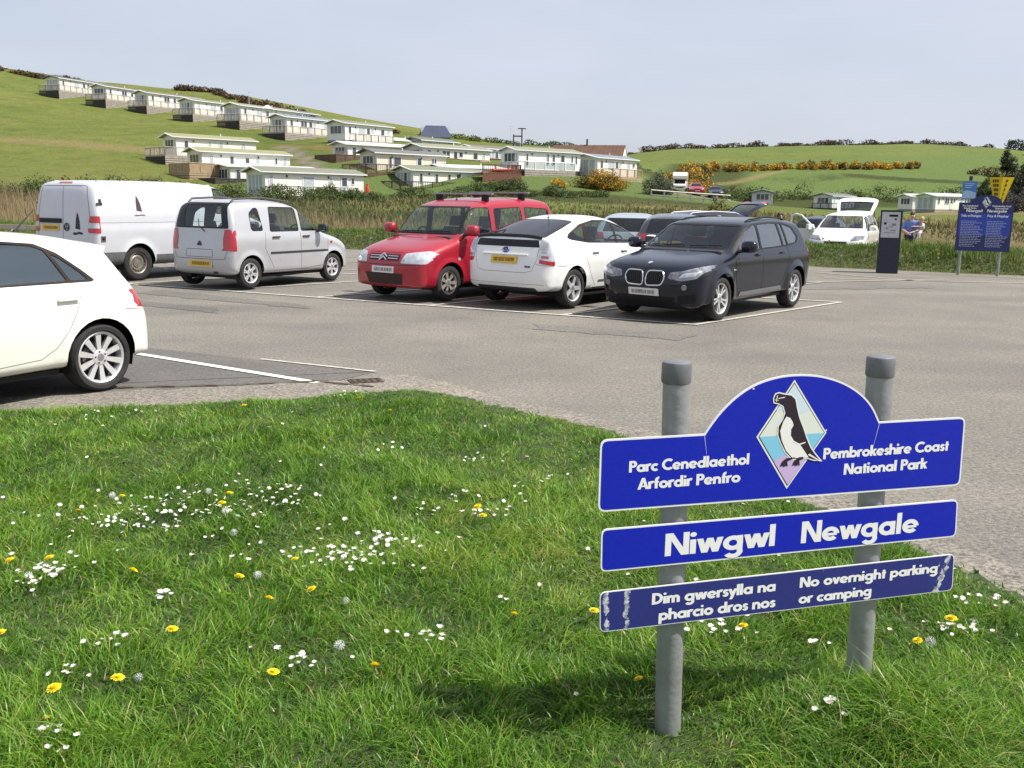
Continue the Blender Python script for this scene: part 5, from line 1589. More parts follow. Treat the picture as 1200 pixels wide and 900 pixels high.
    for sg in (1, -1):
        mb = MB(); mb.M = c.frame('x', 1, sg * .66, .535, .004); mb.lathe([(.042, 0), (.042, .010), (.034, .013), (.001, .015)], M_DARKLENS, 16, 'z'); mb.build('fog_lamp', c.root)
        door_mirror(c, .84, 1.03, sg, P_BLACKBLUE, 1.1)
        for x in (-.78, .16): door_handle(c, x, .965, sg, P_BLACKBLUE, pocket=False)
        mb = MB(); mb.M = c.frame('y', sg, 1.02, .76, .003); mb.box((-.045, -.012, -.004), (.045, .012, .006), M_CLEAR, .004); mb.build('indicator', c.root)
        mb = MB()
        pts = [c.hit('z', 1, x, sg * .58)[0] + Vector((0, 0, d)) for x, d in ((.12, .0), (.0, .022), (-.6, .028), (-1.2, .025), (-1.4, .0))]
        mb.tube(pts, .014, M_TRIM, 8); mb.build('roof_rail', c.root)
    mb = MB(); mb.M = c.frame('z', 1, 2.05, 0, .004); mb.lathe([(.042, 0), (.042, .006), (.001, .008)], M_CHROME, 20, 'z'); mb.lathe([(.028, .0085), (.001, .0095)], M_CLEAR, 16, 'z'); mb.build('badge', c.root)
    gaps(c, [('y', 0, [(-.01, 1.07), (-.01, .41)]), ('y', 0, [(1.0, 1.04), (.96, .65), (.84, .39), (-.70, .39), (-.88, .55), (-1.05, .86), (-1.0, 1.09)]), ('x', 1, [(-.86, .865), (-.5, .825), (0, .80), (.5, .825), (.86, .865)])], wd=.010, m=mat('dark_gap', (.004, .004, .005), .8))
    mb = MB()
    for sg in (1, -1):
        c.strip(mb, 'y', sg, [(.9, .925), (-.2, .945), (-1.5, .975), (-1.85, .98)], .014, P_BLACKBLUE, .0, thick=.008)
    mb.build('crease', c.root, True)
    wiper(c, 'x', 1, [(-.62, 1.085), (.02, 1.09)]); wiper(c, 'x', 1, [(.08, 1.085), (.62, 1.10)])
car_crossover()

# ================================================================== cars standing behind the front row
def plain_car(sp, name, label, cat, loc, yaw, pt, sc=1.0, rear_open=False, group=None, glassm=None, yplate=True, rails=False):
    g = glassm or M_GLASSD
    c = place(sp, name, label, cat, loc, yaw, sc, group)
    for p in sp['side_glass']:
        q = rp(p, .04)
        c.both(q, 'window_trim', M_TRIM, thr=.2); c.both(shrink(q, .018), 'side_window', g, off=-.005, thr=.2)
    q = rp(sp['front_glass'], .05); c.cut('x', 1, q, 'windscreen', g, off=-.003)
    q = rp(sp['back_glass'], .05)
    if not rear_open:
        c.cut('x', -1, q, 'rear_window', g, off=-.003)
    else:
        c.cut('x', -1, rp(sp['hatch'], .05), 'tailgate_opening', M_TRIM, keep=False)
    for sg in (1, -1):
        c.cut('x', -1, rp([(sg * a, b) for a, b in sp['tail']], .02), 'tail_light', M_REDLENS, thr=.1, off=.004)
        c.cut('x', 1, rp([(sg * a, b) for a, b in sp['head']], .02), 'headlight', M_DARKLENS, thr=.1, off=.004)
    c.cut('x', 1, rp([(-.34, .60), (.34, .60), (.36, .72), (-.36, .72)], .02), 'grille', M_TRIM)
    c.finish(pt)
    add_wheels(c.root, sp)
    interior(c.root, sp, sp['floor'] + .15, .25, -.65, sp['belt'], .85)
    for sg in (1, -1): door_mirror(c, sp['mir'], sp['belt'], sg, pt)
    plate(c, 'x', -1, 0, sp['pz'], True); plate(c, 'x', 1, 0, .46, False)
    if rails:
        for sg in (1, -1):
            mb = MB(); pts = [c.hit('z', 1, x, sg * .52)[0] + Vector((0, 0, d)) for x, d in ((.1, .0), (0, .04), (-.8, .05), (-1.6, .04), (-1.75, 0))]
            mb.tube(pts, .018, M_ALLOY, 8); mb.build('roof_rail', c.root)
    return c

HATCH = dict(reuse='hatch', wb=2.58, tyre=.312, rim=.215, track=.85, tw=.2, floor=.18, n=3.2, wheel='six', flare=.02, belt=.98, mir=.78, pz=.76,
    top=[(2.0, .22, .12), (2.08, .38, .45), (2.11, .52, .5), (2.08, .68, .45), (1.95, .80, .35), (1.6, .90, .25), (1.1, .98, .2), (.98, 1.0, .2), (.25, 1.38, .2), (.05, 1.44, .17), (-.4, 1.48, .16), (-1.0, 1.46, .16), (-1.5, 1.41, .17), (-1.70, 1.36, .17), (-1.80, 1.22, .17), (-1.93, .98, .2), (-1.98, .86, .28), (-2.03, .65, .35), (-2.04, .5, .35), (-1.98, .30, .15), (-1.8, .25, .1), (1.7, .2, .1)],
    W=[(.2, .80), (.35, .85), (.6, .875), (.82, .88), (.92, .855), (1.0, .81), (1.2, .73), (1.4, .64), (1.48, .58)],
    side_glass=[[(.80, 1.0), (.22, 1.32), (-.05, 1.375), (-.1, 1.0)], [(-.17, 1.0), (-.15, 1.38), (-.8, 1.385), (-1.0, 1.02)], [(-1.07, 1.03), (-.90, 1.37), (-1.25, 1.33), (-1.42, 1.06)]],
    front_glass=[(-.68, 1.03), (.68, 1.03), (.55, 1.38), (-.55, 1.38)], back_glass=[(-.64, 1.0), (.64, 1.0), (.53, 1.35), (-.53, 1.35)], hatch=[(-.64, .7), (.64, .7), (.55, 1.38), (-.55, 1.38)],
    tail=[(.58, .80), (.90, .80), (.90, .98), (.62, .98)], head=[(.45, .62), (.84, .66), (.84, .80), (.5, .76)])
ESTATE = dict(HATCH, reuse='', wb=2.70, belt=1.0,
    top=[(2.1, .22, .12), (2.2, .38, .45), (2.23, .52, .5), (2.2, .68, .45), (2.06, .80, .35), (1.7, .90, .25), (1.2, .99, .2), (1.05, 1.01, .2), (.3, 1.42, .2), (.1, 1.48, .17), (-.4, 1.53, .16), (-1.2, 1.53, .16), (-1.9, 1.48, .17), (-2.08, 1.42, .17), (-2.18, 1.22, .17), (-2.28, .98, .18), (-2.31, .86, .24), (-2.34, .65, .3), (-2.34, .5, .3), (-2.28, .30, .15), (-2.1, .25, .1), (1.8, .2, .1)],
    side_glass=[[(.88, 1.02), (.28, 1.36), (-.02, 1.42), (-.05, 1.02)], [(-.12, 1.02), (-.1, 1.43), (-.85, 1.44), (-.95, 1.03)], [(-1.03, 1.04), (-.97, 1.44), (-1.75, 1.40), (-1.98, 1.06)]],
    front_glass=[(-.68, 1.05), (.68, 1.05), (.55, 1.42), (-.55, 1.42)], hatch=[(-.70, .62), (.70, .62), (.66, 1.0), (.56, 1.44), (-.56, 1.44), (-.66, 1.0)])
MPV = dict(HATCH, reuse='', wb=2.70, belt=1.08, mir=.98, tyre=.32,
    top=[(2.05, .22, .12), (2.13, .38, .42), (2.16, .55, .48), (2.13, .72, .42), (2.02, .86, .35), (1.75, .98, .25), (1.4, 1.06, .2), (1.28, 1.09, .2), (.5, 1.53, .2), (.25, 1.61, .17), (-.3, 1.66, .16), (-1.2, 1.66, .16), (-1.75, 1.61, .17), (-1.95, 1.54, .17), (-2.03, 1.3, .15), (-2.10, 1.02, .16), (-2.14, .8, .22), (-2.16, .6, .28), (-2.14, .45, .28), (-2.08, .30, .15), (-1.9, .25, .1), (1.7, .2, .1)],
    W=[(.2, .80), (.35, .86), (.6, .89), (.9, .895), (1.0, .875), (1.1, .83), (1.3, .77), (1.5, .70), (1.66, .60)],
    side_glass=[[(1.05, 1.11), (.46, 1.48), (.2, 1.54), (.12, 1.11)], [(.05, 1.11), (.05, 1.55), (-.85, 1.56), (-.92, 1.12)], [(-1.0, 1.13), (-.95, 1.56), (-1.6, 1.52), (-1.8, 1.15)]],
    front_glass=[(-.72, 1.13), (.72, 1.13), (.58, 1.54), (-.58, 1.54)], back_glass=[(-.66, 1.1), (.66, 1.1), (.58, 1.5), (-.58, 1.5)], hatch=[(-.72, .62), (.72, .62), (.70, 1.05), (.60, 1.58), (-.60, 1.58), (-.70, 1.05)],
    tail=[(.70, .9), (.92, .9), (.92, 1.35), (.74, 1.35)], head=[(.45, .74), (.84, .78), (.86, .92), (.55, .90)])

def open_tailgate(c, zt, xt, L, wd, pt, ang, gl, lamp=False):
    """tailgate raised on its hinge at the back edge of the roof"""
    mb = MB()
    M = Matrix.Translation((xt, 0, zt)) @ Matrix.Rotation(ang, 4, 'Y')
    # panel lies along -x from the hinge, slightly bowed
    n = 9; rows = []
    for i in range(n):
        u = i / (n - 1)
        ww = wd * (.86 + .14 * min(1, u * 2)) * (1 - .16 * max(0, u - .85) / .15)
        bow = .10 * math.sin(pi * min(1, u * .9)) 
        rows.append([(-L * u, y * ww, bow - .05 * (y / 1.0) ** 4) for y in (-1, -.82, -.4, 0, .4, .82, 1)])
    for off, flip in ((0, False), (-.05, True)):
        vs = [(p[0], p[1], p[2] + off) for r in rows for p in r]; fs = []
        for i in range(n - 1):
            for j in range(6):
                if 1 <= i <= 4 and 1 <= j <= 4: continue
                q = (i * 7 + j, i * 7 + j + 1, (i + 1) * 7 + j + 1, (i + 1) * 7 + j)
                fs.append(q[::-1] if flip else q)
        mb.M = M; mb.add(vs, fs, pt if not flip else M_PLASTIC)
    ed = []
    top = [p for p in ([(r[0]) for r in rows] + rows[-1][1:6] + [r[6] for r in rows][::-1])]
    vs = [(p[0], p[1], p[2] + o) for p in top for o in (0, -.05)]
    mb.add(vs, [(2 * i, 2 * i + 1, 2 * i + 3, 2 * i + 2) for i in range(len(top) - 1)], pt)
    o = mb.build('tailgate', c.root, True)
    mb = MB(); mb.M = M
    vs = [(p[0], p[1], p[2] - .02) for r in rows[1:6] for p in r[1:6]]
    mb.add(vs, [(i * 5 + j, i * 5 + j + 1, (i + 1) * 5 + j + 1, (i + 1) * 5 + j) for i in range(4) for j in range(4)], gl)
    mb.build('tailgate_window', o, True)
    if lamp:
        for sg in (1, -1):
            mb = MB(); mb.M = M
            mb.box((-L * .94, sg * wd * .66 - .16, .0), (-L * .74, sg * wd * .66 + .16, .06), M_REDLENS, .02); mb.build('tail_light', o)
    mb = MB()
    for sg in (1, -1):
        a = M @ Vector((-L * .45, sg * wd * .9, -.05)); mb.tube([a, Vector((xt - .12, sg * wd * .95, zt - .42))], .012, M_TRIM, 6)
    mb.build('gas_strut', c.root)

c = plain_car(HATCH, 'parked_car', 'dark hatchback seen from behind between the white liftback and the crossover', 'car', (4.25, 25.4), 78, P_GREY, 1.0)
c = plain_car(HATCH, 'parked_car', 'pale grey hatchback partly hidden behind the white liftback', 'car', (3.3, 26.7), 78, P_PALE, .99)
c = plain_car(ESTATE, 'parked_car', 'dark estate car with its tailgate raised, roof showing above the crossover', 'car', (5.35, 30.6, -.05), 205, P_NAVY, 1.02, rear_open=True, rails=True)
open_tailgate(c, 1.46, -2.02, .95, .64, P_NAVY, RD(22), M_GLASSD, lamp=True)

# white people carrier, door and tailgate open
c = plain_car(MPV, 'parked_car', 'white people carrier with an open front door and raised tailgate', 'car', (11.45, 33.2, -.12), 243, P_WHITE, 1.0, rear_open=True, glassm=M_GLASS)
open_tailgate(c, 1.60, -1.88, 1.10, .70, P_WHITE, RD(30), M_GLASSD)
mb = MB()
mb.M = Matrix.Translation((1.02, -.86, 0)) @ Matrix.Rotation(RD(62), 4, 'Z') @ Matrix.Translation((-1.0, 0, 0))
dp = rp([(1.0, .42), (1.0, 1.10), (.42, 1.52), (.18, 1.56), (.0, 1.50), (-.04, 1.05), (-.02, .42)], .05)
wp = rp([(.84, 1.12), (.40, 1.44), (.20, 1.49), (.07, 1.45), (.05, 1.12)], .05)
# frame as a ring of quads between outline and window, then the lower panel
low = rp([(1.0, .42), (1.0, 1.09), (-.03, 1.09), (-.02, .42)], .03)
mb.prism(low, .035, P_WHITE)
fr = [(1.0, 1.09), (.42, 1.52), (.18, 1.56), (.0, 1.50), (-.03, 1.09)]
for a, b in zip(fr[:-1], fr[1:]): mb.tube([(a[0], 0, a[1]), (b[0], 0, b[1])], .035, P_WHITE, 8)
mb.M = mb.M
o = mb.build('open_door', c.root)
m2 = MB(); m2.M = mb.M.copy()
m2.prism([(.96, 1.09), (.42, 1.50), (.18, 1.54), (.02, 1.48), (.0, 1.09)], .004, M_GLASS); m2.build('door_window', o)
m2 = MB(); m2.M = mb.M.copy()
m2.box((.80, -.24, 1.05), (.93, -.04, 1.24), P_WHITE, .04); m2.build('door_mirror', o)

c = plain_car(HATCH, 'parked_car', 'dark car whose roof shows behind the open door of the people carrier', 'car', (12.9, 40.0, -.16), 60, P_NAVY, 1.0)
# ------------------------------------------------------------------ geometric bold lettering made of strokes
T_ = .19
def _g():
    X = .64; r = .235; c = (.33, .32)
    def o(*ex, adv=.70): return (list(ex), adv)
    circ = ('A', *c, r, 0, 360)
    G = {
        'a': o(circ, ('L', .556, 0, .556, X), adv=.70), 'b': o(circ, ('L', .105, 0, .105, 1.0), adv=.68), 'c': o(('A', .33, .32, r, 48, 312), adv=.55),
        'd': o(circ, ('L', .556, 0, .556, 1.0), adv=.70), 'e': o(('A', .33, .32, r, 0, 318), ('H', .09, .30, .57, .12), adv=.68), 'f': o(('L', .17, 0, .17, .74), ('A', .35, .74, .18, 85, 180), ('H', .02, .56, .36, .14), adv=.38),
        'g': o(circ, ('L', .556, -.05, .556, X), ('A', .345, -.05, .228, -150, 0), adv=.70), 'h': o(('L', .09, 0, .09, 1.0), ('A', .29, .36, .20, 0, 180), ('L', .49, 0, .49, .36), adv=.61),
        'i': o(('L', .10, 0, .10, X), ('D', .10, .86, .105), adv=.24), 'k': o(('L', .09, 0, .09, 1.0), ('L', .12, .27, .42, X), ('L', .44, 0, .24, .38), adv=.53), 'l': o(('L', .10, 0, .10, 1.0), adv=.24),
        'm': o(('L', .09, 0, .09, X), ('A', .26, .39, .17, 0, 180), ('L', .43, 0, .43, .39), ('A', .60, .39, .17, 0, 180), ('L', .77, 0, .77, .39), adv=.89), 'n': o(('L', .09, 0, .09, X), ('A', .29, .36, .20, 0, 180), ('L', .49, 0, .49, .36), adv=.61),
        'o': o(circ, adv=.68), 'p': o(circ, ('L', .105, -.30, .105, X), adv=.68), 'r': o(('L', .09, 0, .09, X), ('A', .29, .38, .20, 62, 180), adv=.40),
        's': o(('A', .22, .445, .10, 15, 262), ('A', .205, .20, .11, -165, 82), adv=.42), 't': o(('L', .18, 0, .18, .86), ('H', .02, .56, .35, .14), adv=.37), 'u': o(('L', .09, .28, .09, X), ('A', .29, .28, .20, 180, 360), ('L', .49, 0, .49, X), adv=.60),
        'v': o(('L', .08, X, .27, 0), ('L', .27, 0, .46, X), adv=.54), 'w': o(('L', .08, X, .235, 0), ('L', .235, 0, .41, X), ('L', .41, X, .585, 0), ('L', .585, 0, .74, X), adv=.83), 'y': o(('L', .08, X, .28, .05), ('L', .49, X, .17, -.30), adv=.56),
        'A': o(('L', .08, 0, .37, 1.0), ('L', .37, 1.0, .66, 0), ('H', .18, .27, .56, .13), adv=.74), 'C': o(('A', .48, .5, .40, 48, 312), adv=.80), 'D': o(('L', .09, 0, .09, 1.0), ('A', .22, .5, .393, -90, 90), ('H', .09, .905, .24, T_), ('H', .09, .107, .24, T_), adv=.74),
        'N': o(('L', .09, 0, .09, 1.0), ('L', .13, 1.0, .62, 0), ('L', .66, 0, .66, 1.0), adv=.78), 'P': o(('L', .09, 0, .09, 1.0), ('A', .29, .70, .193, -90, 90), ('H', .09, .905, .30, T_), ('H', .09, .500, .30, T_), adv=.57),
        'T': o(('L', .27, 0, .27, 1.0), ('H', .02, .905, .52, T_), adv=.54), '&': o(('A', .30, .72, .16, 0, 360), ('A', .29, .28, .20, 60, 360), ('L', .22, .56, .62, 0), adv=.66), ' ': ([], .32),
    }
    return G
GLY = _g()

def text_mb(mb, txt, u0, v0, width, cap, m, z0=0.0, flat=True, tk=None, lean=0.0):
    T_ = tk or globals()['T_']
    """write txt with its baseline start at (u0,v0) in the local x,y plane, exactly `width` wide; cap height `cap`"""
    total = sum(GLY[ch][1] for ch in txt) - .03
    sx = width / total; sy = cap
    e = [0]
    def P(x, y): return (u0 + x * sx + lean * y * sy, v0 + y * sy)
    def poly(pts):
        e[0] += 1
        z = z0 + .00004 * (e[0] % 7)
        mb.add([(*P(x, y), z) for x, y in pts], [tuple(range(len(pts)))], m)
    x0 = 0
    for ch in txt:
        prims, adv = GLY[ch]
        for p in prims:
            if p[0] == 'L':
                _, a, b, c, d = p
                L = math.hypot(c - a, d - b); hw = T_ / 2 * L / abs(d - b)
                q = [(x0 + a - hw, b), (x0 + a + hw, b), (x0 + c + hw, d), (x0 + c - hw, d)]
                poly(q if d > b else q[::-1])
            elif p[0] == 'H':
                _, a, b, c, t = p
                poly([(x0 + a, b - t / 2), (x0 + c, b - t / 2), (x0 + c, b + t / 2), (x0 + a, b + t / 2)])
            elif p[0] == 'D':
                _, a, b, r = p
                poly([(x0 + a + r * cos(t), b + r * sin(t)) for t in np.linspace(0, 2 * pi, 17)[:-1]])
            else:
                _, a, b, r, d0, d1 = p
                k = max(4, int(abs(d1 - d0) / 14)); h = T_ / 2
                e[0] += 1; z = z0 + .00004 * (e[0] % 7)
                vs = []; 
                for i in range(k + 1):
                    t = RD(d0 + (d1 - d0) * i / k)
                    for rr in (r - h, r + h): vs.append((*P(x0 + a + rr * cos(t), b + rr * sin(t)), z))
                mb.add(vs, [(2 * i, 2 * i + 1, 2 * i + 3, 2 * i + 2) for i in range(k)], m)
        x0 += adv

# ------------------------------------------------------------------ the park sign in the grass
def speckled(name, col, rough=.35, coat=.3): return mat(name, col, rough, 0, coat, var=.10, scale=60, detail=6)
M_BLUE = mat('sign_blue', (.007, .018, .40), .42, spec=.3, var=.08, scale=60, detail=6)
M_BLUE2 = speckled('faded_sign_blue', (.030, .042, .24), .5, .1)
M_SWHITE = mat('sign_white', (.80, .80, .78), .45)

def worn_blue():
    """old blue panel: paint flaked to pale grey in a few upright scars"""
    m = bpy.data.materials.new('worn_sign_blue'); m.use_nodes = True
    t = m.node_tree; b = t.nodes['Principled BSDF']; b.inputs['Roughness'].default_value = .5
    co = t.nodes.new('ShaderNodeTexCoord'); sp = t.nodes.new('ShaderNodeSeparateXYZ'); t.links.new(co.outputs['Object'], sp.inputs[0])
    def mth(op, a, c=None, v=None):
        n = t.nodes.new('ShaderNodeMath'); n.operation = op
        t.links.new(a, n.inputs[0])
        if c is not None: t.links.new(c, n.inputs[1])
        elif v is not None: n.inputs[1].default_value = v
        return n.outputs[0]
    n1 = t.nodes.new('ShaderNodeTexNoise'); n1.inputs['Scale'].default_value = 38; n1.inputs['Detail'].default_value = 9; n1.inputs['Roughness'].default_value = .72
    t.links.new(co.outputs['Object'], n1.inputs['Vector'])
    tot = None
    for cx, cw, amp, sl in ((-.262, .026, .34, 0), (-.196, .020, .40, 0), (.985, .034, .36, .35), (.965, .008, .26, .1), (.506, .004, .22, 0), (.655, .004, .2, 0)):
        ad = t.nodes.new('ShaderNodeMath'); ad.operation = 'MULTIPLY_ADD'
        t.links.new(sp.outputs['Y'], ad.inputs[0]); ad.inputs[1].default_value = -sl; ad.inputs[2].default_value = -cx + sl * .5
        d = mth('ABSOLUTE', mth('ADD', ad.outputs[0], sp.outputs['X']))
        k = mth('MULTIPLY', mth('MAXIMUM', mth('SUBTRACT', mth('MULTIPLY', d, v=-1 / cw), v=-1.0), v=0), v=amp)
        tot = k if tot is None else mth('MAXIMUM', tot, k)
    f = mth('GREATER_THAN', mth('ADD', tot, n1.outputs['Fac']), v=.76)
    n2 = t.nodes.new('ShaderNodeTexNoise'); n2.inputs['Scale'].default_value = 60; t.links.new(co.outputs['Object'], n2.inputs['Vector'])
    r = t.nodes.new('ShaderNodeValToRGB'); r.color_ramp.elements[0].color = (.015, .022, .155, 1); r.color_ramp.elements[1].color = (.023, .031, .20, 1)
    t.links.new(n2.outputs['Fac'], r.inputs['Fac'])
    r2 = t.nodes.new('ShaderNodeValToRGB'); r2.color_ramp.elements[0].color = (.22, .23, .26, 1); r2.color_ramp.elements[1].color = (.58, .60, .64, 1); r2.color_ramp.elements[0].position = .4; r2.color_ramp.elements[1].position = .6
    t.links.new(n2.outputs['Fac'], r2.inputs['Fac'])
    x = t.nodes.new('ShaderNodeMixRGB'); t.links.new(f, x.inputs['Fac']); t.links.new(r.outputs['Color'], x.inputs['Color1']); t.links.new(r2.outputs['Color'], x.inputs['Color2'])
    t.links.new(x.outputs['Color'], b.inputs['Base Color'])
    return m

def flat(mb, poly, z, m): mb.add([(u, v, z) for u, v in poly], [tuple(range(len(poly)))], m)

def razorbill(mb, dx, dy, sc, z):
    """the emblem: a black and white seabird standing on a lilac rock inside a diamond"""
    q = lambda pts: [((u - .343) * sc + dx, (v - 1.035) * sc + dy) for u, v in pts]
    C = lambda n, c: mat('emblem_' + n, c, .45)
    flat(mb, q([(.343, .857), (.474, 1.035), (.343, 1.213), (.221, 1.035)]), z, C('rim', (.78, .78, .74)))
    flat(mb, q([(.344, .866), (.468, 1.035), (.343, 1.205), (.228, 1.035)]), z + .0003, C('line', (.06, .06, .05)))
    flat(mb, q([(.3445, .871), (.465, 1.035), (.343, 1.2), (.2315, 1.035)]), z + .0006, C('sky', (.70, .74, .66)))
    flat(mb, q([(.343, 1.197), (.405, 1.112), (.36, 1.10), (.335, 1.12), (.285, 1.118)]), z + .0009, C('cloud', (.58, .72, .78)))
    flat(mb, q([(.3445, .871), (.465, 1.035), (.2315, 1.035)]), z + .0009, C('sea', (.22, .56, .74)))
    flat(mb, q([(.3445, .871), (.290, .949), (.300, .962), (.318, .968), (.345, .967), (.372, .957), (.395, .953), (.406, .952)]), z + .0012, C('rock', (.56, .42, .68)))
    W = C('white', (.80, .80, .76)); B = C('black', (.022, .012, .022))
    bird = [(.274, 1.157), (.279, 1.169), (.290, 1.172), (.305, 1.168), (.335, 1.163), (.350, 1.150), (.358, 1.121), (.368, 1.091), (.388, 1.051), (.4, 1.023), (.418, .989), (.437, .966), (.456, .946), (.433, .949), (.410, .957), (.377, .955), (.354, .957), (.329, .980), (.310, 1.011), (.298, 1.036), (.297, 1.065), (.312, 1.089), (.318, 1.108), (.309, 1.131), (.290, 1.141), (.276, 1.144)]
    flat(mb, shrink(q(bird), -.004 * sc), z + .0015, W)
    flat(mb, q(bird), z + .0018, B)
    flat(mb, q([(.322, 1.096), (.336, 1.091), (.346, 1.078), (.350, 1.066), (.342, 1.053), (.343, 1.033), (.357, 1.013), (.378, 1.003), (.394, .983), (.414, .957), (.382, .957), (.354, .960), (.329, .985), (.311, 1.020), (.303, 1.05), (.312, 1.08)]), z + .0021, W)
    flat(mb, q([(.352, 1.012), (.376, 1.000), (.398, 1.006), (.398, 1.010), (.376, 1.005), (.354, 1.016)]), z + .0024, W)
    flat(mb, q([(.404, .978), (.438, .951), (.452, .947), (.44, .960)]), z + .0022, B); flat(mb, q([(.410, .966), (.452, .944), (.458, .944), (.416, .970)]), z + .0024, W)
    flat(mb, q([(.283, 1.166), (.286, 1.166), (.284, 1.146), (.281, 1.146)]), z + .0024, W)
    flat(mb, q([(.289, 1.157), (.312, 1.160), (.312, 1.1575), (.289, 1.154)]), z + .0024, W)
    flat(mb, q([(.276, 1.153), (.290, 1.150), (.290, 1.1485), (.276, 1.151)]), z + .0025, W)
    for d in (0, .044):
        flat(mb, q([(.311 + d, .934), (.318 + d, .950), (.333 + d, .960), (.366 + d * .6, .961), (.352 + d, .955), (.336 + d, .950), (.340 + d, .932), (.333 + d, .936), (.326 + d, .932), (.320 + d, .936)]), z + .0024, B)

SIGN_A = RD(16.5)
def board(root, outline, z0, m, rim=.006):
    """thin panel: white edge, coloured face; local axes x along the sign, y up, z towards the viewer"""
    mb = MB()
    mb.prism(outline, .0015, M_SWHITE, 'z', 0.0)
    flat(mb, shrink(outline, rim), .0021, m)
    o = mb.build('board', root)
    return o

def park_sign():
    root = thing('park_sign', 'three blue boards with white lettering on two grey posts in the grass', 'sign', (.555, 2.822, 0), SIGN_A)
    galv = mat('galvanised_steel', (.25, .25, .25), .45, .35, col2=(.37, .38, .39), scale=6, detail=9, bump=.15, bscale=30)
    capm = mat('post_cap_grey', (.17, .175, .185), .45, .2, var=.1, scale=30)
    R = Matrix.Rotation(pi / 2, 4, 'X')
    for x0, x1, zb, zt, nm in ((.003, -.036, -.25, 1.262, None), (.731, .701, -.20, 1.255, None)):
        mb = MB()
        y = .056
        mb.tube([(x0, y, zb), (x0 + (x1 - x0) * .95, y, zt)], .043, galv, 32)
        p = mb.build('post', root, True)
        if nm: p['label'] = nm
        mb = MB()
        xt = x1 + (x0 - x1) * .01
        mb.lathe([(.044, zt - .055), (.046, zt - .05), (.046, zt + .002), (.044, zt + .010), (.040, zt + .013), (.001, zt + .015)], capm, 32, 'z', (xt, y, 0))
        mb.build('cap', p, True)
    # top board with its arched crown
    ar = [(.672 - 0, 1.061)]
    arc = [(.672, 1.061), (.645, 1.108), (.610, 1.145), (.563, 1.178), (.505, 1.205), (.435, 1.224), (.355, 1.231), (.28, 1.226), (.205, 1.206), (.145, 1.172), (.095, 1.128), (.060, 1.085), (.040, 1.055)]
    ch = [arc[0]] + [tuple(v) for v in chaikin(np.array(arc), 2)[1:-1]] + [arc[-1]]
    body = rp([(-.302, 1.056), (-.302, .830), (1.020, .820), (1.012, 1.060)], .024)
    # corner order: top-left, bottom-left, bottom-right, top-right; splice the crown between top-right and top-left
    out1 = body + [p for p in ch]
    o = board(root, out1, 0, M_BLUE)
    o.matrix_local = Matrix.Rotation(pi / 2, 4, 'X')
    for txt, u, v, w_, cap in (('Parc Cenedlaethol', -.206, .948, .407, .036), ('Arfordir Penfro', -.175, .892, .348, .036), ('Pembrokeshire Coast', .470, .947, .484, .037), ('National Park', .552, .890, .321, .037)):
        mb = MB(); text_mb(mb, txt, u, v, w_, cap, M_SWHITE, .0026, tk=.215 if cap < .05 else .192); mb.build('lettering', o)
    mb = MB(); razorbill(mb, .343, 1.035, 1.0, .0026); mb.build('emblem', o)
    mb = MB()
    for a, b in (((.040, 1.052), (.052, .985)), ((.672, 1.058), (.655, .975))): 
        d = (Vector(b) - Vector(a)).normalized(); n = Vector((-d.y, d.x)) * .0012
        flat(mb, [tuple(Vector(a) - n), tuple(Vector(b) - n * .3), tuple(Vector(b) + n * .3), tuple(Vector(a) + n)], .0027, mat('scratch', (.45, .5, .68), .5))
    for u, v in ((.200, 1.190), (.472, 1.043)): flat(mb, [(u + .0035 * cos(t), v + .0028 * sin(t)) for t in np.linspace(0, 6.28, 9)[:-1]], .0028, M_SWHITE)
    mb.build('scratches', o)
    out2 = rp([(-.289, .775), (-.287, .637), (1.026, .636), (1.018, .770)], .020)
    o = board(root, out2, 0, M_BLUE, .005); o.matrix_local = Matrix.Rotation(pi / 2, 4, 'X')
    for txt, u, v, w_, cap in (('Niwgwl', -.074, .668, .389, .074), ('Newgale', .411, .667, .453, .074)):
        mb = MB(); text_mb(mb, txt, u, v, w_, cap, M_SWHITE, .0026, tk=.215 if cap < .05 else .192); mb.build('lettering', o)
    out3 = rp([(-.287, .571), (-.282, .438), (1.036, .438), (1.028, .573)], .020)
    o = board(root, out3, 0, worn_blue(), .003); o.matrix_local = Matrix.Rotation(pi / 2, 4, 'X'); o['label'] = 'faded lowest board with flaking paint'
    for txt, u, v, w_, cap in (('Dim gwersylla na', -.110, .511, .439, .038), ('pharcio dros nos', -.085, .455, .416, .038), ('No overnight parking', .420, .512, .543, .036), ('or camping', .420, .456, .281, .036)):
        mb = MB(); text_mb(mb, txt, u, v, w_, cap, M_SWHITE, .0026, tk=.215 if cap < .05 else .192); mb.build('lettering', o)
park_sign()

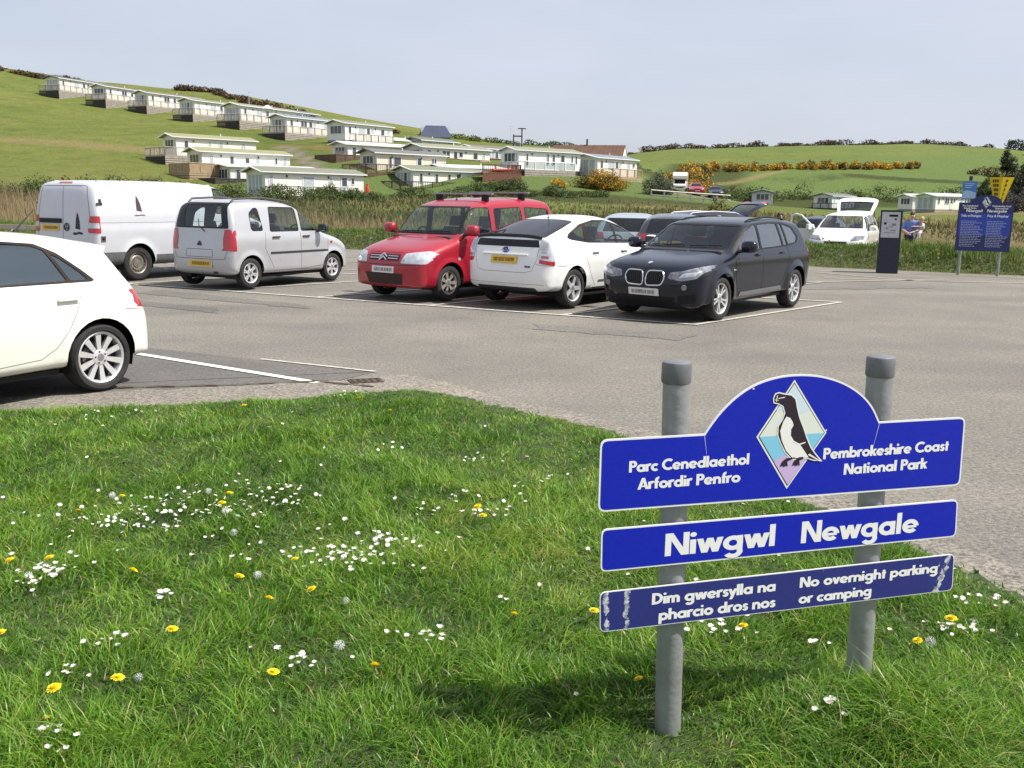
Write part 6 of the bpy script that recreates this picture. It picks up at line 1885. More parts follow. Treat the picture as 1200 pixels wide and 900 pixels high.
# ------------------------------------------------------------------ pay-and-display corner
def info_board():
    root = thing('information_board', 'tall blue pay and display board with arched top, on two posts by the bank', 'sign', (11.66, 25.2, -.22), RD(-22))
    galv = MATS['galvanised_steel']
    for x in (.09, 1.02):
        mb = MB(); mb.tube([(x, .05, 0), (x, .05, 1.9)], .038, galv, 12); mb.build('post', root, True)
    out = [(-.06, .86), (1.23, .86), (1.23, 2.10), (.95, 2.10)] + [(.585 + .36 * cos(t), 2.10 + .20 * sin(t)) for t in np.linspace(.15, pi - .15, 13)] + [(.22, 2.10), (-.06, 2.10)]
    mb = MB(); R = Matrix.Rotation(pi / 2, 4, 'X'); mb.M = R
    mb.prism(out, .012, mat('board_navy', (.014, .022, .12), .4), 'z', 0)
    o = mb.build('board', root)
    mb = MB(); mb.M = R
    flat(mb, [(-.02, 1.27), (1.19, 1.27), (1.19, 1.83), (-.02, 1.83)], .0135, mat('board_blue', (.022, .055, .36), .4)); mb.build('notice_panel', o)
    mb = MB(); mb.M = R; razorbill(mb, .585, 2.11, .85, .0145); mb.build('emblem', o)
    mb = MB(); mb.M = R
    for t, u, v, w_, c_ in (('Parc Cenedlaethol', .03, 2.0, .36, .045), ('Arfordir Penfro', .06, 1.94, .30, .045), ('Pembrokeshire Coast', .73, 2.0, .43, .045), ('National Park', .80, 1.94, .30, .045), ('Niwgwl', .13, 1.86, .38, .075), ('Newgale', .62, 1.86, .46, .075), ('Talu a Dangos', .02, 1.74, .47, .06), ('Pay & Display', .64, 1.74, .48, .06)):
        text_mb(mb, t, u, v, w_, c_, M_SWHITE, .0150)
    r = random.Random(3)
    pale = mat('small_print', (.40, .44, .60), .5)
    for x0 in (.03, .64):
        for k in range(16):
            v = 1.62 - k * .043
            if v < .93: break
            ww = r.uniform(.28, .50)
            x = x0
            while x < x0 + ww:
                l = r.uniform(.03, .08); flat(mb, [(x, v), (x + l, v), (x + l, v + .014), (x, v + .014)], .0150, pale); x += l + .014
    mb.build('lettering', o)
info_board()

def ticket_machine():
    root = thing('ticket_machine', 'slim dark blue ticket machine with a silver front panel, by the bank', 'ticket machine', (9.98, 25.5, -.06), RD(-20))
    navy = mat('machine_navy', (.014, .016, .038), .45, var=.1)
    mb = MB(); mb.box((-.27, -.2, 0), (.27, .2, 1.70), navy, .012); mb.build('cabinet', root)
    mb = MB(); mb.box((-.235, -.215, 1.0), (.215, -.198, 1.665), mat('machine_silver', (.50, .51, .53), .4, .4, var=.08, scale=10), .006); o = mb.build('front_panel', root)
    mb = MB(); mb.box((-.06, -.222, 1.545), (.16, -.212, 1.60), M_TRIM); mb.box((.08, -.222, 1.46), (.13, -.212, 1.50), M_TRIM); mb.box((-.17, -.222, 1.34), (-.11, -.212, 1.40), M_TRIM); mb.build('screen_and_slots', o)
    mb = MB()
    for a, b in (((-.05, 1.27), (.05, 1.28)), ((-.02, 1.18), (.13, 1.19)), ((-.12, 1.22), (-.07, 1.25)), ((.02, 1.31), (.12, 1.36)), ((-.16, 1.12), (.12, 1.125))): mb.box((a[0], -.219, a[1]), (b[0], -.2155, b[1] + .012), mat('print_grey', (.2, .2, .23), .5))
    mb.build('instructions', o)
    mb = MB(); mb.box((-.29, -.22, 0), (.29, .22, .05), navy, .01); mb.build('plinth', root)
    mb = MB(); mb.box((-.275, -.21, 1.70), (.275, .21, 1.715), navy, .005); mb.build('top_cap', root)
ticket_machine()

def yellow_sign():
    root = thing('advertising_sign', 'yellow wedge-shaped sign with black lettering on a post behind the information board', 'sign', (13.65, 27.3, -.33), RD(-20))
    mb = MB(); mb.tube([(0, 0, 0), (0, 0, 2.3)], .035, M_PLASTIC, 10); mb.build('post', root, True)
    yel = mat('sign_yellow', (.78, .56, .02), .45)
    top = [(-.30, -.18), (.02, -.36), (.34, -.10), (.10, .2)]
    s_ = .36
    lo = [(x * s_ + .0, y * s_) for x, y in top]
    mb = MB()
    vs = [(x, y, 2.22) for x, y in lo] + [(x, y, 2.93) for x, y in top]
    mb.add(vs, [(3, 2, 1, 0), (4, 5, 6, 7), (0, 1, 5, 4), (1, 2, 6, 5), (2, 3, 7, 6), (3, 0, 4, 7)], yel)
    o = mb.build('wedge_panel', root)
    mb = MB()
    r = random.Random(4)
    for i, j in ((0, 1), (1, 2)):
        a0, a1 = Vector((*lo[i], 2.22)), Vector((*lo[j], 2.22)); b0, b1 = Vector((*top[i], 2.93)), Vector((*top[j], 2.93))
        n = (a1 - a0).cross(b0 - a0).normalized() * .004
        def P(u, v): return (a0.lerp(a1, u)).lerp(b0.lerp(b1, u), v) + n
        for k in range(5):
            v0 = .12 + .17 * k; v1 = v0 + .11
            us = [(.22, .76)] if i == 0 else [(.34, .66)]
            for u0, u1 in us:
                for q in range(3):
                    ua = u0 + (u1 - u0) * q / 3; ub = ua + (u1 - u0) / 3 * .72
                    if i == 0 or q < 2: mb.add([P(ua, v0), P(ub, v0), P(ub, v1), P(ua, v1)], [(0, 1, 2, 3)], mat('sign_black', (.02, .02, .02), .5))
    mb.build('lettering', o)
yellow_sign()

def notice_pole():
    root = thing('notice_pole', 'pale blue notice on a tall lamp-topped pole behind the information board', 'sign', (12.45, 26.5, -.2), RD(-18))
    mb = MB(); mb.tube([(0, 0.03, 0), (0, 0.03, 2.72)], .035, MATS['galvanised_steel'], 10); mb.build('post', root, True)
    mb = MB(); mb.box((-.04, -.01, 2.68), (.04, .07, 2.80), M_PLASTIC, .01); mb.build('lamp_head', root)
    mb = MB(); mb.box((-.19, -.02, 2.18), (.17, -.005, 2.66), mat('notice_blue', (.07, .20, .50), .4)); o = mb.build('board', root)
    mb = MB(); mb.M = Matrix.Translation((0, -.021, 0)) @ Matrix.Rotation(pi / 2, 4, 'X')
    flat(mb, [(-.18, 2.20), (.15, 2.20), (.15, 2.36), (-.07, 2.42), (-.18, 2.38)], .001, mat('notice_pale', (.38, .55, .72), .4))
    for k in range(3): flat(mb, [(-.14, 2.58 - k * .05), (.10 - k * .04, 2.58 - k * .05), (.10 - k * .04, 2.60 - k * .05), (-.14, 2.60 - k * .05)], .001, MATS['notice_pale'])
    mb.build('print', o)
notice_pole()
# ------------------------------------------------------------------ static caravans on the hillside
M_WALL = [mat('cream_cladding', (.80, .78, .70), .55, var=.03, scale=2), mat('white_cladding', (.82, .82, .79), .55, var=.03, scale=2), mat('pale_grey_cladding', (.62, .66, .66), .55, var=.03, scale=2), mat('magnolia_cladding', (.74, .66, .53), .55, var=.03, scale=2)]
def roofm(n, c, c2): return mat('roof_' + n, c, .7, col2=c2, scale=5, detail=8)
M_ROOF = dict(green=roofm('moss_green', (.18, .185, .13), (.25, .25, .18)), grey=roofm('slate_grey', (.10, .105, .11), (.155, .16, .16)), moss=roofm('mossy_tile', (.20, .20, .095), (.27, .26, .14)), pale=roofm('pale_sheet', (.42, .45, .46), (.52, .54, .54)), brown=roofm('brown_tile', (.12, .105, .09), (.17, .15, .13)), blue=roofm('blue_grey', (.13, .17, .21), (.19, .23, .27)), olive=roofm('olive', (.14, .15, .105), (.20, .21, .15)))
M_PANE = mat('caravan_window', (.055, .065, .075), .12, coat=.6, var=.5, scale=1.5)
M_CURT = mat('net_curtain', (.40, .45, .47), .6, var=.2, scale=6)
M_UPVC = mat('upvc_frame', (.72, .74, .74), .4)
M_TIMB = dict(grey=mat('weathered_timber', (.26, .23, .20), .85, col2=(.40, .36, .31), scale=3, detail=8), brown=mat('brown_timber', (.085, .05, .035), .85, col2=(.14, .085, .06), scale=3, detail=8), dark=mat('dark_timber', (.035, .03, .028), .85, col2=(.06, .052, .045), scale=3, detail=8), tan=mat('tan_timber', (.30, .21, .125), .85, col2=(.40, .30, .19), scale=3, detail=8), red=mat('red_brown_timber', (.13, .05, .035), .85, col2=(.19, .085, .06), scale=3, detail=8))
M_RAILG = glass('deck_glass', (.72, .76, .76), .8)

def window(root, face, a, b, z0, z1, pane, depth=.05, bars=0, W=3.7):
    """window lying on a wall: face 'side' (y=0, looking -y) or 'gable' (x=0, looking -x)"""
    def bx(mb, u0, u1, v0, v1, d0, d1, m):
        if face == 'side': mb.box((u0, -d1, v0), (u1, -d0, v1), m)
        else: mb.box((-d1, u0, v0), (-d0, u1, v1), m)
    f = MB(); t = .07
    bx(f, a, b, z0, z0 + t, 0, depth, M_UPVC); bx(f, a, b, z1 - t, z1, 0, depth, M_UPVC)
    bx(f, a, a + t, z0 + t, z1 - t, 0, depth, M_UPVC); bx(f, b - t, b, z0 + t, z1 - t, 0, depth, M_UPVC)
    for k in range(bars):
        u = a + (b - a) * (k + 1) / (bars + 1); bx(f, u - t * .6, u + t * .6, z0 + t, z1 - t, 0, depth, M_UPVC)
    o = f.build('window', root)
    p = MB(); bx(p, a + t * .6, b - t * .6, z0 + t * .6, z1 - t * .6, .004, depth * .55, pane); p.build('pane', o)
    return o

def railing(mb, pts, z, h, post, rail, fill):
    for (x0, y0), (x1, y1) in zip(pts[:-1], pts[1:]):
        L = math.hypot(x1 - x0, y1 - y0); n = max(1, round(L / 1.5))
        d = Vector((x1 - x0, y1 - y0, 0)) / L
        for k in range(n + 1):
            p = Vector((x0, y0, z)) + d * L * k / n
            mb.box((p.x - .06, p.y - .06, p.z - .05), (p.x + .06, p.y + .06, p.z + h), post)
        a, b = Vector((x0, y0, z + h - .03)), Vector((x1, y1, z + h - .03))
        mb.tube([a, b], .055, rail, 4)
        if fill == 'bars':
            nb = int(L / .24)
            for k in range(1, nb):
                p = Vector((x0, y0, z)) + d * L * k / nb
                mb.box((p.x - .022, p.y - .022, p.z + .08), (p.x + .022, p.y + .022, p.z + h - .06), rail)
            mb.tube([a - Vector((0, 0, h - .12)), b - Vector((0, 0, h - .12))], .035, rail, 4)
        elif fill == 'boards':
            nb = int(L / .22)
            for k in range(nb):
                p = Vector((x0, y0, z)) + d * L * (k + .5) / nb
                e = d * .09
                mb.box((p.x - abs(e.x) - .012, p.y - abs(e.y) - .012, p.z), (p.x + abs(e.x) + .012, p.y + abs(e.y) + .012, p.z + h - .06), rail)

def caravan(x, y, z, yaw, L, label, wall=0, roof='green', floor=1.0, eave=2.25, W=3.7, rise=.44, deck=('grey', 'bars', 1.5, 1.2), side=None, gable='doors', porch=False, skirt='grey', group='static caravans on the hillside', up=0.0, name='static_caravan', curtain=True):
    if group == 'caravans on the valley floor': z = float(tz(x, y)) - .1
    root = thing(name, label, 'caravan', (x, y, z), RD(yaw), group)
    rnd = random.Random(int(x * 13 + y * 7))
    wm = M_WALL[wall]; rm = M_ROOF[roof]
    zf, ze = floor, floor + eave
    # walls with gable ends
    mb = MB()
    prof = [(0, zf), (W, zf), (W, ze), (W / 2, ze + rise), (0, ze)]
    mb.prism(prof, L / 2, wm, 'x', L / 2)
    for k in range(1, int(L / 2.6)): mb.box((k * 2.6 - .02, -.014, zf + .02), (k * 2.6 + .02, 0.0, ze - .02), wm)
    mb.box((-.02, -.02, zf - .02), (.10, .06, ze), M_UPVC); mb.box((L - .10, -.02, zf - .02), (L + .02, .06, ze), M_UPVC)
    mb.build('wall', root)
    mb = MB(); oh = .28
    for sg, y0, y1 in ((1, -oh, W / 2), (-1, W + oh, W / 2)):
        ze_ = ze - rise * oh / (W / 2)
        vs = [(-.5, y0, ze_ + .03), (L + .3, y0, ze_ + .03), (L + .3, y1, ze + rise + .03), (-.5, y1, ze + rise + .03)]
        vs += [(a, b, c + .10) for a, b, c in vs]
        mb.add(vs, [(0, 1, 2, 3), (7, 6, 5, 4), (0, 4, 5, 1), (1, 5, 6, 2), (2, 6, 7, 3), (3, 7, 4, 0)], rm)
    r = mb.build('roof', root)
    mb = MB()
    mb.box((-.5, -oh - .05, ze - .06), (L + .3, -oh, ze + .05), M_UPVC)
    for sg in (0, 1):
        a = (-.54, -oh, ze - .02) if sg == 0 else (-.54, W + oh, ze - .02)
        mb.tube([a, (-.54, W / 2, ze + rise + .05)], .085, M_UPVC if roof != 'grey' else M_ROOF['grey'], 4)
    mb.build('fascia', r)
    if rnd.random() < .8:
        mb = MB(); cx = L * rnd.uniform(.4, .7); mb.tube([(cx, W * .4, ze + rise * .7), (cx, W * .4, ze + rise + .35)], .07, M_UPVC, 8); mb.build('flue', r)
    # skirting
    mb = MB()
    mb.box((.05, .05, -2.2), (L - .05, W - .05, zf), M_TIMB[skirt] if skirt in M_TIMB else M_WALL[2]); mb.build('skirting', root)
    # gable windows
    pane = M_CURT if curtain else M_PANE
    if gable == 'doors':
        n = 4
        for k in range(n):
            a = .45 + (W - .9) * k / n; b = .45 + (W - .9) * (k + 1) / n
            window(root, 'gable', a + .02, b - .02, zf + .12, zf + 2.0, pane if k in (0, 3) or rnd.random() < .4 else M_PANE)
    elif gable == 'bay':
        window(root, 'gable', .7, W - .7, zf + .85, zf + 2.0, M_PANE, bars=2); window(root, 'gable', .2, .6, zf + .85, zf + 2.0, pane)
    elif gable == 'glass':
        for k in range(3):
            a = .35 + (W - .7) * k / 3; b = .35 + (W - .7) * (k + 1) / 3
            window(root, 'gable', a + .03, b - .03, zf + .1, zf + 2.05, M_CURT)
    # side windows and door
    if side is None:
        side = [(.6, 1.2, .9, 1.95, 0), (L * .27, L * .27 + 1.3, .9, 1.95, 1), (L * .52, L * .52 + .7, 1.2, 1.9, 0), (L * .74, L * .74 + .8, 1.0, 1.9, 0), (L * .88, L * .88 + .6, 1.2, 1.9, 0)]
        dr = L * .43
    else: dr = None
    for s_ in side:
        if s_[0] == 'door': dr = s_[1]; continue
        a, b, v0, v1, bars = s_
        window(root, 'side', a, b, zf + v0, zf + v1, M_PANE if rnd.random() < .55 else pane, bars=bars)
    if dr is not None:
        mb = MB(); mb.box((dr, -.05, zf + .05), (dr + .85, -.002, zf + 2.02), M_UPVC if rnd.random() < .6 else M_WALL[2]); d = mb.build('door', root)
        mb = MB(); mb.box((dr + .15, -.062, zf + 1.05), (dr + .7, -.051, zf + 1.85), M_PANE); mb.build('pane', d)
        mb = MB(); mb.box((dr + .74, -.09, zf + 1.0), (dr + .79, -.051, zf + 1.12), M_CHROME); mb.build('handle', d)
    mb = MB()
    for u in (L * .2, L * .62): mb.box((u, -.10, zf + 1.75), (u + .14, -.003, zf + 1.95), M_PLASTIC)
    mb.build('wall_lamp', root)
    if porch:
        mb = MB(); mb.prism([(dr - .5 if dr else 3, ze - .02), (dr + 1.3 if dr else 4.8, ze - .02), ((dr or 3.5) + .4, ze + .55)], .35, M_UPVC, 'y', -.1); mb.build('porch_gable', root)
    if deck:
        tm, fill, fx, fy = deck[:4]
        ln = deck[4] if len(deck) > 4 else L * .9
        T = M_TIMB[tm]
        mb = MB()
        dz = floor - .08
        mb.box((-fx, -fy, dz - .12), (ln, -.03, dz), T); mb.box((-fx, -.03, dz - .12), (-.03, W, dz), T)
        d = mb.build('deck', root)
        mb = MB()
        # skirt boards of the deck, long side and end
        nb = max(1, int((dz + 1.8) / .26))
        for k in range(nb):
            z1 = dz - .14 - k * .26
            mb.box((-fx + .02, -fy + .0, z1 - .21), (ln - .05, -fy + .035, z1), T)
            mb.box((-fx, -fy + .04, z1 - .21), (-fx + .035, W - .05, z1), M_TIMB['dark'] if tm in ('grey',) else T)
        mb.build('deck_boards', d)
        mb = MB()
        rl = M_UPVC if fill == 'white' else T
        railing(mb, [(ln - .1, -fy + .06), (-fx + .06, -fy + .06), (-fx + .06, W - .1)], dz, 1.0, rl if fill != 'glass' else M_UPVC, rl if fill != 'glass' else M_UPVC, 'bars' if fill == 'white' else fill)
        mb.build('railing', d)
        if fill == 'glass':
            mb = MB(); mb.box((-fx + .05, -fy + .05, dz + .1), (ln - .1, -fy + .065, dz + .9), M_RAILG); mb.build('glass_panel', d)
    return root

G3 = ('grey', 'bars', 1.6, 1.3)
C = caravan
UP = 'caravans of the upper row'
LOW = 'caravans of the lower terraces'
C(-87.5, 188.7, 19.9, 69, 13, 'cream static caravan with dark roof, farthest left and highest of the row', 0, 'grey', 1.25, deck=G3, group=UP, curtain=True)
C(-74.6, 179.1, 17.4, 66, 13, 'brown-roofed static caravan with dark bay end, second from the left in the upper row', 0, 'brown', 1.3, deck=G3, group=UP, gable='bay')
C(-65.9, 176.1, 16.1, 60, 12.5, 'static caravan with brown roof and four tall end windows, third in the upper row', 0, 'brown', 1.3, deck=G3, group=UP, porch=False)
C(-54.2, 165.4, 13.9, 59, 12.5, 'olive-roofed static caravan, fourth from the left in the upper row', 0, 'olive', 1.3, deck=G3, group=UP)
C(-42.7, 152.1, 12.0, 59, 12, 'green-roofed static caravan with a small porch gable, fifth in the upper row', 0, 'green', 1.3, deck=G3, group=UP, porch=True)
C(-34.2, 146.1, 9.9, 55, 10, 'blue-grey roofed static caravan, sixth and lowest with a front deck in the upper row', 0, 'blue', 1.3, deck=G3, group=UP)
C(-24.1, 137.9, 9.3, 53, 9.5, 'olive-roofed white caravan without a front deck, just right of the upper row', 1, 'olive', .5, 2.3, deck=('grey', 'bars', -.9, 1.2), group=UP, gable='bay', skirt='dark')
C(-18.5, 148, 7.3, 50, 7, 'plain pale cabin with a red-brown deck behind the deckless white caravan', 0, 'pale', .9, deck=('red', 'boards', -1.0, 1.3), group=UP)
# behind the upper row
C(-65, 190, 16.4, 62, 11, 'low cream caravan roof peeping over the third caravan of the upper row', 1, 'pale', .3, deck=None, group='caravans behind the upper row')
C(-53, 175, 14.4, 62, 10, 'white flat caravan half hidden behind the fourth one of the upper row', 1, 'pale', .3, deck=None, group='caravans behind the upper row')
C(-40.5, 166, 13.6, 58, 10, 'grey-roofed white caravan on the skyline, behind the fifth of the upper row', 1, 'grey', .3, deck=None, group='caravans behind the upper row')
C(-28.5, 158, 9.3, 56, 14, 'long brown-roofed caravan behind the deckless white caravan', 0, 'brown', .3, deck=None, group='caravans behind the upper row')
# lower terraces on the left
C(-42.1, 120.9, 5.5, 45, 11, 'moss-roofed static caravan with pale timber deck, uppermost of the lower terrace', 0, 'moss', 1.1, deck=('grey', 'bars', 2.4, 1.8, 3.6), group=LOW, gable='bay', skirt='grey', side=[(1.0, 1.6, .8, 1.9, 0), (4.2, 4.7, 1.2, 1.9, 0), (5.7, 6.3, 1.1, 1.9, 0), (8.9, 9.5, 1.1, 1.9, 0)])
C(-35.0, 108.5, 3.1, 43, 11, 'moss-roofed static caravan with tan and brown fence deck, second of the lower terrace', 0, 'moss', 1.25, deck=('tan', 'boards', 2.3, 1.6, 3.2), group=LOW, gable='bay', side=[(.8, 1.35, .6, 1.9, 0), (3.3, 3.85, .8, 1.9, 0), (5.2, 5.8, 1.1, 1.8, 0), (6.5, 7.1, 1.1, 1.8, 0), (9.0, 9.4, 1.1, 1.9, 0), (10.1, 10.6, 1.1, 1.9, 0)])
C(-31.2, 106.2, 1.7, 41, 10.5, 'flat cream caravan squeezed behind the nearest caravan, with a dark fence', 0, 'pale', 1.0, rise=.2, deck=('dark', 'boards', 2.6, 1.6, 2.6), group=LOW, gable='bay')
C(-23.5, 91.0, 1.1, 43, 11, 'nearest static caravan, cream-white with olive roof and a long fenced walkway', 0, 'olive', .75, 2.2, deck=('grey', 'bars', -.3, 1.3, 9.6), group=LOW, gable='doors', skirt='dark', side=[(.35, .85, .6, 1.95, 0), (4.0, 5.3, .35, 1.9, 0), (6.9, 7.4, 1.2, 1.85, 0), ('door', 8.3), (9.5, 9.95, 1.2, 1.9, 0)])
# the cluster on the right
C(-20.7, 120.2, 5.1, 41, 10, 'pale caravan with blue-white roof behind the dark boarded deck', 0, 'pale', .9, deck=('brown', 'boards', 2.6, 1.4, 3.0), group=LOW, gable='bay', rise=.35)
C(-16.1, 112.9, 3.5, 41, 10, 'magnolia caravan with dark grey roof above a long brown boarded deck', 3, 'grey', 1.2, deck=('brown', 'bars', 2.5, 1.6), group=LOW, gable='bay', skirt='brown', side=[(1.6, 2.1, .5, 1.9, 0), (2.3, 3.4, .7, 1.9, 0), ('door', 5.6), (7.8, 8.6, 1.0, 1.9, 1)])
C(-11.5, 121.5, 4.9, 43, 11, 'green-roofed caravan with bay end above the cream one', 0, 'green', 1.0, deck=('red', 'bars', 1.2, 1.2), group=LOW, gable='bay')
C(-5.4, 133.9, 5.7, 45, 8, 'small caravan with grey bay end next to the glass-railed caravan', 0, 'brown', .8, deck=('red', 'boards', 1.2, 1.2), group=LOW, gable='bay')
C(0.4, 120.0, 4.5, 37, 10, 'white static caravan with glass-railed veranda and open lawn below', 1, 'green', 1.1, deck=('grey', 'glass', .2, 1.5, 8.0), group=LOW, gable='bay', skirt='dark', side=[(1.1, 1.5, .4, 1.9, 0), (4.4, 4.8, .6, 1.95, 0), (5.3, 5.8, .6, 1.95, 0), ('door', 6.6), (8.4, 8.8, .8, 1.9, 0), (9.1, 9.5, .8, 1.9, 0)])
C(-11.5, 109.4, 1.8, 41, 10.5, 'olive-roofed caravan with a dark fenced deck, directly behind the red van', 0, 'olive', .95, 2.2, deck=('dark', 'bars', 2.8, 1.5, 9), group=LOW, gable='doors', skirt='dark', side=[(.8, 1.3, .8, 1.9, 0), (3.0, 3.5, .8, 1.9, 0), (4.8, 5.3, .8, 1.9, 0), ('door', 6.0), (8.4, 8.8, .9, 1.9, 0), (9.4, 9.8, .9, 1.9, 0)])
C(-8.5, 114.8, 2.6, 33, 10.5, 'cream caravan with flat pale roof and a brown fenced deck at its end', 0, 'pale', .8, 2.1, rise=.3, deck=None, group=LOW, gable='bay', side=[(7.6, 8.3, .9, 1.9, 0)])
C(10.6, 125.5, 4.2, 49, 9, 'caravan with glazed pale end and tan timber deck, rightmost on the slope', 0, 'blue', .9, deck=('tan', 'bars', -1.2, 1.6), group=LOW, gable='glass', skirt='dark')
C(-14.4, 150, 7.9, 50, 8, 'small dark-windowed chalet just under the navy-roofed house', 2, 'grey', .5, deck=None, group=LOW, gable='bay')
# valley caravans on the right
VAL = 'caravans on the valley floor'
C(47.5, 178, .7, 80, 8, 'grey-ended caravan alone beside the yellow gorse bush in the valley', 2, 'grey', .6, deck=None, group=VAL, gable='bay')
C(59.3, 180.5, .6, 45, 9, 'white caravan with a dark deck, in the valley behind the people carrier', 1, 'grey', .7, deck=('dark', 'bars', .8, 1.5), group=VAL, gable='bay')
C(72.5, 176, .7, 20, 9, 'cream caravan partly hidden by the raised tailgate of the people carrier', 0, 'pale', .5, deck=None, group=VAL, gable='bay')
C(71.1, 163.2, .9, 35, 10, 'pale caravan with five glazed end panels behind the man and child', 0, 'pale', .6, deck=None, group=VAL, gable='glass', rise=.4)
C(79.0, 160.0, .9, 25, 11, 'long pale caravan half hidden behind the information board', 1, 'pale', .5, deck=('brown', 'boards', .3, 1.2, 4), group=VAL, gable='bay')

# ------------------------------------------------------------------ barn, house and poles on the skyline
def barn():
    root = thing('barn', 'long barn with rusty brown roof and white gable at the right end', 'barn', (5.3, 151, 5.5), RD(-14))
    mb = MB(); mb.prism([(0, -2), (7, -2), (7, 2.4), (3.5, 4.75), (0, 2.4)], 5.6, M_WALL[1], 'x', 5.6); mb.build('wall', root)
    rust = mat('rusty_roof', (.145, .07, .04), .85, col2=(.075, .045, .033), scale=.9, detail=9)
    mb = MB()
    for y0, y1 in ((-.4, 3.5), (7.4, 3.5)):
        vs = [(-.2, y0, 2.2), (11.25, y0, 2.2), (11.25, y1, 4.85), (-.2, y1, 4.85)]; vs += [(a, b, c + .12) for a, b, c in vs]
        mb.add(vs, [(0, 1, 2, 3), (7, 6, 5, 4), (0, 4, 5, 1), (1, 5, 6, 2), (2, 6, 7, 3), (3, 7, 4, 0)], rust)
    for k in range(18): mb.tube([(.1 + .62 * k, -.4, 2.34), (.1 + .62 * k, 3.5, 4.99)], .035, rust, 4)
    r = mb.build('roof', root)
    mb = MB(); mb.tube([(5.2, 3.5, 4.8), (5.2, 3.5, 5.9)], .14, M_PLASTIC, 8); mb.build('chimney', r)
    mb = MB(); mb.box((11.2, 2.9, 1.2), (11.26, 4.2, 3.3), M_TIMB['red']); mb.build('loft_door', root)
barn()

def navy_house():
    root = thing('house', 'house with navy slate roof on the skyline above the caravans', 'house', (-16.0, 166, 10.0), RD(8))
    mb = MB(); mb.prism([(0, -1), (6, -1), (6, 2.2), (3, 4.0), (0, 2.2)], 2.4, mat('blue_grey_wall', (.20, .22, .27), .7), 'x', 2.4); mb.build('wall', root)
    mb = MB()
    nv = mat('navy_slate', (.035, .045, .085), .6, var=.15, scale=2)
    for y0, y1 in ((-.35, 3), (6.35, 3)):
        vs = [(-.4, y0, 2.0), (5.2, y0, 2.0), (4.2, y1, 4.15), (.8, y1, 4.15)]; vs += [(a, b, c + .12) for a, b, c in vs]
        mb.add(vs, [(0, 1, 2, 3), (7, 6, 5, 4), (0, 4, 5, 1), (1, 5, 6, 2), (2, 6, 7, 3), (3, 7, 4, 0)], nv)
    mb.build('roof', root)
    window(root, 'side', 1.2, 2.2, .8, 1.8, M_PANE); window(root, 'side', 3.0, 4.0, .8, 1.8, M_PANE)
navy_house()

def power_pole():
    x, y = .3, 150.
    root = thing('power_pole', 'twin-post power pole carrying a transformer on the skyline', 'power pole', (x, y, float(tz(x, y)) - .3), 0)
    wd = mat('pole_wood', (.07, .06, .055), .8)
    for a, h in ((-.65, 2.9), (.62, 3.9)):
        mb = MB(); mb.tube([(a, 0, 0), (a, 0, h)], .10, wd, 8); mb.build('post', root, True)
    mb = MB(); mb.box((-.75, -.08, 2.55), (.72, .08, 2.75), wd); mb.build('crossbar', root)
    mb = MB(); mb.box((.0, -.08, 3.7), (1.25, .08, 3.85), wd); mb.build('crossbar', root)
    mb = MB(); mb.box((-.35, -.3, .9), (.35, .3, 1.7), mat('transformer_grey', (.10, .13, .17), .5), .04)
    for k in (-.2, 0, .2): mb.tube([(k, 0, 1.7), (k, 0, 1.95)], .04, M_PLASTIC, 6)
    mb.build('transformer', root)
power_pole()
for (x, y, h, lb) in ((-47.6, 175, 4.2, 'thin aerial mast above the roofs of the upper caravan row'), (-.9, 172, 3.0, 'thin post on the skyline left of the power pole')):
    root = thing('mast', lb, 'mast', (x, y, float(tz(x, y))), 0)
    mb = MB(); mb.tube([(0, 0, 0), (0, 0, h)], .05, M_ALLOY, 6); mb.build('post', root)
    mb = MB(); mb.box((-.35, -.02, h - .25), (.35, .02, h - .20), M_ALLOY); mb.build('crossbar', root)

# white post-and-rail fence by the lane
def lane_fence():
    pts = [(14.7, 104.2), (22.9, 102.7)]
    root = thing('post_and_rail_fence', 'pale post and rail fence beside the lane, in front of the motorhome', 'fence', (14.7, 104.2, 0), 0)
    wt = mat('fence_white', (.56, .53, .45), .7, var=.15, scale=4)
    r1, r2 = MB(), MB()
    for a, b in zip(pts[:-1], pts[1:]):
        L = math.hypot(b[0] - a[0], b[1] - a[1]); n = max(1, round(L / 1.35))
        for k in range(n):
            p = Vector((a[0] + (b[0] - a[0]) * k / n, a[1] + (b[1] - a[1]) * k / n, 0)); q = Vector((a[0] + (b[0] - a[0]) * (k + 1) / n, a[1] + (b[1] - a[1]) * (k + 1) / n, 0))
            p.z = float(tz(p.x, p.y)); q.z = float(tz(q.x, q.y))
            o = Vector((14.7, 104.2, 0))
            mb = MB(); mb.box((p.x - o.x - .07, p.y - o.y - .07, p.z - .3), (p.x - o.x + .07, p.y - o.y + .07, p.z + 1.15), wt); mb.build('post', root)
            r1.tube([p - o + Vector((0, -.1, 1.05)), q - o + Vector((0, -.1, 1.05))], .075, wt, 4); r2.tube([p - o + Vector((0, -.1, .55)), q - o + Vector((0, -.1, .55))], .07, wt, 4)
    r1.build('rail', root); r2.build('rail', root)
lane_fence()

